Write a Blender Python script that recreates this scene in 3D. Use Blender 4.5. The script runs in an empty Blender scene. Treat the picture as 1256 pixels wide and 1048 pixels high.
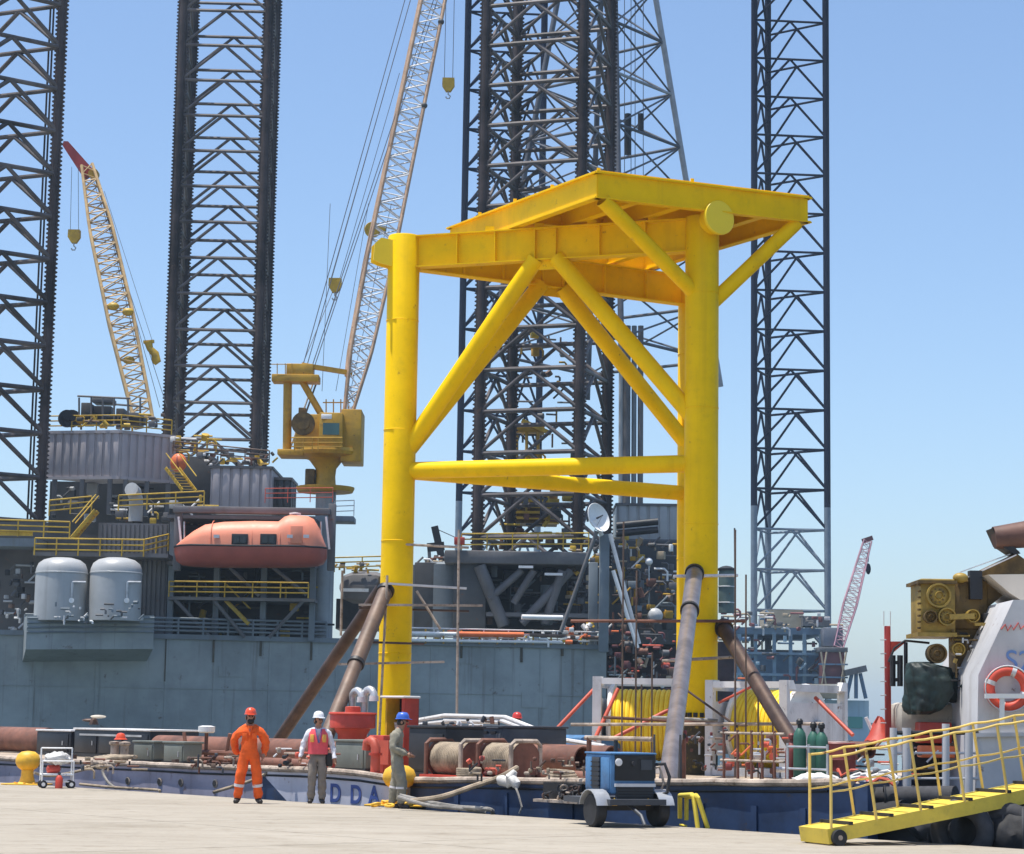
import bpy, bmesh, math, random
from mathutils import Vector, Matrix, noise as mnoise
V = Vector
R = math.radians
rnd = random.Random(7)
scene = bpy.context.scene
COL = scene.collection

# ------------------------------------------------------------------ camera, sky, sun, exposure
IW, IH, F = 1256.0, 1048.0, 2670.0
EYE, PITCH, ROLL = 1.65, math.atan(360 / 2670.0), R(0.9)
CP = V((0, 0, EYE))
_f = V((0, math.cos(PITCH), math.sin(PITCH)))
_u0 = V((0, -math.sin(PITCH), math.cos(PITCH)))
_r0 = V((1, 0, 0))
CR = _r0 * math.cos(ROLL) + _u0 * math.sin(ROLL)
CU = _u0 * math.cos(ROLL) - _r0 * math.sin(ROLL)
cam = bpy.data.cameras.new("camera")
cam.sensor_fit = 'HORIZONTAL'; cam.sensor_width = 36.0
cam.lens = 36.0 * F / IW
cam.clip_start = 0.5; cam.clip_end = 20000
camo = bpy.data.objects.new("camera", cam); COL.objects.link(camo)
camo.matrix_world = Matrix(((CR.x, CU.x, -_f.x, CP.x), (CR.y, CU.y, -_f.y, CP.y), (CR.z, CU.z, -_f.z, CP.z), (0, 0, 0, 1)))
scene.camera = camo

SUN_EL, SUN_AZ = R(78), R(-99)          # high sun to the left (azimuth from +Y towards +X)
sund = V((math.cos(SUN_EL) * math.sin(SUN_AZ), math.cos(SUN_EL) * math.cos(SUN_AZ), math.sin(SUN_EL)))
world = bpy.data.worlds.new("World"); scene.world = world; world.use_nodes = True
wn = world.node_tree; wn.nodes.clear()
sky = wn.nodes.new('ShaderNodeTexSky'); sky.sky_type = 'NISHITA'; sky.sun_disc = False
sky.sun_elevation = SUN_EL; sky.sun_rotation = SUN_AZ
sky.altitude = 0; sky.air_density = 1.0; sky.dust_density = 1.15; sky.ozone_density = 4.6
bg = wn.nodes.new('ShaderNodeBackground'); bg.inputs['Strength'].default_value = 0.132
wo = wn.nodes.new('ShaderNodeOutputWorld')
wn.links.new(sky.outputs[0], bg.inputs[0]); wn.links.new(bg.outputs[0], wo.inputs[0])
sl = bpy.data.lights.new("sun", 'SUN'); sl.energy = 4.3; sl.angle = R(0.53); sl.color = (1.0, 0.955, 0.88)
so = bpy.data.objects.new("sun", sl); COL.objects.link(so)
so.rotation_euler = (-sund).to_track_quat('-Z', 'Y').to_euler(); so.location = sund * 200
vs = scene.view_settings
vs.view_transform = 'Standard'; vs.look = 'None'; vs.gamma = 1.0; vs.use_curve_mapping = False; vs.exposure = 0.5
scene.render.engine = 'CYCLES'
scene.cycles.max_bounces = 6; scene.cycles.volume_bounces = 0

# ------------------------------------------------------------------ picture <-> place
def ray(px, py): return _f * F + CR * (px - IW / 2) + CU * (IH / 2 - py)
def P(px, py, Y):                       # the point seen at (px, py) that stands Y metres in front of the camera
    d = ray(px, py); return CP + d * (Y / d.y)
def G(px, py, z=0.0):                   # the point seen at (px, py) on the level z
    d = ray(px, py); return CP + d * ((z - EYE) / d.z)
E0, E1 = G(0, 960), G(950, 1022)
BU = (E1 - E0).normalized()             # along the quay edge, to the right
BN = V((-BU.y, BU.x, 0))
if BN.y < 0: BN = -BN                   # away from the quay, over the water
ZK = V((0, 0, 1))
def bp(px, py, t):                      # on the upright plane t metres beyond the quay edge
    d = ray(px, py); q = E0 + BN * t - CP
    return CP + d * (q.dot(BN) / d.dot(BN))
def bz(px, t, z):                       # on that plane at level z, in picture column px
    N = ray(px, 0).cross(ray(px, 1000))
    q = E0 + BN * t; q.z = z
    return q + BU * ((CP - q).dot(N) / BU.dot(N))
def bs(p): return (p - E0).dot(BU)
def BQ(s, t, z): q = E0 + BU * s + BN * t; q.z = z; return q
BANG = math.atan2(BU.y, BU.x)

# ------------------------------------------------------------------ materials
MATS = {}
def mat(name, col, rough=0.55, metal=0.0, var=0.10, vs_=0.9, rust=0.0, rcol=(0.16, 0.065, 0.03), streak=0.0, scol=(0.10, 0.06, 0.035), dirt=0.0, bump=0.0, bs_=8.0, spec=0.5, fade=0.0):
    if name in MATS: return MATS[name]
    m = bpy.data.materials.new(name); m.use_nodes = True
    nt = m.node_tree; N = nt.nodes; L = nt.links
    b = N['Principled BSDF']
    b.inputs['Roughness'].default_value = rough; b.inputs['Metallic'].default_value = metal
    b.inputs['Specular IOR Level'].default_value = spec
    geo = N.new('ShaderNodeNewGeometry')
    def noise(scale, detail=4, rgh=0.6, vec=None, stretch=None):
        n = N.new('ShaderNodeTexNoise'); n.inputs['Scale'].default_value = scale
        n.inputs['Detail'].default_value = detail; n.inputs['Roughness'].default_value = rgh
        src = geo.outputs['Position']
        if stretch:
            mp = N.new('ShaderNodeMapping'); mp.inputs['Scale'].default_value = stretch
            L.new(src, mp.inputs['Vector']); src = mp.outputs['Vector']
        L.new(src, n.inputs['Vector']); return n.outputs['Fac']
    def ramp(fac, a, b_):
        r = N.new('ShaderNodeMapRange'); r.inputs['From Min'].default_value = a; r.inputs['From Max'].default_value = b_
        r.interpolation_type = 'SMOOTHSTEP'; L.new(fac, r.inputs['Value']); return r.outputs['Result']
    def mix(fac, c1, c2, amt=None):
        x = N.new('ShaderNodeMix'); x.data_type = 'RGBA'
        if amt is not None:
            mm = N.new('ShaderNodeMath'); mm.operation = 'MULTIPLY'; mm.inputs[1].default_value = amt
            L.new(fac, mm.inputs[0]); fac = mm.outputs[0]
        L.new(fac, x.inputs['Factor'])
        for s, c in ((x.inputs['A'], c1), (x.inputs['B'], c2)):
            if isinstance(c, tuple): s.default_value = (*c, 1)
            else: L.new(c, s)
        return x.outputs['Result']
    dk = tuple(c * (1 - var * 1.6) for c in col); lt = tuple(min(1, c * (1 + var)) for c in col)
    c = mix(ramp(noise(vs_, 5, 0.65), 0.3, 0.7), dk, lt)
    if dirt: c = mix(ramp(noise(vs_ * 3.1, 6, 0.7), 0.5, 0.75), c, (0.06, 0.05, 0.04), dirt)
    if streak: c = mix(ramp(noise(1.0, 4, 0.6, stretch=(2.2, 2.2, 0.10)), 0.55, 0.72), c, scol, streak)
    if rust: c = mix(ramp(noise(vs_ * 4.3, 7, 0.75), 0.62 - rust * 0.2, 0.72 - rust * 0.15), c, rcol)
    L.new(c, b.inputs['Base Color'])
    rr = N.new('ShaderNodeMapRange'); rr.inputs['To Min'].default_value = max(0.05, rough - 0.1); rr.inputs['To Max'].default_value = min(1, rough + 0.15)
    L.new(noise(vs_ * 2.3, 4), rr.inputs['Value']); L.new(rr.outputs['Result'], b.inputs['Roughness'])
    if bump:
        bm_ = N.new('ShaderNodeBump'); bm_.inputs['Strength'].default_value = bump; bm_.inputs['Distance'].default_value = 0.02
        L.new(noise(bs_, 6, 0.7), bm_.inputs['Height']); L.new(bm_.outputs['Normal'], b.inputs['Normal'])
    MATS[name] = m
    return m
M = {}
M['yel'] = mat('tripod_yellow', (0.93, 0.585, 0.004), 0.45, 0, 0.05, 0.9, streak=0.20, scol=(0.50, 0.27, 0.02), dirt=0.12, rust=0.03, rcol=(0.45, 0.22, 0.03), spec=0.12)
M['yelcap'] = mat('bright_yellow', (0.95, 0.68, 0.015), 0.4, 0, 0.03)  # brighter yellow than the legs, for the trunnion and padeye plates
M['burnt'] = mat('burnt_steel', (0.055, 0.042, 0.018), 0.6, 0.2, 0.35, 1.6, rust=0.4, rcol=(0.32, 0.21, 0.02), dirt=0.4)
M['leg'] = mat('rig_leg_steel', (0.064, 0.048, 0.044), 0.5, 0.15, 0.4, 0.3, rust=0.24, rcol=(0.11, 0.065, 0.045), spec=0.3)
M['legl'] = mat('rig_brace_steel', (0.125, 0.108, 0.102), 0.45, 0.15, 0.4, 0.3, rust=0.12, rcol=(0.13, 0.08, 0.05))
M['navyleg'] = mat('far_leg_navy', (0.010, 0.014, 0.034), 0.7, 0, 0.1, spec=0.15)
M['paleleg'] = mat('far_leg_grey', (0.20, 0.24, 0.28), 0.55, 0, 0.1)
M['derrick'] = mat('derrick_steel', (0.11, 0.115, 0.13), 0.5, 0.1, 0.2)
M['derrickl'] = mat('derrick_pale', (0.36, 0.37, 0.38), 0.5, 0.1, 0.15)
M['hull'] = mat('rig_hull_paint', (0.305, 0.332, 0.325), 0.55, 0, 0.16, 0.22, streak=0.55, scol=(0.15, 0.135, 0.115), rust=0.10, rcol=(0.15, 0.12, 0.10))
M['rigblue'] = mat('rig_blue_grey', (0.185, 0.215, 0.235), 0.5, 0, 0.12, 0.4, streak=0.25)
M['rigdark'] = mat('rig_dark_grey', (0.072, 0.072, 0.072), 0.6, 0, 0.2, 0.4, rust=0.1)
M['rigmid'] = mat('rig_mid_grey', (0.145, 0.14, 0.14), 0.55, 0, 0.15, 0.5, streak=0.25, rust=0.06)
M['tank'] = mat('tank_grey', (0.42, 0.425, 0.42), 0.38, 0, 0.07, 0.5, streak=0.25, scol=(0.16, 0.15, 0.14))
M['cont'] = mat('module_grey', (0.43, 0.39, 0.395), 0.55, 0, 0.07, 0.5, streak=0.2)
M['ryel'] = mat('rig_yellow', (0.56, 0.36, 0.03), 0.5, 0, 0.18, 1.0, rust=0.15, dirt=0.25)
M['cyel'] = mat('crane_yellow', (0.52, 0.29, 0.02), 0.5, 0, 0.14, 0.8, rust=0.12, dirt=0.3)
M['boomt'] = mat('boom_tan', (0.46, 0.30, 0.19), 0.55, 0, 0.2, 0.8, rust=0.22)
M['boomy'] = mat('boom_ochre', (0.60, 0.40, 0.18), 0.55, 0, 0.2, 0.8, rust=0.18)
M['boomred'] = mat('boom_red', (0.36, 0.04, 0.035), 0.5, 0, 0.15)
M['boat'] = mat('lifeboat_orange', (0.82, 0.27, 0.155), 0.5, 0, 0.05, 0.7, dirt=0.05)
M['boatlow'] = mat('lifeboat_shaded', (0.40, 0.085, 0.055), 0.42, 0, 0.08, 0.7, dirt=0.08)  # lower hull: the boat's orange darkened, shade under the overhang put into the colour
M['orange'] = mat('orange_paint', (0.75, 0.17, 0.05), 0.5, 0, 0.12)
M['white'] = mat('white_paint', (0.82, 0.81, 0.78), 0.5, 0, 0.06, 1.0, rust=0.05, dirt=0.12)
M['dwhite'] = mat('worn_white', (0.66, 0.65, 0.64), 0.55, 0, 0.1, 1.2, rust=0.15, streak=0.25, dirt=0.2)
M['glass'] = mat('dark_glass', (0.02, 0.025, 0.03), 0.08, 0, 0.05)
M['gglass'] = mat('cab_glass', (0.06, 0.14, 0.13), 0.08, 0, 0.05)
M['rpipe'] = mat('rusty_pipe', (0.185, 0.078, 0.05), 0.7, 0, 0.3, 1.2, rust=0.35, rcol=(0.13, 0.07, 0.05), bump=0.2)
M['spipe'] = mat('brown_stay', (0.085, 0.05, 0.036), 0.5, 0.3, 0.3, 1.3, rust=0.3, rcol=(0.05, 0.03, 0.022))
M['tpipe'] = mat('tan_stay', (0.15, 0.098, 0.07), 0.55, 0.1, 0.25, 1.3, rust=0.25, rcol=(0.14, 0.085, 0.06))
M['silver'] = mat('bare_pipe', (0.24, 0.205, 0.195), 0.36, 0.5, 0.25, 1.3, rust=0.12, rcol=(0.2, 0.14, 0.1))
M['black'] = mat('black_paint', (0.018, 0.018, 0.02), 0.5, 0, 0.3, 1.5)
M['rubber'] = mat('rubber', (0.022, 0.022, 0.024), 0.75, 0, 0.3, 2.0, dirt=0.1, bump=0.3)
M['rubberg'] = mat('worn_rubber', (0.05, 0.05, 0.055), 0.8, 0, 0.3, 2.0, bump=0.3)
M['lilac'] = mat('barge_lilac', (0.33, 0.315, 0.395), 0.6, 0, 0.15, 0.8, streak=0.5, scol=(0.17, 0.15, 0.17), rust=0.22, rcol=(0.16, 0.12, 0.13))
M['bwhite'] = mat('barge_white', (0.60, 0.60, 0.67), 0.6, 0, 0.1, 0.8, streak=0.3, scol=(0.3, 0.27, 0.27), rust=0.12, rcol=(0.25, 0.2, 0.2))
M['navy'] = mat('barge_navy', (0.024, 0.052, 0.125), 0.55, 0, 0.3, 0.8, streak=0.6, scol=(0.035, 0.035, 0.05), rust=0.16, rcol=(0.06, 0.05, 0.05))
M['blue'] = mat('letter_blue', (0.05, 0.09, 0.30), 0.6, 0, 0.15)
M['deck'] = mat('barge_deck', (0.44, 0.35, 0.26), 0.75, 0, 0.3, 0.9, rust=0.35)
M['rail_tan'] = mat('rub_rail', (0.42, 0.34, 0.27), 0.7, 0, 0.3, 2.5, rust=0.4, rcol=(0.14, 0.09, 0.06), bump=0.3)
M['dnavy'] = mat('machine_navy', (0.012, 0.014, 0.020), 0.45, 0, 0.25, 1.0, dirt=0.1)
M['dgrey'] = mat('machine_grey', (0.055, 0.062, 0.075), 0.5, 0, 0.2, 1.0, dirt=0.1)
M['cab'] = mat('cabinet_grey', (0.16, 0.175, 0.15), 0.6, 0, 0.12, 1.5, rust=0.1)
M['red'] = mat('red_paint', (0.52, 0.055, 0.03), 0.5, 0, 0.15, 1.2, dirt=0.2)
M['redp'] = mat('red_pipe', (0.58, 0.10, 0.055), 0.5, 0, 0.15, 1.2, dirt=0.2)
M['rope'] = mat('rope', (0.34, 0.27, 0.19), 0.9, 0, 0.3, 3.0, bump=0.6, bs_=40)
M['ropeg'] = mat('grey_rope', (0.30, 0.28, 0.25), 0.9, 0, 0.3, 3.0, bump=0.6, bs_=40)
M['bol'] = mat('bollard_yellow', (0.80, 0.45, 0.03), 0.5, 0, 0.12, 1.8, dirt=0.25)
M['gang'] = mat('gangway_yellow', (0.74, 0.54, 0.06), 0.5, 0, 0.1, 1.5, dirt=0.2)
M['gangr'] = mat('gangway_rail', (0.78, 0.55, 0.14), 0.5, 0, 0.15, 1.5, rust=0.15)
M['ladder'] = mat('ladder_yellow', (0.85, 0.66, 0.07), 0.45, 0, 0.08, 1.5)
M['reely'] = mat('reel_yellow', (0.95, 0.66, 0.03), 0.55, 0, 0.08, 2.2, dirt=0.05)
M['green'] = mat('cylinder_green', (0.035, 0.13, 0.09), 0.45, 0, 0.15, 2.0)
M['gred'] = mat('cylinder_red', (0.20, 0.04, 0.035), 0.5, 0, 0.15, 2.0)
M['weld'] = mat('welder_blue', (0.075, 0.205, 0.40), 0.5, 0, 0.12, 1.8, dirt=0.4)
M['metal'] = mat('galvanised', (0.48, 0.49, 0.50), 0.4, 0.5, 0.15, 2.0)
M['tuggrey'] = mat('tug_grey', (0.56, 0.555, 0.56), 0.5, 0, 0.08, 0.8, dirt=0.12, rust=0.04, streak=0.3, scol=(0.28, 0.25, 0.22))
M['tugbrown'] = mat('winch_brown', (0.145, 0.088, 0.022), 0.55, 0.1, 0.35, 2.0, rust=0.3, rcol=(0.07, 0.035, 0.012), dirt=0.3)
M['tugyel'] = mat('winch_ochre', (0.34, 0.225, 0.04), 0.5, 0.1, 0.25, 2.0, rust=0.2, rcol=(0.1, 0.05, 0.015), dirt=0.3)
M['tarp'] = mat('green_tarp', (0.012, 0.030, 0.026), 0.55, 0, 0.4, 2.0, bump=0.5, bs_=5)
M['beige'] = mat('beige_paint', (0.48, 0.43, 0.35), 0.55, 0, 0.12, 1.5, rust=0.1)
M['tanp'] = mat('tan_panel', (0.62, 0.54, 0.44), 0.5, 0, 0.06, 1.0)
M['rbarrel'] = mat('rusty_barrel', (0.115, 0.055, 0.04), 0.6, 0.1, 0.25, 1.5, rust=0.2)
M['far'] = mat('far_hull', (0.36, 0.48, 0.54), 0.6, 0, 0.08, 0.05, streak=0.15)
M['fargreen'] = mat('far_green', (0.10, 0.30, 0.25), 0.6, 0, 0.08, 0.05)
M['farblue'] = mat('far_blue', (0.12, 0.19, 0.27), 0.6, 0, 0.2, 0.2, rust=0.1)
M['farred'] = mat('far_red', (0.20, 0.07, 0.07), 0.6, 0, 0.2, 0.2)
M['farpink'] = mat('far_pink', (0.50, 0.27, 0.32), 0.6, 0, 0.2, 0.2)
M['fartan'] = mat('far_tan', (0.42, 0.33, 0.22), 0.6, 0, 0.2, 0.2)
M['cable'] = mat('cable', (0.12, 0.13, 0.15), 0.5, 0.2, 0.1)
M['skin'] = mat('skin', (0.36, 0.18, 0.11), 0.55, 0, 0.06, 6)
M['hair'] = mat('hair', (0.012, 0.010, 0.009), 0.6, 0, 0.2, 20)
M['suit'] = mat('orange_coverall', (0.82, 0.115, 0.012), 0.85, 0, 0.12, 5, bump=0.5, bs_=7)
M['refl'] = mat('reflective_tape', (0.62, 0.60, 0.60), 0.4, 0, 0.05)
M['boot'] = mat('boot', (0.03, 0.024, 0.02), 0.5, 0, 0.2)
M['hat_o'] = mat('hard_hat_orange', (0.72, 0.085, 0.03), 0.3, 0, 0.04)
M['hat_w'] = mat('hard_hat_white', (0.78, 0.78, 0.78), 0.3, 0, 0.02)
M['hat_b'] = mat('hard_hat_blue', (0.045, 0.13, 0.52), 0.3, 0, 0.04)
M['hat_r'] = mat('hard_hat_red', (0.62, 0.05, 0.04), 0.3, 0, 0.04)
M['shirt'] = mat('white_shirt', (0.66, 0.67, 0.72), 0.9, 0, 0.05, 6, bump=0.5, bs_=8)
M['trou'] = mat('grey_trousers', (0.23, 0.20, 0.17), 0.9, 0, 0.12, 5, bump=0.5, bs_=7)
M['vest'] = mat('pink_vest', (0.78, 0.10, 0.12), 0.8, 0, 0.08, 5)
M['vesty'] = mat('vest_yellow', (0.80, 0.42, 0.08), 0.7, 0, 0.08, 5)
M['khaki'] = mat('khaki_coverall', (0.27, 0.25, 0.19), 0.9, 0, 0.14, 5, bump=0.5, bs_=7)
M['rag'] = mat('white_rag', (0.66, 0.64, 0.60), 0.95, 0, 0.15, 4, bump=0.5)
M['markblue'] = mat('mark_blue', (0.16, 0.30, 0.60), 0.6, 0, 0.1)
M['redm'] = mat('mast_red', (0.36, 0.035, 0.03), 0.5, 0, 0.12)
M['gangdark'] = mat('tread_black', (0.03, 0.028, 0.026), 0.8, 0, 0.2)

# ------------------------------------------------------------------ mesh helpers
def perp(d):
    a = V((0, 0, 1)) if abs(d.z) < 0.9 else V((1, 0, 0))
    x = d.cross(a).normalized(); return x, d.cross(x).normalized()
class MB:
    def __init__(s): s.v = []; s.f = []
    def add(s, vs_, fs):
        k = len(s.v); s.v += [V(p) for p in vs_]; s.f += [tuple(i + k for i in f) for f in fs]; return s
    def box(s, c, sz, rz=0.0, bev=0.0, rot=None):
        c = V(c); m = rot if rot is not None else Matrix.Rotation(rz, 3, 'Z')
        hx, hy, hz = sz[0] / 2, sz[1] / 2, sz[2] / 2
        if bev <= 0:
            vs_ = [c + m @ V((x * hx, y * hy, z * hz)) for x in (-1, 1) for y in (-1, 1) for z in (-1, 1)]
            return s.add(vs_, [(0, 1, 3, 2), (4, 6, 7, 5), (0, 4, 5, 1), (2, 3, 7, 6), (0, 2, 6, 4), (1, 5, 7, 3)])
        bm = bmesh.new(); bmesh.ops.create_cube(bm, size=1)
        for v in bm.verts: v.co = V((v.co.x * sz[0], v.co.y * sz[1], v.co.z * sz[2]))
        bmesh.ops.bevel(bm, geom=bm.edges[:], offset=min(bev, min(sz) * 0.45), segments=2, profile=0.5, affect='EDGES')
        bm.verts.index_update()
        s.add([c + m @ v.co for v in bm.verts], [[v.index for v in f.verts] for f in bm.faces]); bm.free(); return s
    def beam(s, p, q, w, h, up=ZK):     # a bar of rectangular section from p to q
        p, q = V(p), V(q); d = (q - p); L = d.length; d.normalize()
        x = d.cross(up); x = x.normalized() if x.length > 1e-4 else V((1, 0, 0))
        y = x.cross(d).normalized()
        return s.box((p + q) / 2, (w, L, h), rot=Matrix((x, d, y)).transposed())
    def tube(s, p, q, r0, r1=None, n=8, cap=True):
        p, q = V(p), V(q); r1 = r0 if r1 is None else r1
        d = (q - p).normalized(); x, y = perp(d)
        vs_ = []
        for c, r in ((p, r0), (q, r1)):
            vs_ += [c + x * (r * math.cos(2 * math.pi * i / n)) + y * (r * math.sin(2 * math.pi * i / n)) for i in range(n)]
        fs = [(i, i + n, (i + 1) % n + n, (i + 1) % n) for i in range(n)]
        if cap: fs += [tuple(range(n)), tuple(range(2 * n - 1, n - 1, -1))]
        return s.add(vs_, fs)
    def pipe(s, p, q, ro, ri, n=20):    # an open pipe with a wall
        p, q = V(p), V(q); d = (q - p).normalized(); x, y = perp(d); vs_ = []
        for c, r in ((p, ro), (q, ro), (q, ri), (p, ri)):
            vs_ += [c + x * (r * math.cos(2 * math.pi * i / n)) + y * (r * math.sin(2 * math.pi * i / n)) for i in range(n)]
        fs = []
        for k in range(4):
            k2 = (k + 1) % 4
            fs += [(k * n + i, k2 * n + i, k2 * n + (i + 1) % n, k * n + (i + 1) % n) for i in range(n)]
        return s.add(vs_, fs)
    def path(s, pts, r, n=6, rr=None):
        pts = [V(p) for p in pts]; vs_ = []; m = len(pts); x = None
        for k, p in enumerate(pts):
            d = (pts[min(k + 1, m - 1)] - pts[max(k - 1, 0)]).normalized()
            if x is None: x, y = perp(d)
            else:
                x = (x - d * x.dot(d)); x = x.normalized() if x.length > 1e-5 else perp(d)[0]
                y = d.cross(x)
            rk = rr[k] if rr else r
            vs_ += [p + x * (rk * math.cos(2 * math.pi * i / n)) + y * (rk * math.sin(2 * math.pi * i / n)) for i in range(n)]
        fs = []
        for k in range(m - 1):
            fs += [(k * n + i, k * n + (i + 1) % n, (k + 1) * n + (i + 1) % n, (k + 1) * n + i) for i in range(n)]
        fs += [tuple(range(n - 1, -1, -1)), tuple(range((m - 1) * n, m * n))]
        return s.add(vs_, fs)
    def lathe(s, prof, o, ax=ZK, n=20, sx=1.0, sy=1.0):
        o = V(o); ax = V(ax).normalized()
        x, y = (V((1, 0, 0)), V((0, 1, 0))) if abs(ax.z) > 0.99 else perp(ax)
        vs_ = []; m = len(prof)
        for r, z in prof:
            vs_ += [o + ax * z + x * (r * sx * math.cos(2 * math.pi * i / n)) + y * (r * sy * math.sin(2 * math.pi * i / n)) for i in range(n)]
        fs = []
        for k in range(m - 1):
            fs += [(k * n + i, k * n + (i + 1) % n, (k + 1) * n + (i + 1) % n, (k + 1) * n + i) for i in range(n)]
        if prof[0][0] > 1e-4: fs.append(tuple(range(n - 1, -1, -1)))
        if prof[-1][0] > 1e-4: fs.append(tuple(range((m - 1) * n, m * n)))
        return s.add(vs_, fs)
    def prism(s, poly, vec):
        poly = [V(p) for p in poly]; vec = V(vec); n = len(poly)
        fs = [tuple(range(n)), tuple(range(2 * n - 1, n - 1, -1))] + [(i, i + n, (i + 1) % n + n, (i + 1) % n) for i in range(n)]
        return s.add(poly + [p + vec for p in poly], fs)
    def ball(s, c, r, sc=(1, 1, 1), n=12, m=8):
        c = V(c); vs_ = [c + V((0, 0, -r * sc[2]))]
        for k in range(1, m):
            a = math.pi * k / m - math.pi / 2
            vs_ += [c + V((r * sc[0] * math.cos(a) * math.cos(2 * math.pi * i / n), r * sc[1] * math.cos(a) * math.sin(2 * math.pi * i / n), r * sc[2] * math.sin(a))) for i in range(n)]
        vs_.append(c + V((0, 0, r * sc[2]))); t = len(vs_) - 1
        fs = [(0, 1 + (i + 1) % n, 1 + i) for i in range(n)]
        for k in range(m - 2):
            fs += [(1 + k * n + i, 1 + k * n + (i + 1) % n, 1 + (k + 1) * n + (i + 1) % n, 1 + (k + 1) * n + i) for i in range(n)]
        fs += [(t, 1 + (m - 2) * n + i, 1 + (m - 2) * n + (i + 1) % n) for i in range(n)]
        return s.add(vs_, fs)
    def torus(s, c, ax, Rr, r, n=28, m=10, a0=0.0, a1=2 * math.pi):
        c = V(c); x, y = perp(V(ax).normalized())
        full = abs(a1 - a0 - 2 * math.pi) < 1e-6
        k = n if full else n + 1
        pts = [c + x * (Rr * math.cos(a0 + (a1 - a0) * i / n)) + y * (Rr * math.sin(a0 + (a1 - a0) * i / n)) for i in range(k)]
        if not full: return s.path(pts, r, m)
        axn = V(ax).normalized(); vs_ = []
        for p in pts:
            d = (p - c).normalized()
            vs_ += [p + d * (r * math.cos(2 * math.pi * j / m)) + axn * (r * math.sin(2 * math.pi * j / m)) for j in range(m)]
        fs = [(i * m + j, i * m + (j + 1) % m, ((i + 1) % n) * m + (j + 1) % m, ((i + 1) % n) * m + j) for i in range(n) for j in range(m)]
        return s.add(vs_, fs)
    def build(s, name, material, parent=None, smooth=True, ang=38):
        base = wloc(parent)
        me = bpy.data.meshes.new(name)
        me.from_pydata([tuple(p - base) for p in s.v], [], s.f)
        bm = bmesh.new(); bm.from_mesh(me); bmesh.ops.recalc_face_normals(bm, faces=bm.faces[:]); bm.to_mesh(me); bm.free()
        me.materials.append(M[material] if isinstance(material, str) else material)
        if smooth:
            me.polygons.foreach_set('use_smooth', [True] * len(me.polygons)); me.set_sharp_from_angle(angle=R(ang))
        o = bpy.data.objects.new(name, me); COL.objects.link(o)
        if parent: o.parent = parent
        return o
def wloc(o):
    p = V((0, 0, 0))
    while o is not None: p = p + o.location; o = o.parent
    return p
def thing(name, base, label, cat, group=None):
    o = bpy.data.objects.new(name, None); COL.objects.link(o); o.location = V(base); o.empty_display_size = 0.3
    return tag(o, label, cat, group)
def tag(o, label, cat, group=None):
    o['label'] = label; o['category'] = cat
    if group: o['group'] = group
    return o
def struct(o): o['kind'] = 'structure'; return o
_unit = {}
def unit(kind, material, n):
    k = (kind, material, n)
    if k not in _unit:
        b = MB()
        if kind == 'tube': b.tube((0, 0, 0), (0, 0, 1), 1, 1, n)
        else: b.box((0, 0, 0.5), (1, 1, 1))
        o = b.build(kind, material); _unit[k] = o.data; bpy.data.objects.remove(o)
    return _unit[k]
def rod(name, p, q, r, material, parent, n=8):       # a round bar as a part of its own (shared mesh)
    p, q = V(p), V(q); d = q - p
    o = bpy.data.objects.new(name, unit('tube', material, n)); COL.objects.link(o); o.parent = parent
    o.location = p - wloc(parent); o.rotation_mode = 'QUATERNION'; o.rotation_quaternion = d.to_track_quat('Z', 'Y'); o.scale = (r, r, d.length)
    return o
def plank(name, p, q, w, h, material, parent, up=ZK):  # a bar of rectangular section as a part of its own (shared mesh)
    p, q = V(p), V(q); d = (q - p); L = d.length; d.normalize()
    x = d.cross(up); x = x.normalized() if x.length > 1e-4 else V((1, 0, 0)); y = d.cross(x).normalized()
    o = bpy.data.objects.new(name, unit('box', material, 0)); COL.objects.link(o); o.parent = parent
    o.location = p - wloc(parent); o.rotation_mode = 'QUATERNION'; o.rotation_quaternion = Matrix((x, y, d)).transposed().to_quaternion(); o.scale = (w, h, L)
    return o
def lerp(a, b, t): return a + (b - a) * t
def railing(pts, label, material='ryel', h=1.05, nr=3, r=0.048, sp=1.6, group=None, name='railing'):
    t = thing(name, pts[0], label, 'railing', group)
    for a, b in zip(pts[:-1], pts[1:]):
        n = max(1, round((b - a).length / sp))
        for k in range(n + 1):
            if k == 0 and a is not pts[0]: continue
            p = lerp(a, b, k / n); rod('post', p, p + ZK * h, r, material, t, 6)
        for k in range(nr):
            z = ZK * (h * (k + 1) / nr); rod('rail', a + z, b + z, r, material, t, 6)
    return t
def boxpx(mb, x0, y0, x1, y1, Y, dep, bev=0.0, rz=0.0):   # an upright box whose front face spans the picture rectangle at distance Y
    a = P((x0 + x1) / 2, y1, Y); b = P((x0 + x1) / 2, y0, Y)
    w = (P(x1, (y0 + y1) / 2, Y) - P(x0, (y0 + y1) / 2, Y)).length
    c = V(((a.x + b.x) / 2, Y + dep / 2, (a.z + b.z) / 2))
    mb.box(c, (w, dep, b.z - a.z), rz=rz, bev=bev); return mb
def text(body, o, xdir, up, size, material, parent, depth=0.01, name='lettering', bold=0.0):
    cu = bpy.data.curves.new(name, 'FONT'); cu.body = body; cu.size = size; cu.extrude = depth; cu.offset = bold
    tmp = bpy.data.objects.new(name, cu); COL.objects.link(tmp)
    me = bpy.data.meshes.new_from_object(tmp.evaluated_get(bpy.context.evaluated_depsgraph_get()))
    bpy.data.objects.remove(tmp); bpy.data.curves.remove(cu)
    xd = V(xdir).normalized(); ud = V(up).normalized(); nd = xd.cross(ud)
    base = wloc(parent)
    for v in me.vertices: v.co = V(o) + xd * v.co.x + ud * v.co.y + nd * v.co.z - base
    me.materials.clear(); me.materials.append(M[material])
    ob = bpy.data.objects.new(name, me); COL.objects.link(ob); ob.parent = parent
    return ob

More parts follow.
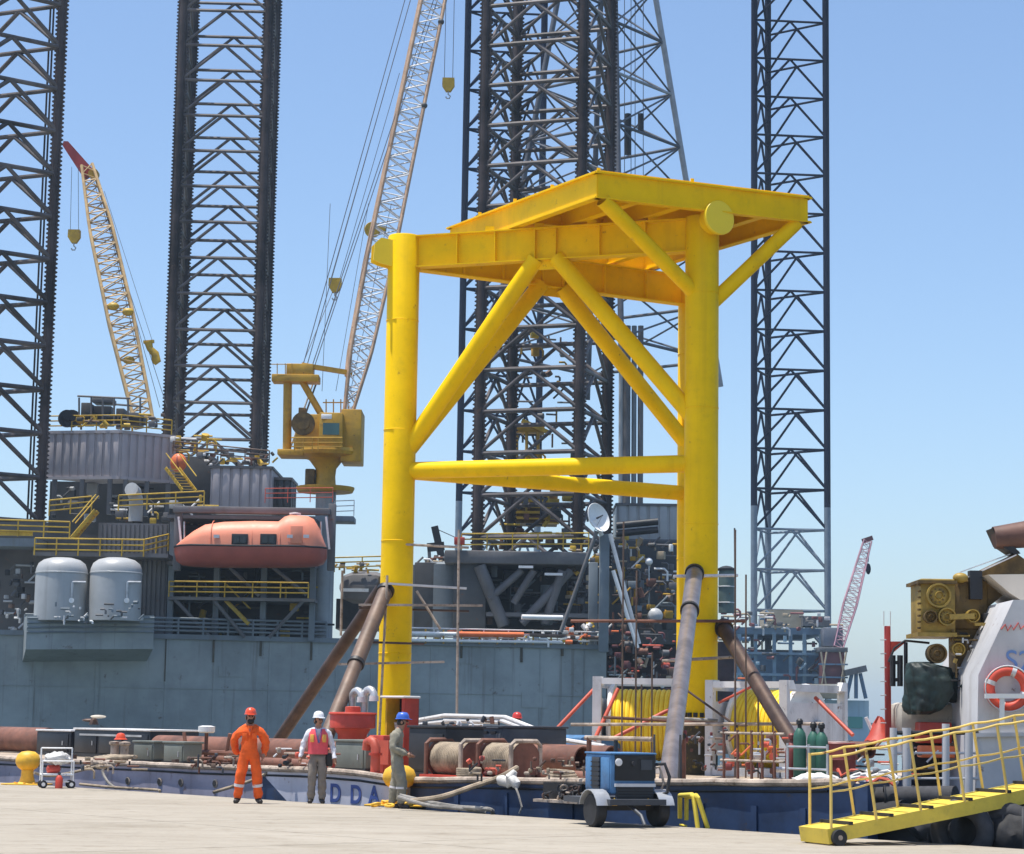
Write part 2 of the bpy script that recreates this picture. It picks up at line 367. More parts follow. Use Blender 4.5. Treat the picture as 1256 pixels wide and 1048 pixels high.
# ================================================================== THE SETTING
WZ = -2.4
def water_mat():
    m = bpy.data.materials.new('harbour_water'); m.use_nodes = True; nt = m.node_tree; b = nt.nodes['Principled BSDF']
    b.inputs['Base Color'].default_value = (0.035, 0.06, 0.06, 1); b.inputs['Roughness'].default_value = 0.12
    n = nt.nodes.new('ShaderNodeTexNoise'); n.inputs['Scale'].default_value = 1.3; n.inputs['Detail'].default_value = 6
    g = nt.nodes.new('ShaderNodeNewGeometry'); nt.links.new(g.outputs['Position'], n.inputs['Vector'])
    bu = nt.nodes.new('ShaderNodeBump'); bu.inputs['Strength'].default_value = 0.35; bu.inputs['Distance'].default_value = 0.1
    nt.links.new(n.outputs['Fac'], bu.inputs['Height']); nt.links.new(bu.outputs['Normal'], b.inputs['Normal'])
    return m
w = MB().add([(-3100, -700, WZ), (3100, -700, WZ), (3100, 4500, WZ), (-3100, 4500, WZ)], [(0, 1, 2, 3)])
struct(w.build('water', water_mat(), smooth=False))
def concrete():
    m = bpy.data.materials.new('quay_concrete'); m.use_nodes = True; nt = m.node_tree; N = nt.nodes; L = nt.links; b = N['Principled BSDF']
    g = N.new('ShaderNodeNewGeometry'); b.inputs['Roughness'].default_value = 0.85; b.inputs['Specular IOR Level'].default_value = 0.25
    def nz(sc, det, st=None):
        n = N.new('ShaderNodeTexNoise'); n.inputs['Scale'].default_value = sc; n.inputs['Detail'].default_value = det; n.inputs['Roughness'].default_value = 0.65
        src = g.outputs['Position']
        if st:
            mp = N.new('ShaderNodeMapping'); mp.inputs['Scale'].default_value = st; mp.inputs['Rotation'].default_value = (0, 0, -BANG); L.new(src, mp.inputs['Vector']); src = mp.outputs['Vector']
        L.new(src, n.inputs['Vector']); return n.outputs['Fac']
    def cr(f, stops):
        r = N.new('ShaderNodeValToRGB'); L.new(f, r.inputs[0]); e = r.color_ramp.elements
        e[0].position, e[0].color = stops[0][0], (*stops[0][1], 1); e[1].position, e[1].color = stops[1][0], (*stops[1][1], 1)
        return r.outputs[0]
    def mul(a, c):
        x = N.new('ShaderNodeMix'); x.data_type = 'RGBA'; x.blend_type = 'MULTIPLY'; x.inputs['Factor'].default_value = 1
        L.new(a, x.inputs['A']); L.new(c, x.inputs['B']); return x.outputs['Result']
    c = cr(nz(0.22, 6), ((0.3, (0.335, 0.297, 0.236)), (0.7, (0.39, 0.347, 0.282))))
    c = mul(c, cr(nz(1.0, 5, (0.18, 1.6, 1)), ((0.35, (0.90, 0.89, 0.88)), (0.6, (1, 1, 1)))))
    c = mul(c, cr(nz(2.6, 8), ((0.30, (0.78, 0.76, 0.73)), (0.46, (1, 1, 1)))))
    c = mul(c, cr(nz(0.55, 5, (1, 1, 1)), ((0.34, (0.88, 0.87, 0.85)), (0.46, (1, 1, 1)))))
    c = mul(c, cr(nz(1.0, 6, (0.05, 2.4, 1)), ((0.36, (0.90, 0.89, 0.88)), (0.46, (1, 1, 1)))))
    c = mul(c, cr(nz(14, 4), ((0.25, (0.80, 0.79, 0.77)), (0.45, (1, 1, 1)))))
    L.new(c, b.inputs['Base Color'])
    bu = N.new('ShaderNodeBump'); bu.inputs['Strength'].default_value = 0.25; bu.inputs['Distance'].default_value = 0.01
    L.new(nz(9, 8), bu.inputs['Height']); L.new(bu.outputs['Normal'], b.inputs['Normal'])
    return m
CONC = concrete()
# the quay is cast in long bays with open joints between them; the coping strip along the edge is a course of its own
qy = MB().box(BQ(0, -100.75, -2.02), (400, 200, 4.0), rz=BANG).build('quay', CONC); struct(qy)
for k in range(-12, 14):
    s0 = k * 6.0
    o = MB().box(BQ(s0 + 3.0, -0.385, -1.9), (5.97, 0.73, 3.81), rz=BANG, bev=0.03).build('coping_block', CONC, qy)
for k in range(-9, 10):
    for j in range(5):
        MB().box(BQ(k * 6.0 + 3.0, -0.78 - 3.0 - j * 6.0, -0.01), (5.975, 5.975, 0.026), rz=BANG).build('slab', CONC, qy)

# ================================================================== YELLOW TRIPOD ON THE BARGE
YL, YR, YR2 = 52.5, 50.0, 56.8
pl, pr, pr2 = P(489, 600, YL), P(860, 600, YR), P(849, 600, YR2)
ZT = 0.5 * (P(493, 294, YL).z + P(860, 264, YR).z)
DK = 0.5                                # barge deck level
tri = thing('tripod_structure', V((pr.x, pr.y, DK)), 'tall yellow three-legged steel structure with a raised platform on the barge', 'steel structure')
LR = 0.393
def leg_at(p, z): return V((p.x, p.y, z))
legs = {}
for key, p in (('L', pl), ('R', pr), ('R2', pr2)):
    legs[key] = MB().lathe([(0.01, ZT + 0.012), (LR - 0.02, ZT + 0.01), (LR, ZT - 0.02), (LR, 6), (LR, DK + 0.02)], (p.x, p.y, 0), n=40).build('leg', 'yel', tri)
for p in (pl, pr, pr2):
    for z in (3.2, 5.9, 8.6, 11.3):
        MB().torus(V((p.x, p.y, z + (0.3 if p is pr else 0))), ZK, LR + 0.001, 0.012, 40, 6).build('weld_bead', 'yel', tri)
zb = P(858, 886, YR).z
slv = MB().lathe([(LR + 0.004, DK + 0.01), (LR + 0.012, 1.0), (LR + 0.004, zb)], (pr.x, pr.y, 0), n=40).build('leg_sleeve', 'burnt', tri); slv['label'] = 'scorched dark foot of the front leg'
MB().lathe([(LR + 0.006, zb + 0.02), (LR + 0.06, zb + 0.03), (LR + 0.06, zb + 0.06), (LR + 0.006, zb + 0.07)], (pr.x, pr.y, 0), n=40).build('guide_ring', 'yel', tri)
for k in range(7):
    a = R(-150 + k * 20)
    MB().box(V((pr.x + (LR + 0.03) * math.cos(a), pr.y + (LR + 0.03) * math.sin(a), zb + 0.16)), (0.09, 0.05, 0.10), rz=a + R(90)).build('shim', 'black', tri)
def girder(a, b, h, w=0.32):
    m = MB(); d = (b - a); L = d.length; d.normalize(); s = d.cross(ZK)
    m.box((a + b) / 2, (L, 0.03, h - 0.06), rz=math.atan2(d.y, d.x))
    m.box((a + b) / 2 + ZK * (h / 2 - 0.015), (L, w, 0.03), rz=math.atan2(d.y, d.x))
    m.box((a + b) / 2 - ZK * (h / 2 - 0.015), (L, w, 0.03), rz=math.atan2(d.y, d.x))
    return m
GH = P(512, 293, YL).z - P(512, 332, YL).z
tops = {k: leg_at(p, ZT - GH / 2 - 0.01) for k, p in (('L', pl), ('R', pr), ('R2', pr2))}
for a, b in (('L', 'R'), ('L', 'R2'), ('R', 'R2')):
    g = girder(tops[a], tops[b], GH).build('girder', 'yel', tri)
    d = (tops[b] - tops[a]); L = d.length; d.normalize()
    for fr in (0.19, 0.32, 0.455, 0.525, 0.67, 0.82):
        c = tops[a] + d * (L * fr)
        MB().box(c, (0.025, 0.29, GH - 0.062), rz=math.atan2(d.y, d.x)).build('stiffener', 'yel', g)
# bracing
zh = (P(520, 580, YL).z + P(820, 566, YR).z) / 2
def yrod(p, q, r, nm='brace'):
    return MB().tube(p, q, r, r, 24, cap=False).build(nm, 'yel', tri)
BRc = 0.205
yrod(leg_at(pl, zh), leg_at(pr, zh), BRc); yrod(leg_at(pl, zh), leg_at(pr2, zh), BRc * 0.95); yrod(leg_at(pr, zh), leg_at(pr2, zh), BRc)
zbm = ZT - GH - 0.01
for b, zd in (('R', P(833, 523, YR).z), ('R2', P(820, 553, YR2).z)):
    pb = pr if b == 'R' else pr2
    za = P(507, 566, YL).z
    for pq, zz, fr in ((pl, za, 0.455), (pb, zd, 0.525)):
        c = leg_at(pl, zbm).lerp(leg_at(pb, zbm), fr)
        yrod(leg_at(pq, zz), c + V((0, 0, 0.06)), BRc)
    c = leg_at(pl, zbm).lerp(leg_at(pb, zbm), 0.49)
    dd = (pb - pl); MB().box(c - ZK * 0.10, (0.75, 0.03, 0.24), rz=math.atan2(dd.y, dd.x)).build('gusset', 'yel', tri)
# raised platform
ZP = ZT + 0.62
C_, A_, B_ = G(733, 212, ZP), G(553, 280, ZP), G(990, 243, ZP)
D_ = A_ + B_ - C_
PH = 0.60
for a, b in ((C_, A_), (C_, B_), (A_, D_), (B_, D_)):
    a2, b2 = V((a.x, a.y, ZP - PH / 2)), V((b.x, b.y, ZP - PH / 2))
    d = (b2 - a2).normalized(); L = (b2 - a2).length
    m = MB(); rz = math.atan2(d.y, d.x); c = (a2 + b2) / 2
    m.box(c, (L, 0.04, PH - 0.04), rz=rz)
    m.box(c + ZK * (PH / 2 - 0.01), (L + 0.12, 0.22, 0.035), rz=rz); m.box(c - ZK * (PH / 2 - 0.01), (L + 0.10, 0.20, 0.03), rz=rz)
    m.build('edge_beam', 'yel', tri)
def pq(u, v, z): q = C_ + (A_ - C_) * u + (B_ - C_) * v; q.z = z; return q
for k in range(1, 5):
    m = girder(pq(0.01, k / 5, ZP - PH / 2 - 0.02), pq(0.99, k / 5, ZP - PH / 2 - 0.02), PH - 0.13, 0.2); m.build('joist', 'yel', tri)
for k in range(1, 2):
    m = girder(pq(k / 2, 0.01, ZP - PH / 2 - 0.05), pq(k / 2, 0.99, ZP - PH / 2 - 0.05), PH - 0.30, 0.16); m.build('cross_joist', 'yel', tri)
m = MB().add([pq(0.08, 0.0, ZP + 0.012), pq(0.92, 0.0, ZP + 0.012), pq(0.92, 1, ZP + 0.012), pq(0.08, 1, ZP + 0.012)], [(0, 1, 2, 3)])
m = MB().prism([pq(-0.005, -0.005, ZP + 0.01), pq(0.82, -0.005, ZP + 0.01), pq(0.82, 1.005, ZP + 0.01), pq(-0.005, 1.005, ZP + 0.01)], (0, 0, 0.045)).build('deck_plate', 'yel', tri)
for u, v in ((0.02, 0.02), (0.3, 0.01), (0.55, 0.01), (0.01, 0.45), (0.8, 0.01)):
    c = pq(u, v, ZP + 0.09); MB().box(c, (0.08, 0.03, 0.12), rz=0.4).build('lug', 'yel', tri)
yrod(leg_at(pr, P(836, 368, YR).z), C_ + V((0.12, 0.12, -PH - 0.0)), 0.175)
yrod(leg_at(pr, P(884, 384, YR).z), B_ + V((-0.25, 0.02, -PH - 0.0)), 0.175)
# posts that carry the platform on the girders
for fr in (0.12, 0.33, 0.55, 0.8):
    c = leg_at(pl, ZT).lerp(leg_at(pr, ZT), fr * 0.8 + 0.2)
    MB().box(c + ZK * 0.02, (0.22, 0.22, 0.16)).build('bearing_pad', 'yel', tri)
# trunnion on the front leg, padeye bracket on the left leg
ax = V((0.50, -0.86, 0.06)).normalized(); c = V((pr.x, pr.y, P(880, 268, YR - 0.7).z))
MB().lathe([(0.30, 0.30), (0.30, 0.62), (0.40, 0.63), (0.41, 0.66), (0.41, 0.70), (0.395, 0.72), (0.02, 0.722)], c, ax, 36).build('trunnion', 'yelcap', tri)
MB().lathe([(0.335, 0.36), (0.345, 0.40), (0.345, 0.60), (0.33, 0.61)], c, ax, 30).build('trunnion_collar', 'yel', tri)
lx = V((-0.93, -0.25, 0)).normalized(); ly = V((-lx.y, lx.x, 0))
cz = P(462, 312, YL).z
for off in (-0.16, 0.16):
    q = V((pl.x, pl.y, cz)) + ly * off
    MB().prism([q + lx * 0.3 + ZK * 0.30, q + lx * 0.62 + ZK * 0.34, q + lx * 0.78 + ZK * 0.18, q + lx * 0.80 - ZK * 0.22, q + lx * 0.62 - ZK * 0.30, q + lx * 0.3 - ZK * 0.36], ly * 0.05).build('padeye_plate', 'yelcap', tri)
MB().tube(V((pl.x, pl.y, cz)) + lx * 0.3, V((pl.x, pl.y, cz)) + lx * 0.7, 0.2, 0.2, 20).build('padeye_stub', 'yel', tri)

# inclined stays that brace the tripod
def stay(label, a, b, r, material, extra=None):
    t = thing('stay_pipe', a, label, 'pipe')
    if extra:
        m_ = lerp(a, b, extra)
        MB().tube(a, m_, r, r, 22).build('lower_pipe', material, t); MB().tube(m_ - (b - a).normalized() * 0.2, b, r * 1.12, r * 1.12, 22).build('upper_pipe', material, t)
        MB().tube(m_ - (b - a).normalized() * 0.28, m_ - (b - a).normalized() * 0.18, r * 1.25, r * 1.25, 22).build('collar', 'black', t)
    else:
        MB().tube(a, b, r, r, 22).build('pipe', material, t)
    d = (b - a).normalized()
    MB().tube(b - d * 0.16, b - d * 0.04, r * 1.32, r * 1.32, 22).build('end_collar', 'black', t)
    MB().box(V((a.x, a.y, DK + 0.03)), (r * 4, r * 4, 0.05)).build('base_plate', 'black', t)
    return t
def touch(px, py, p, Yr):                # where a sight line meets the near skin of a leg
    q = P(px, py, Yr); return q
bL1 = V((*P(325, 905, 57).xy, DK)); stay('dark brown inclined pipe leaning on the left yellow leg, farther one', bL1, P(474, 713, 52.6), 0.155, 'spipe')
bL2 = V((*P(384, 925, 47.5).xy, DK)); stay('tan inclined pipe leaning on the left yellow leg, steeper one', bL2, P(474, 722, 52.15), 0.16, 'tpipe', 0.60)
bR1 = V((*P(818, 950, 38.4).xy, DK)); s1 = stay('bare silver pipe leaning on the front of the right yellow leg', bR1, P(852, 702, YR - LR), 0.168, 'silver', 0.80)
bR2 = V((*P(1003, 925, 44).xy, DK)); stay('brown inclined pipe leaning on the right side of the right yellow leg', bR2, P(886, 768, YR - 0.1), 0.165, 'tpipe' if False else 'spipe', None)
# pipe shoe at the foot of the silver stay
d = (P(852, 702, YR - LR) - bR1).normalized()
for off in (-1, 1):
    q = bR1 + V((off * 0.21, -0.03, 0))
    MB().prism([q + V((0, -0.2, 0)), q + V((0, 0.3, 0)), q + V((0, 0.2, 0.75)) + d * 0.2, q + V((0, -0.02, 0.95)), q + V((0, -0.16, 0.6))], V((0.035 * off, 0, 0))).build('shoe_plate', 'black', s1)

# scaffolding round the two visible legs
sc = thing('scaffold', V((pl.x, pl.y, DK)), 'light scaffold of poles and planks round the left yellow leg', 'scaffold')
for (x0, y0, x1, y1, Y, mt_) in ((440, 742, 592, 743, 51.6, 'rail_tan'), (474, 716, 572, 722, 51.9, 'dwhite'), (455, 788, 520, 790, 51.8, 'spipe'), (440, 746, 575, 750, 52.9, 'spipe'), (415, 815, 545, 812, 51.8, 'rail_tan')):
    plank('plank', P(x0, y0, Y), P(x1, y1, Y + 0.3), 0.10, 0.05, mt_, sc)
for (x0, y0, x1, y1, Y) in ((475, 706, 465, 905, 51.7), (563, 650, 560, 905, 51.2), (511, 725, 540, 772, 52.0), (496, 668, 575, 672, 52.2), (420, 700, 418, 780, 53)):
    rod('pole', P(x0, y0, Y), P(x1, y1, Y), 0.03, 'rail_tan', sc)
sc = thing('scaffold', V((pr.x, pr.y, DK)), 'light scaffold of poles and clamps round the right yellow leg', 'scaffold')
for (x0, y0, x1, y1, Y, mt_) in ((826, 707, 905, 706, 49.4, 'dwhite'), (700, 762, 915, 762, 49.3, 'rpipe'), (812, 811, 905, 806, 49.2, 'rail_tan'), (740, 880, 925, 890, 48.8, 'rpipe'), (700, 889, 1010, 888, 47.5, 'rail_tan'), (800, 880, 880, 884, 48, 'ropeg')):
    rod('rail', P(x0, y0, Y), P(x1, y1, Y + 0.2), 0.035, mt_, sc)
for x, y0 in ((765, 640), (781, 700), (902, 650), (915, 705), (930, 850), (948, 860), (902, 810), (787, 840), (800, 800)):
    p = P(x, y0, 48.6 if x < 890 else 47.6); rod('pole', p, V((p.x, p.y, DK)), 0.02, 'tpipe', sc)
rod('brace_pole', P(830, 838, 48.4), P(905, 892, 47.6), 0.026, 'spipe', sc); rod('brace_pole', P(882, 862, 48.4), P(935, 836, 47.6), 0.03, 'redp', sc)

# ================================================================== LATTICE LEGS OF THE RIGS
def lattice_leg(name, label, ch, z0, z1, zref, bay, rc, rh, rb, mc, mb_, rackdir=None, split=None, mc2=None, faces=None, group='lattice legs of the jack-up rigs'):
    t = thing(name, V((ch[0].x, ch[0].y, z0)), label, 'rig leg', group)
    n = len(ch)
    for i, c in enumerate(ch):
        if split:
            rod('chord', V((c.x, c.y, z0)), V((c.x, c.y, split)), rc, mc2, t, 14); rod('chord', V((c.x, c.y, split)), V((c.x, c.y, z1)), rc, mc, t, 14)
        else: rod('chord', V((c.x, c.y, z0)), V((c.x, c.y, z1)), rc, mc, t, 14)
        if rackdir is not None:
            m = MB(); e = rackdir[i]; rz = math.atan2(e.y, e.x); wv = rc * 1.28
            m.box(V((c.x, c.y, (z0 + z1) / 2)), (2 * wv, 0.16, z1 - z0), rz=rz)
            k = 0; z = z0 + 0.2
            while z < z1:
                for s in (-1, 1):
                    q = V((c.x, c.y, z)) + e * (s * wv); side = V((-e.y, e.x, 0)) * 0.08
                    m.add([q - side - ZK * .1, q + side - ZK * .1, q + side + ZK * .1, q - side + ZK * .1, q + e * (s * .13) - side * .9 - ZK * .035, q + e * (s * .13) + side * .9 - ZK * .035, q + e * (s * .13) + side * .9 + ZK * .035, q + e * (s * .13) - side * .9 + ZK * .035],
                          [(4, 5, 6, 7), (0, 1, 5, 4), (2, 3, 7, 6), (1, 2, 6, 5), (0, 4, 7, 3)])
                z += 0.30
            m.build('rack', mc, t, smooth=False)
    kz = math.floor((z1 - zref) / bay); lo = math.ceil((z0 - zref) / bay)
    for i in range(n):
        a, b = ch[i], ch[(i + 1) % n]
        if faces and i not in faces: continue
        for k in range(lo, kz + 1):
            z = zref + k * bay
            mm = mc2 if (split and z < split) else mb_
            pa, pb = V((a.x, a.y, z)), V((b.x, b.y, z)); md = (pa + pb) / 2
            rod('horizontal_brace', pa, pb, rh, mm, t, 8)
            for q in (pa, pb):
                e = q - ZK * bay
                if e.z > z0 - 0.5: rod('diagonal_brace', md, e, rb, mm, t, 8)
    return t
def sq(c0, e, a):
    f = V((-e.y, e.x, 0)); c0 = V((c0.x, c0.y, 0)); return [c0, c0 + e * a, c0 + e * a + f * a, c0 + f * a]
ZD = P(300, 781, 137).z                   # main deck of the near rig
a1 = 7.4
a1 = 7.2; e = V((math.cos(R(37)), math.sin(R(37)), 0)); c1 = P(63, 320, 146); c1 = V((c1.x, c1.y, 0)); ch = [c1 - e * a1, c1, c1 + V((math.cos(R(157)), math.sin(R(157)), 0)) * a1]
rd = [V((1, 0, 0))] * 3
lg1 = lattice_leg('rig_leg', 'dark lattice rig leg with toothed racks at the left edge of the picture', ch, ZD - 2, P(60, -45, 146).z, P(62, 58, 146).z, 3.0, 0.24, 0.165, 0.155, 'leg', 'legl', rd)
for dx in (-11, -15): q = P(63 + dx, 320, 148); rod('riser_pipe', V((q.x, q.y, ZD)), V((q.x, q.y, P(60, -45, 148).z)), .07, 'leg', lg1, 8)
e = V((math.cos(R(2)), math.sin(R(2)), 0)); c0 = P(214, 320, 178)
lattice_leg('rig_leg', 'dark square lattice rig leg with toothed racks between the two crane booms', sq(c0, e, 7.2), ZD - 2, P(300, -45, 178).z, P(280, 13, 178).z, 3.05, 0.33, 0.14, 0.13, 'leg', 'legl', [e] * 4)
e = V((math.cos(R(18)), -math.sin(R(18)), 0)); c0 = P(592, 300, 154)
lattice_leg('rig_leg', 'dark lattice rig leg with toothed racks seen through the yellow tripod', sq(c0, e, 7.4), ZD - 2, P(650, -45, 154).z, P(650, 9, 154).z, 3.0, 0.30, 0.165, 0.145, 'leg', 'legl', [e] * 4)
zs = P(1013, 622, 300).z
tri_c = [P(925, 400, 300), P(1014, 400, 301), P(942, 400, 307)]
lattice_leg('rig_leg', 'slender navy lattice leg with grey foot right of the yellow tripod', tri_c, 4, P(960, -40, 300).z, P(1013, 28.6, 301).z, 5.6, 0.46, 0.17, 0.17, 'navyleg', 'navyleg', None, zs, 'paleleg')
tri_c = [P(569, 300, 300), P(664, 300, 301), P(632, 300, 307)]
lattice_leg('rig_leg', 'slender navy lattice leg partly hidden behind the toothed middle leg', tri_c, 4, P(600, -40, 300).z, P(571, 62, 300).z, 5.75, 0.48, 0.17, 0.17, 'navyleg', 'navyleg', None, zs, 'paleleg')

# drilling derrick
dz0 = P(742, 470, 172).z
def dcorner(i, z):
    zt_ = P(742, 0, 172).z; k = (zt_ - z) / (zt_ - P(742, 220, 172).z)
    xr = 63 + 40 * k
    h = xr * 172 / 2670
    c = P(742, 300, 172); dirs = (V((0.995, 0.10, 0)), V((-0.10, 0.995, 0)), V((-0.995, -0.10, 0)), V((0.10, -0.995, 0)))
    return V((c.x, c.y, z)) + dirs[i] * h
t = thing('derrick', dcorner(3, dz0), 'tapering lattice drilling derrick behind the yellow platform', 'derrick')
ztp = P(742, -45, 172).z
for i in range(4):
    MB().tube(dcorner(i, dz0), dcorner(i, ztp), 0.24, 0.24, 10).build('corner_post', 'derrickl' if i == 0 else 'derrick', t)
z = P(813, 50, 172).z; bayd = (P(813, 50, 172).z - P(823, 114, 172).z)
k = 2
while z + k * bayd > dz0:
    zz = z + k * bayd
    if zz < ztp:
        for i in range(4):
            a, b = dcorner(i, zz), dcorner((i + 1) % 4, zz)
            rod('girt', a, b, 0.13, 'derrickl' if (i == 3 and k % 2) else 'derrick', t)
            a2, b2 = dcorner(i, zz - bayd), dcorner((i + 1) % 4, zz - bayd)
            if zz - bayd > dz0:
                rod('diagonal_brace', a, b2, 0.08, 'derrick', t); rod('diagonal_brace', b, a2, 0.08, 'derrick', t)
    k -= 1
for x, y0, y1 in ((770, 140, 190), (786, 140, 162)):
    MB().tube(P(x, y0, 170), P(x, y1, 170), 0.25, 0.25, 10).build('travelling_block', 'black', t)
for x in (766, 774, 779, 789):
    rod('drill_line', P(x, -40, 170), P(x, 300, 170), 0.03, 'cable', t)

# ================================================================== NEAR RIG: HULL, DECK MODULES, CRANES
hl, hr = P(-120, 767, 131.4), P(744, 790, 143)
hd = V((hr.x - hl.x, hr.y - hl.y, 0)).normalized(); hnrm = V((-hd.y, hd.x, 0))
ZH = ZD
rig = thing('rig_hull', V((hl.x, hl.y, WZ)), 'long blue-grey hull of the jack-up rig behind the barge', 'hull')
A0, A1 = V((hl.x, hl.y, -5)), V((hr.x, hr.y, -5))
MB().prism([A0, A1, A1 + hnrm * 30 + hd * 4, A1 + hnrm * 60 - hd * 10, A0 + hnrm * 60], (0, 0, ZH + 5)).build('hull_side', 'hull', rig)
def hp(px, py, off=0.0):                # on the hull's side, off metres in front of it
    d = ray(px, py); q = A0 - hnrm * off - CP; return CP + d * (q.dot(hnrm) / d.dot(hnrm))
ha = math.atan2(hd.y, hd.x)
def hbox(x0, y0, x1, y1, off, thick, name, material, parent, bev=0.0):
    a, b = hp(x0, y1, off), hp(x1, y0, off); w_ = (b - a).dot(hd)
    c = V(((a.x + b.x) / 2, (a.y + b.y) / 2, (a.z + b.z) / 2)) + hnrm * (thick / 2)
    return MB().box(c, (w_, thick, abs(b.z - a.z)), rz=ha, bev=bev).build(name, material, parent)
MB().box(V(((A0.x + A1.x) / 2, (A0.y + A1.y) / 2, ZH - .12)) - hnrm * .02, ((A1 - A0).length, .3, .3), rz=ha).build('rubbing_strake', 'rigblue', rig)
for x in (38, 118, 203, 262, 330, 412, 455, 528, 606, 662, 716):
    hbox(x - 0.7, 788, x + 0.7, 935, 0.05, 0.1, 'weld_seam', 'hull', rig)
MB().box(V(((A0.x + A1.x) / 2, (A0.y + A1.y) / 2, P(300, 846, 137).z)), ((A1 - A0).length - .1, .1, .05), rz=ha).build('weld_seam', 'hull', rig)
for x0, y0, x1, y1 in ((268, 818, 300, 830), (560, 806, 582, 814), (640, 850, 672, 868)):
    hbox(x0, y0, x1, y1, 0.045, 0.1, 'patch_plate', 'hull', rig)
for x, l in ((203, 40), (262, 22), (320, 16), (382, 20), (490, 26), (566, 18), (640, 22), (690, 16)):
    hbox(x - 1.6, 784, x + 1.6, 784 + l * 1.3, 0.08, 0.12, 'scupper_pipe', mat('scupper_brown', (0.10, 0.085, 0.06), 0.7, 0, 0.2, 1, rust=0.3), rig)
# sponson that carries the two tanks
sp = thing('sponson', hp(105, 800, 2), 'blue-grey sponson ledge under the two storage tanks', 'ledge')
a, b = hp(30, 758, 0), hp(182, 758, 0)
MB().prism([V((a.x, a.y, 0)) + ZK * hp(30, 797, 0).z, a - hnrm * 0 + ZK * 0, a - hnrm * 3.4, V((a.x, a.y, 0)) - hnrm * 3.4 + ZK * hp(30, 797, 3).z, V((a.x, a.y, 0)) + ZK * (hp(30, 812, 0).z) + hd * 0.0], (b - a)).build('ledge', 'hull', sp)
for k in range(4):
    q = a - hnrm * 3.44 + hd * 0.02 + ZK * (-0.15 - 0.28 * k)
    rod('rail', q, q + (b - a), 0.06, 'rigblue', sp)
def tank(x, label):
    c = P(x, 720, 131.2); r = 31.5 * 131.2 / 2670; zb_, zt_ = P(x, 762, 131.2).z, P(x, 684, 131.2).z
    t = thing('storage_tank', V((c.x, c.y, zb_)), label, 'tank', 'storage tanks on the rig')
    MB().lathe([(r, 0), (r, zt_ - zb_ - 0.95), (r * 0.985, zt_ - zb_ - 0.7), (r * 0.9, zt_ - zb_ - 0.38), (r * 0.7, zt_ - zb_ - 0.15), (r * 0.4, zt_ - zb_ - 0.03), (0.001, zt_ - zb_)], (c.x, c.y, zb_), n=40).build('shell', 'tank', t)
    MB().lathe([(r + .005, zt_ - zb_ - 1.02), (r + 0.03, zt_ - zb_ - 1.0), (r + 0.03, zt_ - zb_ - 0.93), (r + .005, zt_ - zb_ - 0.91)], (c.x, c.y, zb_), n=40).build('weld_band', 'tank', t)
    q = V((c.x + r * 0.6, c.y - r * 0.83, P(x, 738, 131.2).z)); rod('outlet_pipe', q, q + ZK * 1.1, 0.09, 'metal', t); rod('outlet_pipe', q + ZK * 1.1, q + V((0.8, 0, 1.1)), 0.07, 'metal', t)
    MB().lathe([(0.16, 0), (0.16, 0.1)], q, V((0, -1, 0)), 12).build('valve', 'white', t)
tank(75, 'left of the two pale grey domed tanks on the rig'); tank(142, 'right of the two pale grey domed tanks on the rig')

cluster_later = []
def corr(x0, y0, x1, y1, Y, rz, dep, label, name='deck_module', material='cont', pitch=0.75, floor=True, cat='module'):   # corrugated module; (x0..x1) is its front wall
    a, b = P(x0, y1, Y), P(x1, y1, Y)
    zt_ = P((x0 + x1) / 2, y0, Y).z; zb_ = a.z
    w_ = (b.x - a.x) / math.cos(rz); e = V((math.cos(rz), math.sin(rz), 0)); f = V((-e.y, e.x, 0))
    o = V((a.x, a.y, zb_)); t = thing(name, o, label, cat)
    H_ = zt_ - zb_
    MB().box(o + e * w_ / 2 + f * dep / 2 + ZK * H_ / 2, (w_ - 0.1, dep - 0.1, H_ - 0.1), rz=rz).build('core', material, t)
    for (q, dr, L, nrm) in ((o, e, w_, -f), (o + e * w_, f, dep, e), (o, f, dep, -e)):
        n = max(3, round(L / pitch)); st = L / n
        for k in range(n):
            c = q + dr * (st * (k + 0.5)) + ZK * (H_ / 2) + nrm * 0.0
            MB().box(c, (st * 0.72, 0.14, H_ - 0.25), rz=math.atan2(dr.y, dr.x), bev=0.03).build('panel', material, t)
        for zz in (0.08, H_ - 0.08):
            MB().box(q + dr * L / 2 + nrm * 0.05 + ZK * zz, (L + 0.12, 0.2, 0.18), rz=math.atan2(dr.y, dr.x)).build('frame_rail', 'rigmid', t)
    return t, o, e, f, w_, H_
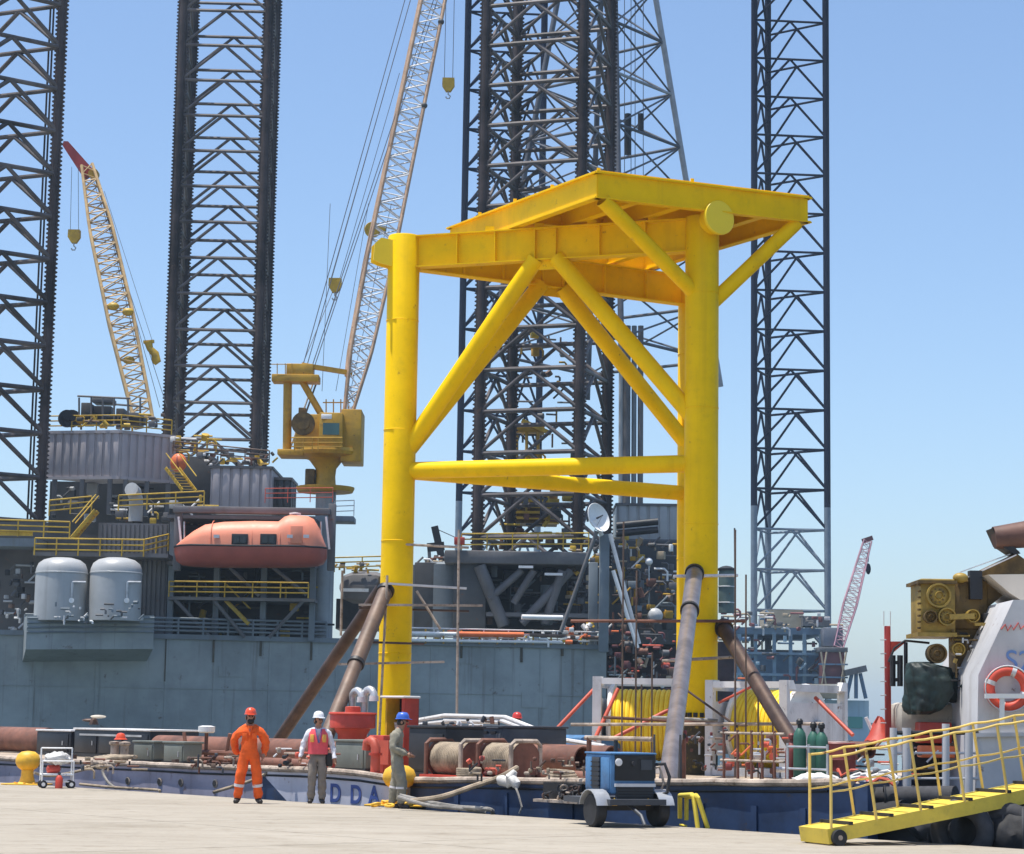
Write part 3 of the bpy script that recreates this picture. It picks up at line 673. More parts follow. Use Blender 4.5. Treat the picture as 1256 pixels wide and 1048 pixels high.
# big module upper left: two faces seen, corner near x = 145
corner = P(146, 592, 150)
def faceblock(px_c, y_top, y_bot, Y, wl, wr, al, ar, label):
    c = P(px_c, y_bot, Y); H_ = P(px_c, y_top, Y).z - c.z
    el = V((-math.cos(al), math.sin(al), 0)); er = V((math.cos(ar), math.sin(ar), 0))
    t = thing('deck_module', c, label, 'module')
    poly = [c, c + el * wl, c + el * wl + er * wr, c + er * wr]
    MB().prism([p + ZK * 0.05 for p in poly], (0, 0, H_ - 0.1)).build('core', 'cont', t)
    for dr, L in ((el, wl), (er, wr)):
        n = round(L / 0.62); st = L / n; nr = V((dr.y, -dr.x, 0)); nr = nr if nr.y < 0 else -nr
        for k in range(n):
            MB().box(c + dr * st * (k + .5) + nr * 0.02 + ZK * H_ / 2, (st * 0.7, 0.16, H_ - 0.3), rz=math.atan2(dr.y, dr.x), bev=0.03).build('panel', 'cont', t)
        for zz in (0.1, H_ - 0.1):
            MB().box(c + dr * L / 2 + nr * 0.08 + ZK * zz, (L + .1, 0.2, 0.2), rz=math.atan2(dr.y, dr.x)).build('frame_rail', 'cont', t)
    for a in (0.12, 0.5, 0.88):
        for dr, L in ((el, wl), (er, wr)):
            q = c + dr * L * a; MB().box(q - ZK * 1.2, (0.3, 0.3, 2.5)).build('support_post', 'rigmid', t)
    return t, c, el, er, H_
t, mc_, el, er, mh = faceblock(146, 528, 588, 150, 5.4, 4.3, R(12), R(36), 'grey corrugated deck module on posts, high at the upper left')
top = mc_ + ZK * mh
railing([top + el * 5.5 + ZK * 0.02, top + ZK * 0.02, top + er * 3.9 + ZK * 0.02], 'yellow railing round the top of the high grey module')
# machinery clusters: one thing each, made of small boxes, drums and pipes
def cluster(label, rect, Y, n, seed, pal, name='machinery', dep=2.0, smin=4, smax=16, base=None):
    g = random.Random(seed); x0, y0, x1, y1 = rect
    t = thing(name, P((x0 + x1) / 2, y1, Y), label, 'machinery')
    s = Y / 2670.0
    for k in range(int(n * 1.25)):
        x = g.uniform(x0, x1); y = g.uniform(y0, y1); yy = Y + g.uniform(-dep / 2, dep / 2); c = P(x, y, yy); kind = g.random(); m_ = g.choice(pal)
        w_ = g.uniform(smin, smax) * s; h_ = g.uniform(smin, smax) * s
        if kind < 0.26: MB().box(c, (w_ * .8, g.uniform(.3, 1) * w_, h_ * .8), rz=g.uniform(-.5, .5), bev=0.04).build('housing', m_, t)
        elif kind < 0.40:
            d = V((g.uniform(-1, 1), g.uniform(-.5, .5), g.choice((0, 0, 1)))).normalized(); MB().tube(c - d * w_ / 2, c + d * w_ / 2, h_ * .35, h_ * .35, 12).build('drum', m_, t)
        elif kind < 0.84:
            L = g.uniform(1.5, 4) * smax * s * 0.5; d = g.choice((V((1, 0, 0)), V((0, 0, 1)), V((1, .2, 0)), V((.6, 0, .6)))); q = c + d * L
            if d.z and q.z > P(x, y0, yy).z: q = c - d * L * .4
            MB().tube(c, q, 1.2 * s, 1.2 * s, 8).build('pipe', m_, t)
        else:
            MB().path([c, c + V((w_, 0, 0)), c + V((w_ * 1.3, 0, -w_ * .3)), c + V((w_ * 1.3, 0, -w_ * 1.2))], 1.3 * s, 8).build('elbow_pipe', m_, t)
    return t
cluster('small valves and pipes between the two domed tanks', (62, 738, 176, 770), 129.2, 26, 71, ['dwhite', 'tank', 'rigblue', 'rigmid', 'rigdark', 'white'], dep=.3, smin=2, smax=6)
# engine skid standing on the module
t = thing('engine_skid', top, 'dark engine house and winches on top of the high grey module', 'machinery')
for x0, y0, x1, y1, Y, m_ in ((99, 494, 111, 520, 152, 'rigdark'), (115, 498, 136, 520, 152.5, 'black'), (113, 488, 138, 494, 153, 'rigmid'), (142, 501, 152, 522, 151.5, 'rigdark'), (157, 506, 172, 522, 151.5, 'rigmid'), (98, 510, 176, 518, 151.2, 'black')):
    MB(); boxpx(MB(), x0, y0, x1, y1, Y, 1.6, 0.05).build('engine_house', m_, t)
for x0, x1, y in ((95, 160, 486), (138, 175, 496)):
    rod('roof_bar', P(x0, y, 151), P(x1, y + 3, 151), 0.07, 'rigmid', t)
for x in (97, 112, 126, 140, 157, 172): rod('roof_post', P(x, 488, 150.9), P(x, 522, 150.9), 0.07, 'rigmid', t)
for x in (82, 88): MB().lathe([(0.62, 0), (0.62, 0.25), (0.2, 0.25), (0.2, .5)], P(x, 514, 151), V((.3, -1, 0)), 18).build('winch_drum', 'black', t)
cluster('pipes and small fittings crowding the top of the high grey module', (72, 508, 205, 524), 150.4, 26, 3, ['rigdark', 'black', 'ryel', 'rigmid', 'tpipe'], smax=10)
# under the module: dark machinery and walkways
cluster('dark pumps under the high grey module', (62, 598, 200, 640), 153, 30, 5, ['rigdark', 'black', 'rigmid', 'rigdark', 'tank'], smax=18)
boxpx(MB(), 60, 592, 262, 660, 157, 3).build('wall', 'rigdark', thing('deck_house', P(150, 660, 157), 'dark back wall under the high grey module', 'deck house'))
# second module and its neighbour
corr(258, 572, 331, 628, 150, 0, 7, 'grey corrugated module left of the yellow crane pedestal', pitch=0.72)
corr(331.5, 586, 355, 628, 151.5, 0, 4, 'small dark box house beside the yellow crane pedestal', material='rigdark', pitch=1.4)
cluster('pipework on the roof of the right-hand corrugated module', (245, 556, 335, 571), 150.5, 30, 8, ['rigdark', 'rpipe', 'ryel', 'rigmid', 'white', 'black'], smax=10)
railing([P(212, 557, 151), P(330, 569, 149.9)], 'brown railing along the roof of the right-hand corrugated module', 'tpipe', 0.9)
cluster('yellow pipes and valves between the two corrugated modules', (210, 534, 258, 558), 152, 22, 9, ['ryel', 'ryel', 'cyel', 'white', 'rigmid'], smax=14)
boxpx(MB(), 209, 560, 262, 632, 155, 3, 0.05).build('core', 'rigdark', thing('deck_house', P(235, 632, 155), 'dark recessed deck house between the two corrugated modules', 'deck house'))
# orange raft canister
t = thing('life_raft', P(219, 570, 150.5), 'orange life raft canister between the corrugated modules', 'life raft')
MB().ball(P(219, 568, 150.5), 0.58, (1, .8, 1.15), 16, 12).build('canister', 'orange', t); MB().torus(P(219, 568, 150.5), V((1, 0, 0.2)), .57, .05).build('strap', 'boatlow', t)
# lower deck house and main structure below
ho = thing('deck_house', P(120, 765, 138), 'broad dark grey lower deck house behind the tanks and lifeboat', 'deck house')
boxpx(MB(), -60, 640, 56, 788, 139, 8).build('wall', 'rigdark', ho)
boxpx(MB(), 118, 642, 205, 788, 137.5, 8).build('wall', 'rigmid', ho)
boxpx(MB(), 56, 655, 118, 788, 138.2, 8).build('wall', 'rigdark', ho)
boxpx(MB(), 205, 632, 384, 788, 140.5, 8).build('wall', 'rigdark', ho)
for k in range(15): boxpx(MB(), 119 + k * 5.7, 644, 119 + k * 5.7 + 3.4, 786, 137.4, 0.25).build('panel', 'rigmid', ho)
for y in (633, 690, 733): boxpx(MB(), 205, y, 386, y + 4, 136, 5).build('floor_plate', 'rigmid', ho)
for x in (206, 262, 320, 380): boxpx(MB(), x, 640, x + 7, 786, 137.2, 0.4).build('column', 'rigblue', ho)
for x0, y0, x1, y1 in ((275, 690, 318, 731), (262, 736, 300, 782), (330, 692, 376, 730), (215, 736, 258, 782), (330, 782, 372, 737)):
    MB().tube(P(x0, y0, 136.2), P(x1, y1, 136.2), 0.12, 0.12, 8).build('diagonal_brace', 'rigmid', ho)
railing([P(207, 732, 135.9), P(378, 734, 135.9)], 'yellow railing of the open gallery under the lifeboat', 'ryel', 0.95)
cluster('dark pumps and pipes in the open gallery under the lifeboat', (208, 700, 385, 780), 139, 46, 11, ['rigdark', 'black', 'rigmid', 'rigblue', 'ryel', 'rigdark'], smax=20)
cluster('dark pipework left of the two tanks', (-5, 690, 45, 752), 137, 26, 12, ['rigdark', 'black', 'tank', 'rigmid', 'rigdark', 'tpipe'], smax=11)
cluster('pale hoses and pipes beside the left tank', (0, 745, 40, 782), 135.8, 18, 13, ['dwhite', 'tank', 'rigblue', 'rpipe', 'rigmid'], smax=8)
# walkways, stairs and railings on the left
t = thing('walkway', P(0, 668, 137), 'grey walkway deck with yellow kick plate above the left tank', 'walkway')
boxpx(MB(), -40, 660, 45, 670, 135.6, 3).build('deck_beam', 'rigblue', t); boxpx(MB(), -40, 652, 40, 657, 135.5, 0.1).build('kick_plate', 'ryel', t)
boxpx(MB(), 40, 678, 206, 683, 135, 3).build('deck_beam', 'rigmid', t)
railing([P(-10, 657, 135.4), P(85, 660, 135.4)], 'yellow railing of the walkway left of the stair', 'ryel', 1.0)
railing([P(42, 681, 134.8), P(176, 683, 134.8), P(206, 676, 137)], 'yellow railing directly above the two domed tanks', 'ryel', 1.05, sp=1.45)
railing([P(60, 633, 139), P(112, 628, 139)], 'yellow railing under the high grey module', 'ryel', 1.0)
railing([P(145, 627, 138), P(250, 622, 138)], 'yellow railing right of the yellow stair', 'ryel', 1.0)
st = thing('stair', P(90, 662, 135.5), 'yellow steel stair rising right above the tanks', 'stair')
p0, p1 = P(88, 660, 135.6), P(117, 626, 136.6)
for off in (0, 0.9):
    o = V((0, off, 0)); plank('stringer', p0 + o, p1 + o, 0.06, 0.25, 'ryel', st); rod('hand_rail', p0 + o + ZK * 1, p1 + o + ZK * 1, 0.04, 'ryel', st)
for k in range(8): q = lerp(p0, p1, (k + .5) / 8); plank('tread', q, q + V((0, .9, 0)), 0.28, 0.04, 'ryel', st)
st = thing('stair', P(222, 595, 148), 'yellow steel stair falling right between the corrugated modules', 'stair')
p0, p1 = P(203, 574, 148), P(224, 602, 147)
for off in (0, 0.9):
    o = V((off, 0, 0)); plank('stringer', p0 + o, p1 + o, 0.06, 0.22, 'ryel', st); rod('hand_rail', p0 + o + ZK, p1 + o + ZK, 0.04, 'ryel', st)
for k in range(8): q = lerp(p0, p1, (k + .5) / 8); plank('tread', q, q + V((.9, 0, 0)), 0.25, 0.04, 'ryel', st)
st = thing('stair', P(282, 760, 136.5), 'narrow yellow stair in the gallery under the lifeboat', 'stair')
p0, p1 = P(275, 735, 136.6), P(305, 766, 136.6)
for off in (0, 0.8):
    o = V((0, off, 0)); plank('stringer', p0 + o, p1 + o, 0.06, 0.22, 'ryel', st); rod('hand_rail', p0 + o + ZK, p1 + o + ZK, 0.035, 'ryel', st)
for k in range(8): q = lerp(p0, p1, (k + .5) / 8); plank('tread', q, q + V((0, .8, 0)), 0.25, 0.04, 'ryel', st)
cluster('valves and lamp housings above the walkway behind the tanks', (130, 612, 250, 640), 140, 26, 15, ['ryel', 'ryel', 'tank', 'white', 'rigmid', 'rigdark'], smax=14)
t = thing('vent_cowl', P(166, 640, 139), 'pale grey round vent cowl under the high module', 'vent'); q = P(166, 640, 139)
MB().path([q, q + ZK * 1.4, q + V((-.1, -.3, 1.9)), q + V((-.2, -.8, 2.0))], 0.45, 14).build('cowl', 'tank', t)
# blue-grey deck-edge rail of the rig
railing([hp(30, 774, 0.1), hp(400, 783, 0.1)], 'blue-grey deck-edge railing left of the crane pedestal', 'rigblue', 1.0, nr=4, r=0.075)
railing([hp(470, 785, 0.1), hp(743, 791, 0.1)], 'white and orange deck-edge pipe railing behind the left yellow leg', 'dwhite', 0.8, nr=3, r=0.05)
cluster('orange and white pipes along the rig deck edge', (500, 774, 690, 788), 142, 34, 17, ['orange', 'white', 'rigblue', 'dwhite', 'ryel', 'tpipe'], smax=9)

# lifeboat in its davit
dv = thing('davit', P(213, 700, 135), 'grey gallows davit above the orange lifeboat', 'davit')
boxpx(MB(), 212, 622, 405, 630, 134.2, 0.7, 0.05).build('top_beam', 'rigmid', dv)
for x in (213, 402): boxpx(MB(), x, 618, x + 9, 700, 134.6, 0.5, 0.04).build('davit_arm', 'rigmid', dv)
for x0, x1 in ((219, 223), (400, 404)): plank('fall', P(x0, 634, 133.9), P(x1, 674, 133.9), 0.12, 0.12, 'white', dv)
railing([P(325, 617, 136), P(408, 616, 136)], 'thin red and white railing on the davit beam', 'redp', 0.9, r=0.03)
lb = thing('lifeboat', P(308, 695, 133), 'enclosed orange lifeboat hanging from the davit', 'lifeboat')
LY = 133.0; s = LY / 2670.0
def loft(rings, n):
    vs_ = [p for r in rings for p in r]; fs = []
    for k in range(len(rings) - 1):
        fs += [(k * n + i, k * n + i + 1, (k + 1) * n + i + 1, (k + 1) * n + i) for i in range(n - 1)]
    fs += [tuple(range(n - 1, -1, -1)), tuple(range((len(rings) - 1) * n, len(rings) * n))]
    return vs_, fs
# stations: x, gunwale y, keel y, canopy y, half width factor
stn = [(214, 671, 677, 670.5, .05), (217, 671, 688, 669, .30), (224, 670.5, 693, 663, .58), (238, 670.5, 695, 652, .82), (252, 671, 695.5, 644, .95), (275, 671.5, 696, 640.5, 1), (310, 672, 696, 639.5, 1), (342, 672, 696, 640, 1), (349, 672, 696, 634, .98), (356, 672, 696, 632, .97), (376, 672.5, 695.5, 633, .92), (384, 673, 695, 637, .86), (391, 673, 694, 648, .75), (397, 673, 692, 664, .5), (401, 673, 685, 672.6, .2)]
HB = 1.5
up_, lo_ = [], []
for x, gy, ky, cy, wf in stn:
    c = P(x, gy, LY); zc = P(x, cy, LY).z; zk = P(x, ky, LY).z
    nn = 13; r1, r2 = [], []
    for i in range(nn):
        a = math.pi * i / (nn - 1); cs, sn = math.cos(a), math.sin(a)
        r1.append(V((c.x, c.y - HB * wf * math.copysign(abs(cs) ** 0.75, cs), c.z + (zc - c.z) * sn ** 0.75)))
        r2.append(V((c.x, c.y - HB * wf * 1.03 * math.copysign(abs(cs) ** 0.6, cs), c.z - 0.03 + (zk - c.z) * sn ** 0.8)))
    up_.append(r1); lo_.append(r2)
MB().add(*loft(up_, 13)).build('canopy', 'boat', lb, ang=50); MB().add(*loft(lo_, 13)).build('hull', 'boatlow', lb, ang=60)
for sgn in (-1,):
    MB().path([V((P(x, gy, LY).x, P(x, gy, LY).y - HB * wf * 1.03, P(x, gy, LY).z)) for x, gy, ky, cy, wf in stn], 0.06, 8).build('rubbing_band', 'black', lb)
for x0, x1 in ((284, 304), (319, 339)):
    fr_ = boxpx(MB(), x0, 655, x1, 668, LY - HB - 0.03, 0.12, 0.03).build('window', 'black', lb)
    boxpx(MB(), x0 + 2.5, 657.5, (x0 + x1) / 2 - 0.6, 666, LY - HB - 0.06, 0.06).build('pane', 'glass', fr_); boxpx(MB(), (x0 + x1) / 2 + .6, 657.5, x1 - 2.5, 666, LY - HB - 0.06, 0.06).build('pane', 'glass', fr_)
for x in (262, 352, 372): boxpx(MB(), x, 656, x + 7, 660, LY - HB * .99 - .02, .05).build('reflective_patch', 'refl', lb)
boxpx(MB(), 356, 645, 371, 667, LY - HB * .96 - .05, .08, .03).build('side_door', 'boat', lb)
for x in (262, 312, 346): MB().path([V((P(x, 670, LY).x, P(x, 670, LY).y - HB * 1.005 * math.cos(a), P(x, 671.5, LY).z + (P(x, 639.3, LY).z - P(x, 671.5, LY).z) * math.sin(a) ** .75)) for a in [i * math.pi / 2 / 10 for i in range(11)]], .025, 6).build('moulding', 'boat', lb)
MB().lathe([(0.35, 0), (0.35, .1), (.1, .14)], P(362, 631.5, LY), n=14).build('hatch', 'white', lb)
rod('lift_hook', P(226, 660, LY), P(226, 640, LY), 0.05, 'metal', lb); rod('lift_hook', P(394, 660, LY), P(394, 640, LY), 0.05, 'metal', lb)

# lattice boom helper
def boom(parent, a, b, wst, nb, mchord, mlace, rc, rl, side, capmat=None):
    d = (b - a).normalized(); s1 = (side - d * side.dot(d)).normalized(); s2 = d.cross(s1).normalized()
    L = (b - a).length
    def w_(f):
        for (f0, w0), (f1, w1) in zip(wst[:-1], wst[1:]):
            if f <= f1: return w0 + (w1 - w0) * (f - f0) / (f1 - f0)
        return wst[-1][1]
    def pt(f, i):
        sg = ((-1, -1), (1, -1), (1, 1), (-1, 1))[i]; h = w_(f) / 2; return a + d * (L * f) + s1 * (sg[0] * h) + s2 * (sg[1] * h)
    fs = [k / nb for k in range(nb + 1)]
    for i in range(4):
        MB().path([pt(f, i) for f in fs], rc, 8).build('chord', mchord, parent)
    m = MB()
    for k in range(nb):
        for i in range(4):
            j = (i + 1) % 4; m.tube(pt(fs[k], i), pt(fs[k + 1], j) if k % 2 else pt(fs[k], j), rl, rl, 5, False)
            if k % 2: m.tube(pt(fs[k], j), pt(fs[k + 1], i), rl, rl, 5, False)
            else: m.tube(pt(fs[k], j), pt(fs[k + 1], i), rl, rl, 5, False)
    m.build('lacing', mlace, parent)
    return pt, d
def hook_block(px, py, Y, sz, label, lines, material='ryel', ln=2, tie=None):
    t = thing('hook_block', P(px, py, Y), label, 'hook block', 'crane hook blocks'); c = P(px, py, Y); k = sz
    for o in (-.22, .22):
        q = c + V((0, o * k, 0)); MB().prism([q + V((-.5 * k, 0, .55 * k)), q + V((.5 * k, 0, .55 * k)), q + V((.52 * k, 0, -.1 * k)), q + V((.2 * k, 0, -.6 * k)), q + V((-.2 * k, 0, -.6 * k)), q + V((-.52 * k, 0, -.1 * k))], V((0, .08 * k, 0))).build('cheek_plate', material, t)
    MB().lathe([(.1 * k, -.15 * k), (.42 * k, -.15 * k), (.36 * k, 0), (.42 * k, .15 * k), (.1 * k, .15 * k)], c + ZK * .05 * k, V((0, 1, 0)), 18).build('sheave', 'black', t)
    MB().path([c + ZK * (-.55 * k), c + ZK * (-.85 * k), c + V((.18 * k, 0, -1.0 * k)), c + V((.1 * k, 0, -1.2 * k)), c + V((-.12 * k, 0, -1.2 * k)), c + V((-.2 * k, 0, -1.05 * k))], .06 * k, 8).build('hook', 'metal', t)
    for i in range(ln):
        o = V(((i - (ln - 1) / 2) * .7 * k, 0, .5 * k)); q = tie(i) if tie else V((c.x + o.x, c.y, lines))
        rod('fall_line', c + o, q, 0.022, 'cable', t)
    return t
# pedestal crane
cr = thing('pedestal_crane', P(398, 790, 139), 'yellow pedestal crane with long tan lattice boom left of the tripod', 'crane')
CY = 139.0
def lat(px, prof, name, material, n=28): # prof: (half width px, y)
    c = P(px, 600, CY); MB().lathe([(hw * CY / 2670, P(px, y, CY).z) for hw, y in prof], (c.x, c.y, 0), n=n).build(name, material, cr)
lat(400, [(12.5, 792), (12.5, 606), (14, 603)], 'pedestal', mat('pedestal_grey', (.30, .335, .36), .5, 0, .1, .5, streak=.3))
lat(399, [(15, 604.5), (34, 604), (36, 600), (36, 598), (15, 597.5)], 'lower_platform', 'cyel')
lat(399, [(13, 597), (12, 585), (13, 575), (20, 566), (28, 560)], 'slewing_column', 'cyel')
lat(400, [(28, 563), (40, 560), (42, 556), (41, 552), (30, 552)], 'slewing_platform', 'cyel'); boxpx(MB(), 340, 551, 372, 558, CY - 1.6, 2.4, .05).build('access_platform', 'cyel', cr)
boxpx(MB(), 418, 502, 443, 566, CY - 1.2, 3.0, 0.06).build('counterweight', 'cyel', cr)
hs = boxpx(MB(), 362, 508, 394, 552, CY - 1.4, 3, 0.06).build('machine_house', 'cyel', cr)
MB().lathe([(.75, 0), (.75, .12), (.4, .12), (.4, .2), (.15, .2)], P(372, 520, CY - 1.45), V((0, -1, 0)), 24).build('fan_cover', 'tugbrown', hs)
boxpx(MB(), 366, 500, 375, 509, CY - .6, .7, .04).build('exhaust', 'tugbrown', hs)
cb = boxpx(MB(), 391, 506, 420, 552, CY - 2.0, 2.4, 0.08).build('cabin', 'cyel', cr)
boxpx(MB(), 396, 519, 416, 533.5, CY - 2.06, .1).build('window', 'gglass', cb); boxpx(MB(), 394, 508, 407, 514, CY - 2.1, .4, .03).build('air_conditioner', 'white', cb)
for x in (361, 372, 383, 390): rod('rail_post', P(x, 537, CY - 2.3), P(x, 553, CY - 2.3), .04, 'cyel', cr)
for y in (537, 543, 548): rod('rail', P(357, y, CY - 2.3), P(420, y, CY - 2.3), .04, 'cyel', cr)
rod('mast_leg', P(352, 556, CY), P(353, 462, CY), .28, 'cyel', cr, 12); rod('mast_leg', P(396, 512, CY), P(366, 460, CY), .22, 'cyel', cr, 12)
rod('mast_leg', P(356, 550, CY + 1.6), P(384, 470, CY + 1.6), .06, 'dwhite', cr, 8); rod('mast_leg', P(362, 545, CY + 1.6), P(388, 470, CY + 1.6), .06, 'rigdark', cr, 8)
boxpx(MB(), 333, 459, 391, 468, CY - .6, 1.4, .05).build('mast_head', 'cyel', cr); boxpx(MB(), 351, 446, 384, 461, CY - .5, 1.2, .06).build('sheave_nest', 'cyel', cr)
MB().beam(P(370, 448, CY), P(432, 458, CY), .35, .3).build('boom_stop', 'cyel', cr)
for x in (340, 350, 358): rod('rail_post', P(x, 459, CY - .7), P(x, 446, CY - .7), .03, 'cyel', cr)
rod('rail', P(333, 447, CY - .7), P(360, 447, CY - .7), .03, 'cyel', cr)
for x in (400, 409, 418, 427): rod('antenna', P(x, 508, CY), P(x, 490, CY), .04, 'cyel', cr)
rod('rail', P(396, 494, CY), P(430, 494, CY), .04, 'cyel', cr)
bb, bt = P(427, 508, CY - .6), P(548, -80, CY + 6)
ptf, bd = boom(cr, bb, bt, [(0, .5), (.12, 1.35), (.3, 1.7), (1, 1.55)], 42, 'boomt', 'dwhite', .115, .05, V((1, .15, 0)))
MB().path([ptf(k / 40, 3) + V((-.05, 0, 0)) for k in range(3, 41)], .16, 8).build('walk_pipe', 'boomt', cr)
for k, f in enumerate((.62, .80)): MB().ball(ptf(f, 1), .22, n=10, m=6).build('lamp', 'rigdark', cr)
for a_, b_ in (((372, 447), (505, -30)), ((377, 447), (512, -30)), ((383, 449), (545, -40)), ((386, 449), (550, -40))): rod('pendant', P(*a_, CY), P(*b_, CY + 6), .03, 'cable', cr)
for x0, x1 in ((395, 405), (412, 452), (430, 480)): rod('pendant', P(x0, 480, CY), P(x1, 250, CY + 3), .018, 'cable', cr)
boxpx(MB(), 374, 575, 386, 598, CY - .5, 1.0, .08).build('slew_motor', 'tugbrown', cr)
railing([P(410, 634, CY - .6), P(434, 633, CY - .4)], 'small white railing on the crane pedestal ledge', 'dwhite', 1.0, r=.03)
boxpx(MB(), 405, 633, 434, 640, CY - .8, 2, .05).build('ledge', 'rigblue', cr)
hook_block(550, 104, 142, .8, 'yellow hook block hanging high beside the tan crane boom', P(550, -60, 142).z)
hook_block(411, 350, 145, .85, 'yellow block on the stay lines above the crane cab', P(490, 90, 148).z, tie=lambda i: P(478 + 12 * i, 90, 148))
rod('pendant', P(408, 358, 145), P(372, 445, CY), .025, 'cable', cr); rod('pendant', P(414, 358, 145), P(384, 445, CY), .025, 'cable', cr)
t = thing('sheave_block', P(457, 282, 145), 'round yellow sheave block with a hole beside the left leg top', 'sheave')
MB().lathe([(.15, -.12), (.52, -.12), (.56, 0), (.52, .12), (.15, .12)], P(457, 282, 145), V((0.1, -1, 0)), 24).build('wheel', 'ryel', t); MB().lathe([(.14, -.14), (.14, .14)], P(457, 282, 145), V((0.1, -1, 0)), 12).build('axle', 'black', t)
MB().beam(P(460, 280, 145), P(474, 281, 145), .2, .35).build('arm', 'ryel', t)

# second, farther crane
c2 = thing('lattice_crane', P(172, 515, 176), 'tan lattice crane boom with a dark red tip at the upper left', 'crane')
b0, b1 = P(177, 520, 176), P(107, 205, 182)
boom(c2, b0, b1, [(0, 1.5), (.4, 2.1), (.75, 1.9), (1, .9)], 30, 'boomy', 'boomy', .13, .055, V((1, .1, 0)))
q0, q1 = P(109, 214, 182), P(80, 176, 182); dd = (q1 - q0).normalized(); nn_ = V((dd.z, 0, -dd.x))
MB().prism([q0 + nn_ * .55, q0 - nn_ * .55, q1 - nn_ * .30, q1 + dd * .25, q1 + nn_ * .3], V((0, .9, 0))).build('boom_tip', 'boomred', c2)
MB().lathe([(.1, -.3), (.45, -.3), (.45, .3), (.1, .3)], P(115, 214, 182), V((0, 1, 0)), 16).build('sheave', 'ryel', c2)
for a_, b_ in (((117, 212), (196, 500)), ((119, 212), (184, 500)), ((112, 214), (205, 500))): rod('pendant', P(*a_, 182), P(*b_, 177), .025, 'cable', c2)
for x, y in ((157, 383), (158, 442), (139, 376)): MB().ball(P(x, y, 177.5), .42, (1.2, 1, .8), 10, 8).build('deflector_sheave', 'ryel', c2)
hook_block(91, 290, 182, 1.0, 'yellow hook block hanging from the dark red boom tip', P(96, 212, 182).z, tie=lambda i: P(88 + 8 * i, 205, 182))
t = thing('overhaul_ball', P(187, 432, 178), 'yellow overhaul weight hanging right of the farther crane boom', 'hook')
MB().path([P(182, 420, 178), P(184, 428, 178), P(190, 434, 178), P(192, 443, 178), P(189, 447, 178)], .3, 10, rr=[.35, .28, .35, .38, .15]).build('weight', 'ryel', t); MB().beam(P(176, 420, 178), P(189, 419, 178), .3, .25).build('crosshead', 'ryel', t)
rod('line', P(187, 419, 178), P(128, 235, 181), .02, 'cable', t)

# ---------------- middle of the near rig: jacking house under the middle leg, dish mast, pipe racks
jh = thing('jacking_house', P(620, 775, 147), 'dark grey jacking house at the foot of the middle rack leg', 'deck house')
boxpx(MB(), 545, 676, 722, 692, 146.5, 9, .1).build('top_slab', 'rigmid', jh)
boxpx(MB(), 556, 690, 596, 772, 147, 7, .05).build('corner_house', 'rigdark', jh)
boxpx(MB(), 596, 692, 735, 775, 152, 5).build('back_wall', 'rigdark', jh)
for x0, y0, x1, y1, r_ in ((588, 694, 618, 768, .42), (640, 765, 700, 700, .3), (600, 735, 640, 700, .25), (690, 700, 668, 765, .3), (655, 700, 630, 740, .25)):
    MB().tube(P(x0, y0, 146.8), P(x1, y1, 147.2), r_, r_, 12).build('strut', 'rigmid', jh)
boxpx(MB(), 596, 752, 735, 757, 147, 3).build('floor_plate', 'rigmid', jh); boxpx(MB(), 636, 694, 654, 697, 146.4, .2).build('lamp', 'white', jh); boxpx(MB(), 668, 703, 690, 706, 146.4, .2).build('lamp', 'white', jh)
railing([P(566, 675, 146.4), P(722, 674, 146.4)], 'yellow railing on top of the dark jacking house', 'ryel', 1.1)
t = thing('deck_house', P(520, 770, 148), 'blue-grey house with rounded corner right of the left yellow leg', 'deck house')
c = P(545, 770, 150); MB().lathe([(1.6, c.z - .3), (1.6, P(545, 694, 150).z), (1.3, P(545, 691, 150).z)], (c.x, c.y, 0), n=24).build('round_corner', 'rigblue', t); boxpx(MB(), 470, 693, 548, 774, 149, 4).build('wall', 'rigblue', t)
boxpx(MB(), 508, 690, 535, 772, 148.6, .5, .05).build('door_panel', 'rigdark', t)
t = thing('storage_tank', P(440, 770, 150), 'big dark grey horizontal tank left of the left yellow leg', 'tank')
boxpx(MB(), 415, 700, 478, 740, 150, 4, 1.0).build('shell', 'rigmid', t); boxpx(MB(), 412, 735, 480, 772, 151, 4).build('base', 'black', t); boxpx(MB(), 420, 722, 452, 726, 149.9, .1).build('sill', 'white', t)
railing([P(410, 702, 150), P(478, 700, 150)], 'yellow railing on the dark tank left of the left yellow leg', 'ryel', 1.0)
cluster('yellow and tan fittings above the dark tank', (412, 690, 475, 700), 151, 16, 21, ['ryel', 'fartan', 'cyel', 'rigmid'], smax=9)
t = thing('pipe_rack', hp(560, 785, .3), 'long white and orange pipes along the rig deck edge beside the left yellow leg', 'pipes')
for x0, x1, y0, y1, r_, m_ in ((505, 640, 777, 779, .12, 'white'), (470, 690, 785, 788, .10, 'white'), (560, 642, 778, 779, .17, 'orange'), (500, 560, 778, 778, .12, 'dwhite'), (650, 740, 779, 783, .12, 'tpipe'), (640, 690, 757, 758, .16, 'white')):
    rod('pipe', hp(x0, y0, .4), hp(x1, y1, .4), r_, m_, t, 12)
for x in range(478, 742, 22): rod('support', hp(x, 770 + (x - 478) * .04, .3), hp(x, 789 + (x - 478) * .01, .3), .06, 'cyel', t, 8)
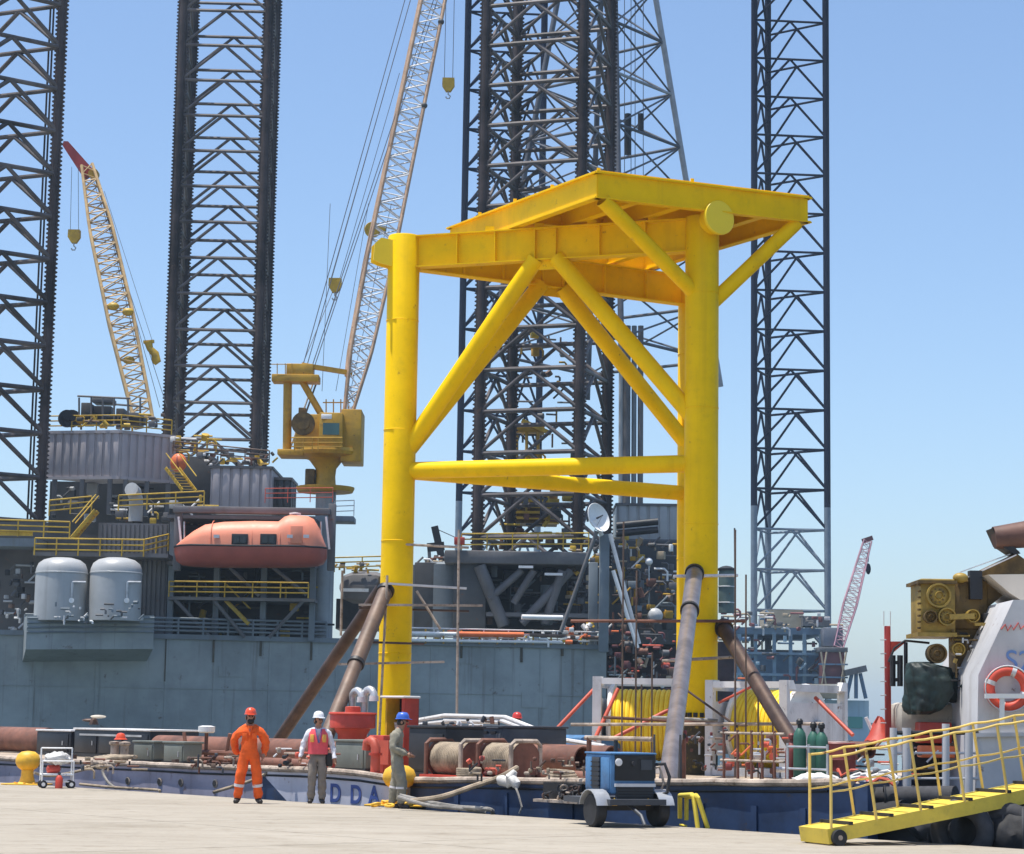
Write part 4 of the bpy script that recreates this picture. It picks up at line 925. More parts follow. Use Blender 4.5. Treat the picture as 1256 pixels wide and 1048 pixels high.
# black flare mast and small items left of the rack leg
t = thing('vent_mast', P(538, 690, 152), 'short black slanting mast on the rig right of the left yellow leg', 'mast')
MB().beam(P(543, 690, 152), P(533, 646, 152), .5, .5).build('mast', 'black', t); MB().beam(P(524, 672, 152), P(545, 670, 152), .3, .6).build('cross_arm', 'black', t); rod('stay', P(533, 648, 152), P(560, 660, 152), .03, 'cable', t); rod('stay', P(527, 690, 152), P(526, 668, 152), .12, 'rigmid', t)
cluster('pale pipe ends at the foot of the black mast', (500, 682, 545, 698), 150, 18, 22, ['fartan', 'rigmid', 'white', 'rpipe'], smax=9)
t = thing('flag_box', P(562, 668, 150), 'small red box on the railing at the foot of the navy leg', 'box'); boxpx(MB(), 557, 659, 570, 668, 146.2, .4, .04).build('box', 'red', t)
# yellow winch cabins seen inside the middle leg
t = thing('winch_house', P(655, 560, 166), 'yellow louvred winch house inside the middle rack leg, lower one', 'winch house')
boxpx(MB(), 632, 604, 684, 642, 163, 3).build('core', 'tugbrown', t)
for k in range(5): boxpx(MB(), 633, 606 + k * 7, 672, 609 + k * 7, 162.8, .3).build('louvre', 'ryel', t)
boxpx(MB(), 672, 612, 686, 642, 162.7, 1).build('side_panel', 'ryel', t)
t = thing('winch_house', P(655, 560, 166), 'yellow winch frame inside the middle rack leg, upper one', 'winch house')
boxpx(MB(), 632, 520, 668, 530, 163, 2, .05).build('frame', 'cyel', t); boxpx(MB(), 642, 552, 665, 566, 163, 2, .05).build('drum_housing', 'cyel', t); MB().beam(P(640, 516, 163), P(676, 532, 163), .3, .3).build('jib', 'ryel', t)
for x in (634, 646, 660): rod('post', P(x, 530, 163), P(x, 566, 163), .12, 'cyel', t)
cluster('ochre and grey machinery inside the upper part of the middle leg', (625, 400, 705, 600), 162.5, 34, 23, ['rigdark', 'cyel', 'tpipe', 'rigmid', 'rigdark', 'ryel', 'rigblue'], smax=12)
cluster('rusty and grey machinery at the foot of the middle leg', (610, 600, 712, 672), 161, 50, 24, ['rigdark', 'rpipe', 'rigmid', 'rigdark', 'ryel', 'rigblue', 'tpipe'], smax=16)
cluster('dark machinery inside the jacking house', (598, 695, 712, 762), 149.5, 60, 25, ['rigdark', 'black', 'rigmid', 'rigdark', 'rigblue', 'tpipe'], smax=20)
# dish mast
t = thing('satellite_dish', P(733, 790, 141.5), 'white satellite dish on a blue-grey braced post behind the tripod', 'dish')
boxpx(MB(), 735, 655, 747, 800, 141.5, .7, .05).build('post', 'rigblue', t); boxpx(MB(), 722, 690, 733, 795, 143, .7, .05).build('rear_post', 'rigblue', t)
for x0, y0, x1, y1, m_ in ((688, 775, 732, 652, 'rigmid'), (748, 655, 784, 790, 'dwhite'), (752, 700, 782, 795, 'white')): rod('brace', P(x0, y0, 141), P(x1, y1, 141), .13, m_, t, 10)
dc = P(732, 636, 141); dax = V((.66, -.66, .30)).normalized()
MB().lathe([(.02, .0), (.4, .06), (.72, .2), (.95, .42), (1.0, .48), (.98, .50), (.93, .44), (.70, .24), (.4, .11), (.02, .05)], dc - dax * .3, dax, 28).build('reflector', 'white', t)
MB().tube(dc, dc + dax * .55, .07, .04, 8).build('feed_horn', 'black', t); rod('feed_arm', dc - dax * .25 - ZK * .8, dc + dax * .5, .03, 'metal', t); rod('dish_stem', dc - dax * .25, P(738, 657, 141.5), .16, 'white', t)
# grey corrugated house right of the dish and clutter below it
corr(757, 618, 832, 664, 160, 0, 6, 'pale blue-grey corrugated house just left of the right yellow leg', material='tank', pitch=.7)
t = thing('stub_pipe', P(780, 650, 150), 'pair of black boom stubs in front of the pale corrugated house', 'pipe')
for y in (642, 652): MB().tube(P(756, y + 3, 150), P(807, y - 2, 150), .24, .24, 10).build('stub', 'black', t)
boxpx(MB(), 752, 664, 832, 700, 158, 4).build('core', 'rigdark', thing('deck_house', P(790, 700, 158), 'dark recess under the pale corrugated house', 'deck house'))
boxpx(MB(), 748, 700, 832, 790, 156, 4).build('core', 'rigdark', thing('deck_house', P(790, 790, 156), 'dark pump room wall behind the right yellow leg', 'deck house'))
cluster('brown and yellow pipework between the dish post and the right leg, upper', (750, 656, 828, 715), 153, 50, 31, ['ryel', 'cyel', 'rigdark', 'white', 'tpipe', 'rigmid', 'fartan'], smax=13)
cluster('grey pumps between the dish post and the right leg', (750, 712, 828, 775), 152, 50, 32, ['rigmid', 'rigdark', 'rigblue', 'cyel', 'tpipe', 'rpipe', 'fartan'], smax=15)
cluster('red and brown valves just above the white reel frames', (745, 770, 828, 838), 148, 60, 33, ['rpipe', 'farred', 'rigdark', 'rigmid', 'farred', 'redp', 'tpipe', 'rigblue', 'fartan'], smax=13)
cluster('yellow pipework left of the dish post', (690, 655, 732, 760), 148, 40, 34, ['ryel', 'cyel', 'rigdark', 'rigmid', 'tpipe', 'fartan'], smax=11)
cluster('coloured fittings on the rig deck edge below the dish post', (686, 765, 750, 788), 142.5, 26, 35, ['white', 'orange', 'rigblue', 'ryel', 'dwhite'], smax=10)
t = thing('lamp_post', P(801, 690, 150), 'round white lamp on the pump room wall by the right leg', 'lamp'); MB().ball(P(796, 689, 150), .26, n=12, m=8).build('globe', 'white', t); rod('stem', P(796, 694, 150), P(796, 712, 150), .05, 'metal', t)
t = thing('vent_cowl', P(803, 756, 149), 'pale round vent cowl between the silver pipe and the dish post', 'vent'); MB().lathe([(.5, 0), (.5, .3), (.3, .5), (.02, .55)], P(803, 756, 149), V((.2, -1, .2)), 18).build('cowl', 'tank', t)
boxpx(MB(), 742, 786, 900, 905, 160, 6).build('wall', mat('maroon_wall', (.085, .05, .05), .7, 0, .3, .5, rust=.3), thing('pump_barge', P(800, 905, 160), 'dark maroon barge wall behind the white reel frames', 'barge'))
cluster('maroon and grey pipework behind the white reel frames', (745, 800, 835, 880), 158, 40, 36, ['farred', 'rpipe', 'rigdark', 'rigmid', 'tpipe', 'white'], smax=12)
# lattice uprights right of the middle leg (cantilever skid)
t = thing('pipe_tower', P(770, 700, 168), 'cluster of tall dark pipes right of the middle rack leg', 'pipes')
for x, r_, m_ in ((768, .3, 'rigmid'), (777, .2, 'rigblue'), (785, .22, 'rigmid'), (761, .18, 'tank')): rod('pipe', P(x, 680, 168), P(x + 1, 400, 168), r_, m_, t, 12)
# green-grey tank and mast right of the right leg
t = thing('storage_tank', P(893, 752, 150), 'greenish tank with dark lid just right of the right yellow leg', 'tank'); c = P(891, 752, 150)
MB().lathe([(.55, 0), (.55, 2.6), (.52, 2.9)], c, n=20).build('shell', mat('tank_green', (.12, .17, .15), .5, 0, .2, .6, rust=.2), t); MB().lathe([(.6, 2.9), (.6, 3.05), (.3, 3.2), (.02, 3.25)], c, n=20).build('lid', 'black', t)
for z in (.7, 1.8): MB().torus(c + ZK * z, ZK, .57, .04, 20, 6).build('hoop', 'dwhite', t)

# ---------------- the far rig on the right
fr = thing('far_rig', P(960, 860, 285), 'distant pale blue rig platform right of the right yellow leg', 'rig')
boxpx(MB(), 730, 857, 1066, 935, 285, 40).build('hull', 'far', fr); boxpx(MB(), 1003, 879, 1058, 893, 284.8, .3).build('painted_band', 'fargreen', fr)
boxpx(MB(), 880, 800, 1008, 860, 292, 20).build('deck_house', 'farblue', fr)
boxpx(MB(), 880, 770, 1012, 778, 288, 22).build('upper_deck', 'farblue', fr)
for x in (905, 925, 948, 968, 985, 1005): boxpx(MB(), x, 778, x + 4, 858, 287.5, .6).build('column', mat('far_col', (.20, .29, .36), .6), fr)
for y in (800, 826): boxpx(MB(), 880, y, 1006, y + 3, 287, 1).build('walkway', mat('far_col', (.20, .29, .36)), fr)
boxpx(MB(), 940, 748, 985, 771, 292, 8).build('deck_cabin', 'fartan', fr); boxpx(MB(), 985, 756, 1018, 768, 290, 6).build('deck_cabin', 'rigmid', fr)
cluster('tan and blue pipework on the far rig deck', (890, 752, 1020, 772), 287, 40, 41, ['fartan', 'farblue', 'rigmid', 'dwhite', 'farred'], smax=9)
cluster('pipework under the far rig deck', (888, 782, 1005, 852), 287.5, 60, 42, ['fartan', 'farblue', 'rigmid', 'rigdark', 'farred', 'far'], smax=11)
cluster('red and orange fittings just right of the right yellow leg', (884, 745, 905, 850), 210, 28, 43, ['farred', 'fartan', 'orange', 'rigmid', 'farblue'], smax=9)
ck = thing('far_crane', P(1022, 850, 286), 'distant pink lattice crane on a dark red base at the right', 'crane')
boxpx(MB(), 1008, 800, 1036, 846, 284, 3, .1).build('base', 'farred', ck); boxpx(MB(), 1004, 844, 1042, 857, 283.5, 4, .1).build('plinth', 'fartan', ck); boxpx(MB(), 1005, 794, 1040, 800, 283.6, 3.6, .05).build('platform', 'rigmid', ck); [rod('raker', P(xa, 800, 283.5), P(xb, 846, 283.5), .12, 'fartan', ck) for xa, xb in ((1007, 1014), (1014, 1007), (1030, 1038), (1038, 1030))]; [boxpx(MB(), 1004, yy, 1040, yy + 2, 283.4, .4).build('gallery', 'farblue', ck) for yy in (814, 830)]; boxpx(MB(), 1010, 770, 1034, 793, 285, 3, .1).build('cabin', mat('far_crane_grey', (.18, .19, .22)), ck)
boom(ck, P(1028, 795, 285), P(1064, 664, 288), [(0, 1.2), (.4, 1.7), (1, 1.0)], 22, 'farpink', 'farpink', .10, .04, V((1, 0, 0)))
MB().beam(P(1058, 664, 288), P(1070, 660, 288), .8, .6).build('boom_head', 'farred', ck); rod('fall_line', P(1067, 664, 288), P(1065, 690, 288), .04, 'cable', ck); MB().ball(P(1065, 698, 288), .5, (.7, .7, 1.5), 10, 8).build('hook_ball', 'navyleg', ck)
ja = thing('jetty_frame', P(1050, 850, 284), 'small blue-grey raker frame at the end of the far rig hull', 'frame')
MB().beam(P(1036, 826, 283), P(1062, 820, 283), 1.5, .8).build('beam', 'rigmid', ja)
for x0, x1 in ((1045, 1038), (1050, 1050), (1055, 1062)): rod('raker', P(x0, 826, 283), P(x1, 857, 283), .25, 'farblue', ja)
t = thing('whip_mast', P(901, 760, 150), 'thin whip mast right of the right yellow leg', 'mast'); rod('mast', P(902, 760, 150), P(901, 648, 150), .06, 'rigdark', t)

# far shore, a low green line behind everything
sh = MB(); g = random.Random(3); pts = []
x = -900
while x < 1400: pts.append((x, g.uniform(3, 9))); x += g.uniform(10, 30)
for (xa, ha_), (xb, hb_) in zip(pts[:-1], pts[1:]): sh.box(V(((xa + xb) / 2, 1500 + g.uniform(-20, 20), WZ + ha_ / 2)), (xb - xa + 2, 30, ha_))
struct(sh.build('far_shore', mat('far_shore', (.10, .13, .12), .9, 0, .3, .02)))

# ================================================================== BARGE ALONGSIDE THE QUAY
bg_ = thing('barge', BQ(0, 1, WZ), 'long work barge with lilac, white and navy side moored along the quay', 'barge')
T0 = 0.9
sL = bs(bz(-120, T0, .5)); 
sm = [(bs(bz(px, T0, z)), z) for px, z in ((-120, .5), (0, .53), (250, .56), (400, .60), (440, .58), (470, .53), (497, .48), (510, .50), (600, .56), (800, .66), (1000, .76), (1064, .80))]
def zg(s):
    for (s0, z0), (s1, z1) in zip(sm[:-1], sm[1:]):
        if s <= s1: return z0 + (z1 - z0) * (s - s0) / (s1 - s0)
    return sm[-1][1]
S0, S1 = sm[0][0] - 6, sm[-1][0]
MB().prism([BQ(S0, T0 + .12, DK), BQ(S1 - .2, T0 + .12, DK), BQ(S1 - 9.2, 19, DK), BQ(S0, 19, DK)], (0, 0, -.25)).build('deck', 'deck', bg_)
def sideplate(pxa, pxb, material, name='side_plate'):
    sa, sb = (S0 if pxa is None else bs(bz(pxa, T0, .3))), (S1 if pxb is None else bs(bz(pxb, T0, .3)))
    n = max(1, round((sb - sa) / 1.5)); vs_ = []; fs = []
    for k in range(n + 1):
        s_ = sa + (sb - sa) * k / n
        for z, t_ in ((zg(s_) - .02, T0), (-.9, T0), (WZ - 1, T0 + .5), (WZ - 1, T0 + .8), (zg(s_) - .02, T0 + .1)): vs_.append(BQ(s_, t_, z))
    for k in range(n):
        for j in range(5):
            fs.append((k * 5 + j, k * 5 + (j + 1) % 5, k * 5 + 5 + (j + 1) % 5, k * 5 + 5 + j))
    fs += [(0, 1, 2, 3, 4), tuple(n * 5 + i for i in (4, 3, 2, 1, 0))]
    return MB().add(vs_, fs).build(name, material, bg_, smooth=False)
sideplate(None, 326, 'lilac'); sideplate(326.3, 503, 'bwhite'); sideplate(503.3, None, 'navy')
MB().prism([BQ(S1 - .05, T0, zg(S1)), BQ(S1 - 9.05, 19, zg(S1)), BQ(S1 - 9.05, 19, WZ - 1), BQ(S1 - .05, T0 + .5, WZ - 1)], BU * -.1).build('end_plate', 'navy', bg_)
# navy wedge painted on the white plates (thin raised paint plate)
wv = [bp(322, 953, T0 - .004), bp(352, 979, T0 - .004), bp(322, 976, T0 - .004), bp(303, 975, T0 - .004), bp(303, 955, T0 - .004)]
MB().prism([bp(318, 950, T0 - .004), bp(322, 950, T0 - .004), bp(352, 983, T0 - .004), bp(318, 981, T0 - .004)], BN * .003).build('painted_wedge', 'navy', bg_)
pts = []; s_ = S0
while s_ < S1: pts.append(BQ(s_, T0 - .02 + rnd.uniform(-.01, .01), zg(s_) + rnd.uniform(-.008, .008))); s_ += .5
MB().path(pts, .06, 8).build('rub_rail', 'rail_tan', bg_)
MB().path([p + V((0, 0, -.14)) + BN * .02 for p in pts[::2]], .025, 6).build('half_round', 'black', bg_)
for px in (157, 196, 222, 264):
    q = bp(px, 958 + (px - 157) * .03 + (10 if px > 300 else 0), T0 - .01)
    MB().torus(q, BN, .07, .022, 16, 8).build('drain_ring', 'rail_tan', bg_); MB().lathe([(.068, -.03), (.068, .02)], q, BN, 14).build('drain_hole', 'black', bg_)
for ch_, px in (('D', 404), ('D', 429), ('A', 452)):
    z0_ = bp(px, 983 if px < 420 else 985 if px < 440 else 986, T0 - .012)
    text(ch_, z0_, BU, ZK, .50 if ch_ == 'D' else .50, 'blue', bg_, .004, 'hull_letter', .012)
for px in (560, 620, 700, 860, 925, 985): plank('side_frame', bz(px, T0 - .02, .35), bz(px, T0 - .02, -.8), .03, .12, 'navy', bg_)
for px in (90, 215, 355, 650, 790): plank('deck_lug', bz(px, T0 + .2, DK), bz(px, T0 + .2, DK + .18), .1, .15, 'spipe', bg_)
# hatch recess with chain on the navy side
rc = thing('fender_shelf', bp(690, 985, T0 - .2), 'black shelf with heaped chain on the navy barge side', 'shelf')
MB().box(bp(692, 972, T0 - .06), (1.0, .1, .32), rz=BANG).build('backing', 'black', rc); MB().box(bp(690, 983, T0 - .2), (1.15, .36, .05), rz=BANG).build('shelf_plate', 'rail_tan', rc)
for k in range(26):
    q = bp(rnd.uniform(668, 712), rnd.uniform(966, 980), T0 - .24); MB().torus(q, V((rnd.uniform(-1, 1), rnd.uniform(-1, 1), rnd.uniform(-1, 1))), .06, .018, 12, 6).build('chain_link', rnd.choice(['black', 'spipe', 'rail_tan', 'rubberg']), rc)

# ================================================================== THINGS ON THE BARGE DECK
# big pipes lying along the deck
def lying(label, px0, px1, t_, z, r, material='rpipe', open_=True):
    a, b = bz(px0, t_, z), bz(px1, t_, z)
    o = thing('steel_pipe', V((a.x, a.y, z - r)), label, 'pipe', 'pipes lying on the barge deck')
    MB().pipe(a, b, r, r - .03, 28).build('barrel', material, o)
    n = max(2, int((b - a).length / 3))
    for k in range(1, n):
        c = lerp(a, b, k / n); d = (b - a).normalized(); MB().tube(c - d * .03, c + d * .03, r + .012, r + .012, 28).build('weld_ring', 'spipe', o)
    return o
lying('large rusty pipe lying behind the dark boxes on the left', -60, 60, 6.0, DK + .38, .36)
lying('large rusty pipe behind the orange and white-vested men', 196, 432, 5.0, DK + .33, .31)
lying('slim rusty pipe low behind the man in orange', 215, 395, 3.4, DK + .12, .11)
lying('large rusty pipe ending in an open mouth left of the blue welder', 560, 716, 4.2, DK + .40, .27)
lying('second large rusty pipe with open mouth behind the blue welder', 590, 752, 5.2, DK + .40, .28)
lying('slim pink-brown pipe low beside the rope reels', 640, 742, 2.6, DK + .12, .12)
o = thing('pipe_rack', bz(735, 4.7, DK), 'rusty steel rack post holding the open-mouthed pipes', 'rack')
for px in (722, 838): q = bz(px, 3.9, DK); rod('post', q, q + ZK * .85, .05, 'rpipe', o)
rod('top_bar', bz(718, 3.9, DK + .84), bz(800, 3.9, DK + .84), .045, 'rail_tan', o)
# rack struts by the cabinets
o = thing('pipe_rack', bz(255, 3.0, DK), 'rusty trestle with raking legs right of the grey cabinets', 'rack')
for px, k in ((230, -1), (252, 0), (275, 1)): q = bz(px, 3.2, DK); rod('leg', q, q + ZK * .75 + BU * .2 * k, .045, 'rpipe', o)
rod('top_bar', bz(225, 3.2, DK + .3), bz(292, 3.2, DK + .3), .06, 'rpipe', o)
MB().lathe([(.16, .75), (.2, .78), (.2, .9), (.1, .92)], bz(252, 3.2, DK), n=16).build('head_plate', 'white', o)
# dark machinery boxes
def cabinet(label, px0, px1, py0, t_, dep, material, name='generator', lid=True, z0=DK, doors=2, cat='generator'):
    a, b = bz(px0, t_, z0), bz(px1, t_, z0); h = bp((px0 + px1) / 2, py0, t_).z - z0; w_ = (b - a).length
    o = thing(name, (a + b) / 2, label, cat); c = (a + b) / 2 + BN * dep / 2
    bdy = MB().box(c + ZK * (h / 2 + .04), (w_, dep, h - .08), rz=BANG, bev=.03).build('body', material, o)
    MB().box(c + ZK * .05, (w_ + .06, dep + .06, .1), rz=BANG).build('skid', 'black', o)
    if lid: MB().box(c + ZK * (h + .02), (w_ + .06, dep + .06, .05), rz=BANG, bev=.015).build('lid', 'dwhite' if lid == 'w' else material, o)
    for k in range(doors):
        d0 = a + BU * (w_ * (k + .5) / doors) - BN * .012 + ZK * (h * .52)
        dr = MB().box(d0, (w_ / doors * .88, .03, h * .72), rz=BANG, bev=.01).build('door', material, o)
        MB().box(d0 + BU * (w_ / doors * .3) - BN * .025, (.03, .03, .12), rz=BANG).build('handle', 'metal', dr)
    return o, a, b, h
cabinet('small dark box with white lid behind the white trolley', 44, 86, 897, 5.2, 1.2, 'dnavy', lid='w', doors=1)
o, a, b, h = cabinet('long dark navy equipment box with white lid on the left deck', 90, 183, 896, 5.0, 1.5, 'dnavy', lid='w', doors=3)
MB().box((a + b) / 2 + ZK * (h * .82) - BN * .03, ((b - a).length * .82, .03, .05), rz=BANG).build('trim', 'metal', o)
o = thing('fairlead', bz(115, 5.5, 1.3), 'small brown propeller-like cleat on top of the long navy box', 'cleat'); q = bz(115, 5.5, 1.36)
MB().lathe([(.14, 0), (.1, .12), (.05, .2)], q, n=12).build('stem', 'spipe', o)
for k in (-1, 1): MB().ball(q + BU * .22 * k + ZK * (.17 + .05 * k), .22, (1, .5, .22), 12, 6).build('blade', 'spipe' if k < 0 else 'beige', o)
cabinet('left of the two green-grey electrical cabinets', 163, 188, 911, 2.4, .5, 'cab', 'electrical_cabinet', True, doors=1, cat='cabinet')
cabinet('right of the two green-grey electrical cabinets', 200, 225, 912, 2.2, .5, 'cab', 'electrical_cabinet', True, doors=1, cat='cabinet')
cabinet('green-grey box under the red winch drum', 410, 448, 910, 2.6, .8, 'cab', 'winch_base_box', True, doors=1, cat='box')
cabinet('tall black rounded generator right of the man in khaki', 500, 546, 893, 2.3, 1.0, 'black', lid=True, doors=1)
o, a, b, h = cabinet('long slate-grey machine house behind the rope reels', 515, 616, 892, 4.4, 1.8, 'dgrey', doors=3)
for k in range(9): MB().box(lerp(a, b, .1 + k * .1) - BN * .03 + ZK * h * .9, (.16, .03, .05), rz=BANG).build('vent_slot', 'black', o)
# orange hard hat on the bitts
o = thing('mooring_bitt', bz(148, 1.9, DK), 'rusty bitt with rope piled round it left of the cabinets', 'bitt')
for k in (-1, 1):
    q = bz(146, 1.9, DK) + BU * .22 * k; MB().lathe([(.1, 0), (.1, .42), (.14, .45), (.14, .5), (.02, .52)], q, n=16).build('post', 'rail_tan', o)
MB().box(bz(146, 1.9, DK + .02), (.9, .4, .05), rz=BANG).build('base', 'rail_tan', o)
o = thing('hard_hat', bz(147, 2.1, 1.05), 'orange hard hat resting on the rope-wound bitt', 'hard hat'); q = bz(148, 1.9, DK + .56)
MB().lathe([(.16, 0), (.15, .02), (.125, .03), (.115, .09), (.08, .14), (.01, .16)], q, n=18).build('shell', 'hat_o', o)
# red winch with drum, gooseneck vents, red pipe
o = thing('winch', bz(432, 3.6, DK), 'red mushroom-shaped winch on the barge behind the white-vested man', 'winch')
c = bp(432, 905, 3.6); c = V((c.x, c.y, 0)); zt_, zm = bp(432, 874, 3.6).z, bp(432, 893, 3.6).z
MB().lathe([(.32, DK), (.32, zm - .15), (.40, zm - .02), (.50, zm), (.50, zt_ - .04), (.47, zt_), (.01, zt_ + .01)], c, n=30).build('drum', 'red', o)
MB().lathe([(.515, zt_ - .05), (.53, zt_ - .03), (.515, zt_)], c, n=30).build('rim', 'red', o); MB().lathe([(.17, zt_), (.17, zt_ + .12), (.12, zt_ + .13)], c, n=20).build('cap', 'redp', o)
for k in range(6): a_ = k * R(60); MB().box(V((c.x + .36 * math.cos(a_), c.y + .36 * math.sin(a_), DK + .25)), (.04, .16, .5), rz=a_ + R(90)).build('foot_rib', 'red', o)
def goose(px, t_, label, h=1.75):
    q = bz(px, t_, DK); o = thing('vent_pipe', q, label, 'vent', 'gooseneck vents by the left yellow leg'); pts = [q, q + ZK * (h - .2)]
    for k in range(7): a_ = math.pi * k / 6; pts.append(q + ZK * (h - .15 + .16 * math.sin(a_)) + BU * (.17 - .17 * math.cos(a_)))
    MB().path(pts, .085, 12).build('pipe', 'metal', o); MB().tube(pts[-1] - ZK * .1, pts[-1] + ZK * .02, .11, .10, 12).build('mouth', 'dwhite', o); MB().tube(q + ZK * .6, q + ZK * .66, .13, .13, 12).build('flange', 'dwhite', o)
goose(430, 4.3, 'left gooseneck vent pipe above the red winch'); goose(445, 4.4, 'right gooseneck vent pipe above the red winch', 1.78)
o = thing('red_standpipe', bz(452, 2.2, DK), 'bent red standpipe with flange left of the man in khaki', 'pipe'); q = bz(460, 2.2, DK)
MB().path([q, q + ZK * .55, q + ZK * .66 - BU * .06, q + ZK * .70 - BU * .16, q + ZK * .66 - BU * .28, q + ZK * .5 - BU * .3], .10, 14).build('bend', 'redp', o); MB().tube(q + ZK * .02, q + ZK * .06, .17, .17, 16).build('flange', 'red', o); MB().tube(q + ZK * .4, q + ZK * .45, .14, .14, 16).build('flange', 'red', o)
o = thing('fire_locker', bz(465, 2.9, DK), 'red and orange locker behind the red standpipe', 'locker'); MB().box(bz(470, 3.0, DK + .4), (.5, .4, .8), rz=BANG, bev=.02).build('body', 'red', o); MB().box(bz(470, 2.78, DK + .45), (.38, .03, .5), rz=BANG).build('door', 'redp', o)
# red-framed doorway at the foot of the left leg
o = thing('hatch_house', bz(493, 5.2, DK), 'small red-framed hatch with white hood at the foot of the left leg', 'hatch'); q = bp(492, 905, 4.9); q.z = DK
hh = bp(492, 857, 4.9).z - DK
MB().box(q + BU * .30 + ZK * hh / 2, (.10, .4, hh), rz=BANG).build('jamb', 'red', o); MB().box(q - BU * .30 + ZK * hh / 2, (.06, .4, hh), rz=BANG).build('jamb', 'bol', o)
MB().box(q + BN * .2 + ZK * hh / 2, (.6, .1, hh), rz=BANG).build('back', 'black', o); MB().box(q + ZK * (hh + .03) - BN * .05, (.85, .5, .05), rz=BANG, bev=.02).build('hood', 'white', o); MB().lathe([(.08, .7), (.12, .95), (.13, .97)], q - BN * .05 + ZK * .1, n=14).build('bucket', 'dwhite', o)
# rope reels
def rope_reel(px0, px1, py0, t_, label):
    a, b = bz(px0, t_, DK), bz(px1, t_, DK); w_ = (b - a).length; h = bp((px0 + px1) / 2, py0, t_).z - DK; r = h * .40; c = (a + b) / 2 + ZK * (h * .52)
    o = thing('rope_reel', (a + b) / 2, label, 'rope reel', 'rope winches on the barge')
    n = int(w_ * .84 / .05); pts = []
    for k in range(n * 14): ang = 2 * math.pi * k / 14; pts.append(c + BU * (-w_ * .42 + w_ * .84 * k / (n * 14)) + BN * (r * math.cos(ang)) + ZK * (r * math.sin(ang)))
    MB().path(pts, .03, 6).build('rope_winding', 'rope', o); MB().tube(c - BU * w_ * .42, c + BU * w_ * .42, r * .95, r * .95, 20).build('drum', 'rope', o)
    for k in (-1, 1):
        e_ = c + BU * w_ * .46 * k; MB().lathe([(r * 1.0, -.02), (r * 1.18, -.02), (r * 1.18, .02), (r * 1.0, .02)], e_, BU, 24).build('flange', 'rpipe', o)
        MB().path([e_ - BN * r * 1.2 - ZK * (h * .5), e_ - BN * r * 1.2 + ZK * h * .38, e_ - BN * r * .9 + ZK * h * .48, e_ + BN * r * .9 + ZK * h * .48, e_ + BN * r * 1.2 + ZK * h * .38, e_ + BN * r * 1.2 - ZK * (h * .5)], .045, 8).build('end_frame', 'rail_tan' if k > 0 else 'rpipe', o)
    MB().box((a + b) / 2 + ZK * .04, (w_ * 1.15, r * 2.8, .08), rz=BANG).build('base', 'red', o)
rope_reel(538, 584, 908, 2.2, 'rope-wound winch drum right of the black generator'); rope_reel(602, 646, 909, 2.2, 'rope-wound winch drum with tan end frame, nearer the blue welder')
# white boom lying over the deck
o = thing('white_boom', bz(560, 7, 1.2), 'white tubular boom lying across the barge behind the rope reels', 'boom')
for a_, b_ in (((500, 886), (545, 878)), ((545, 878), (620, 880)), ((620, 880), (692, 908)), ((545, 884), (612, 886)), ((500, 890), (560, 884)), ((615, 884), (690, 912)), ((692, 908), (742, 916))): rod('tube', bp(*a_, 7.0), bp(*b_, 6.4 if b_[0] > 650 else 7.0), .05, 'dwhite', o)
for x in (560, 585, 605, 640, 660): rod('lace', bp(x, 880 if x < 620 else 880 + (x - 620) * .4, 7), bp(x + 12, 886 if x < 620 else 886 + (x - 610) * .4, 7), .025, 'dwhite', o)
for x in (505, 690): q = bp(x, 890 if x < 600 else 908, 7); rod('crutch', V((q.x, q.y, DK)), q, .05, 'rpipe', o)
# blue tarpaulined tank behind
o = thing('deck_tank', bz(690, 9.5, DK), 'low blue tank with rounded top behind the open-mouthed pipes', 'tank'); a, b = bz(640, 9.5, DK), bz(742, 9.5, DK)
MB().box((a + b) / 2 + ZK * .42, ((b - a).length, 1.2, .84), rz=BANG, bev=.2).build('shell', 'weld', o); MB().box((a + b) / 2 + ZK * .05, ((b - a).length, 1.3, .1), rz=BANG).build('skid', 'black', o)
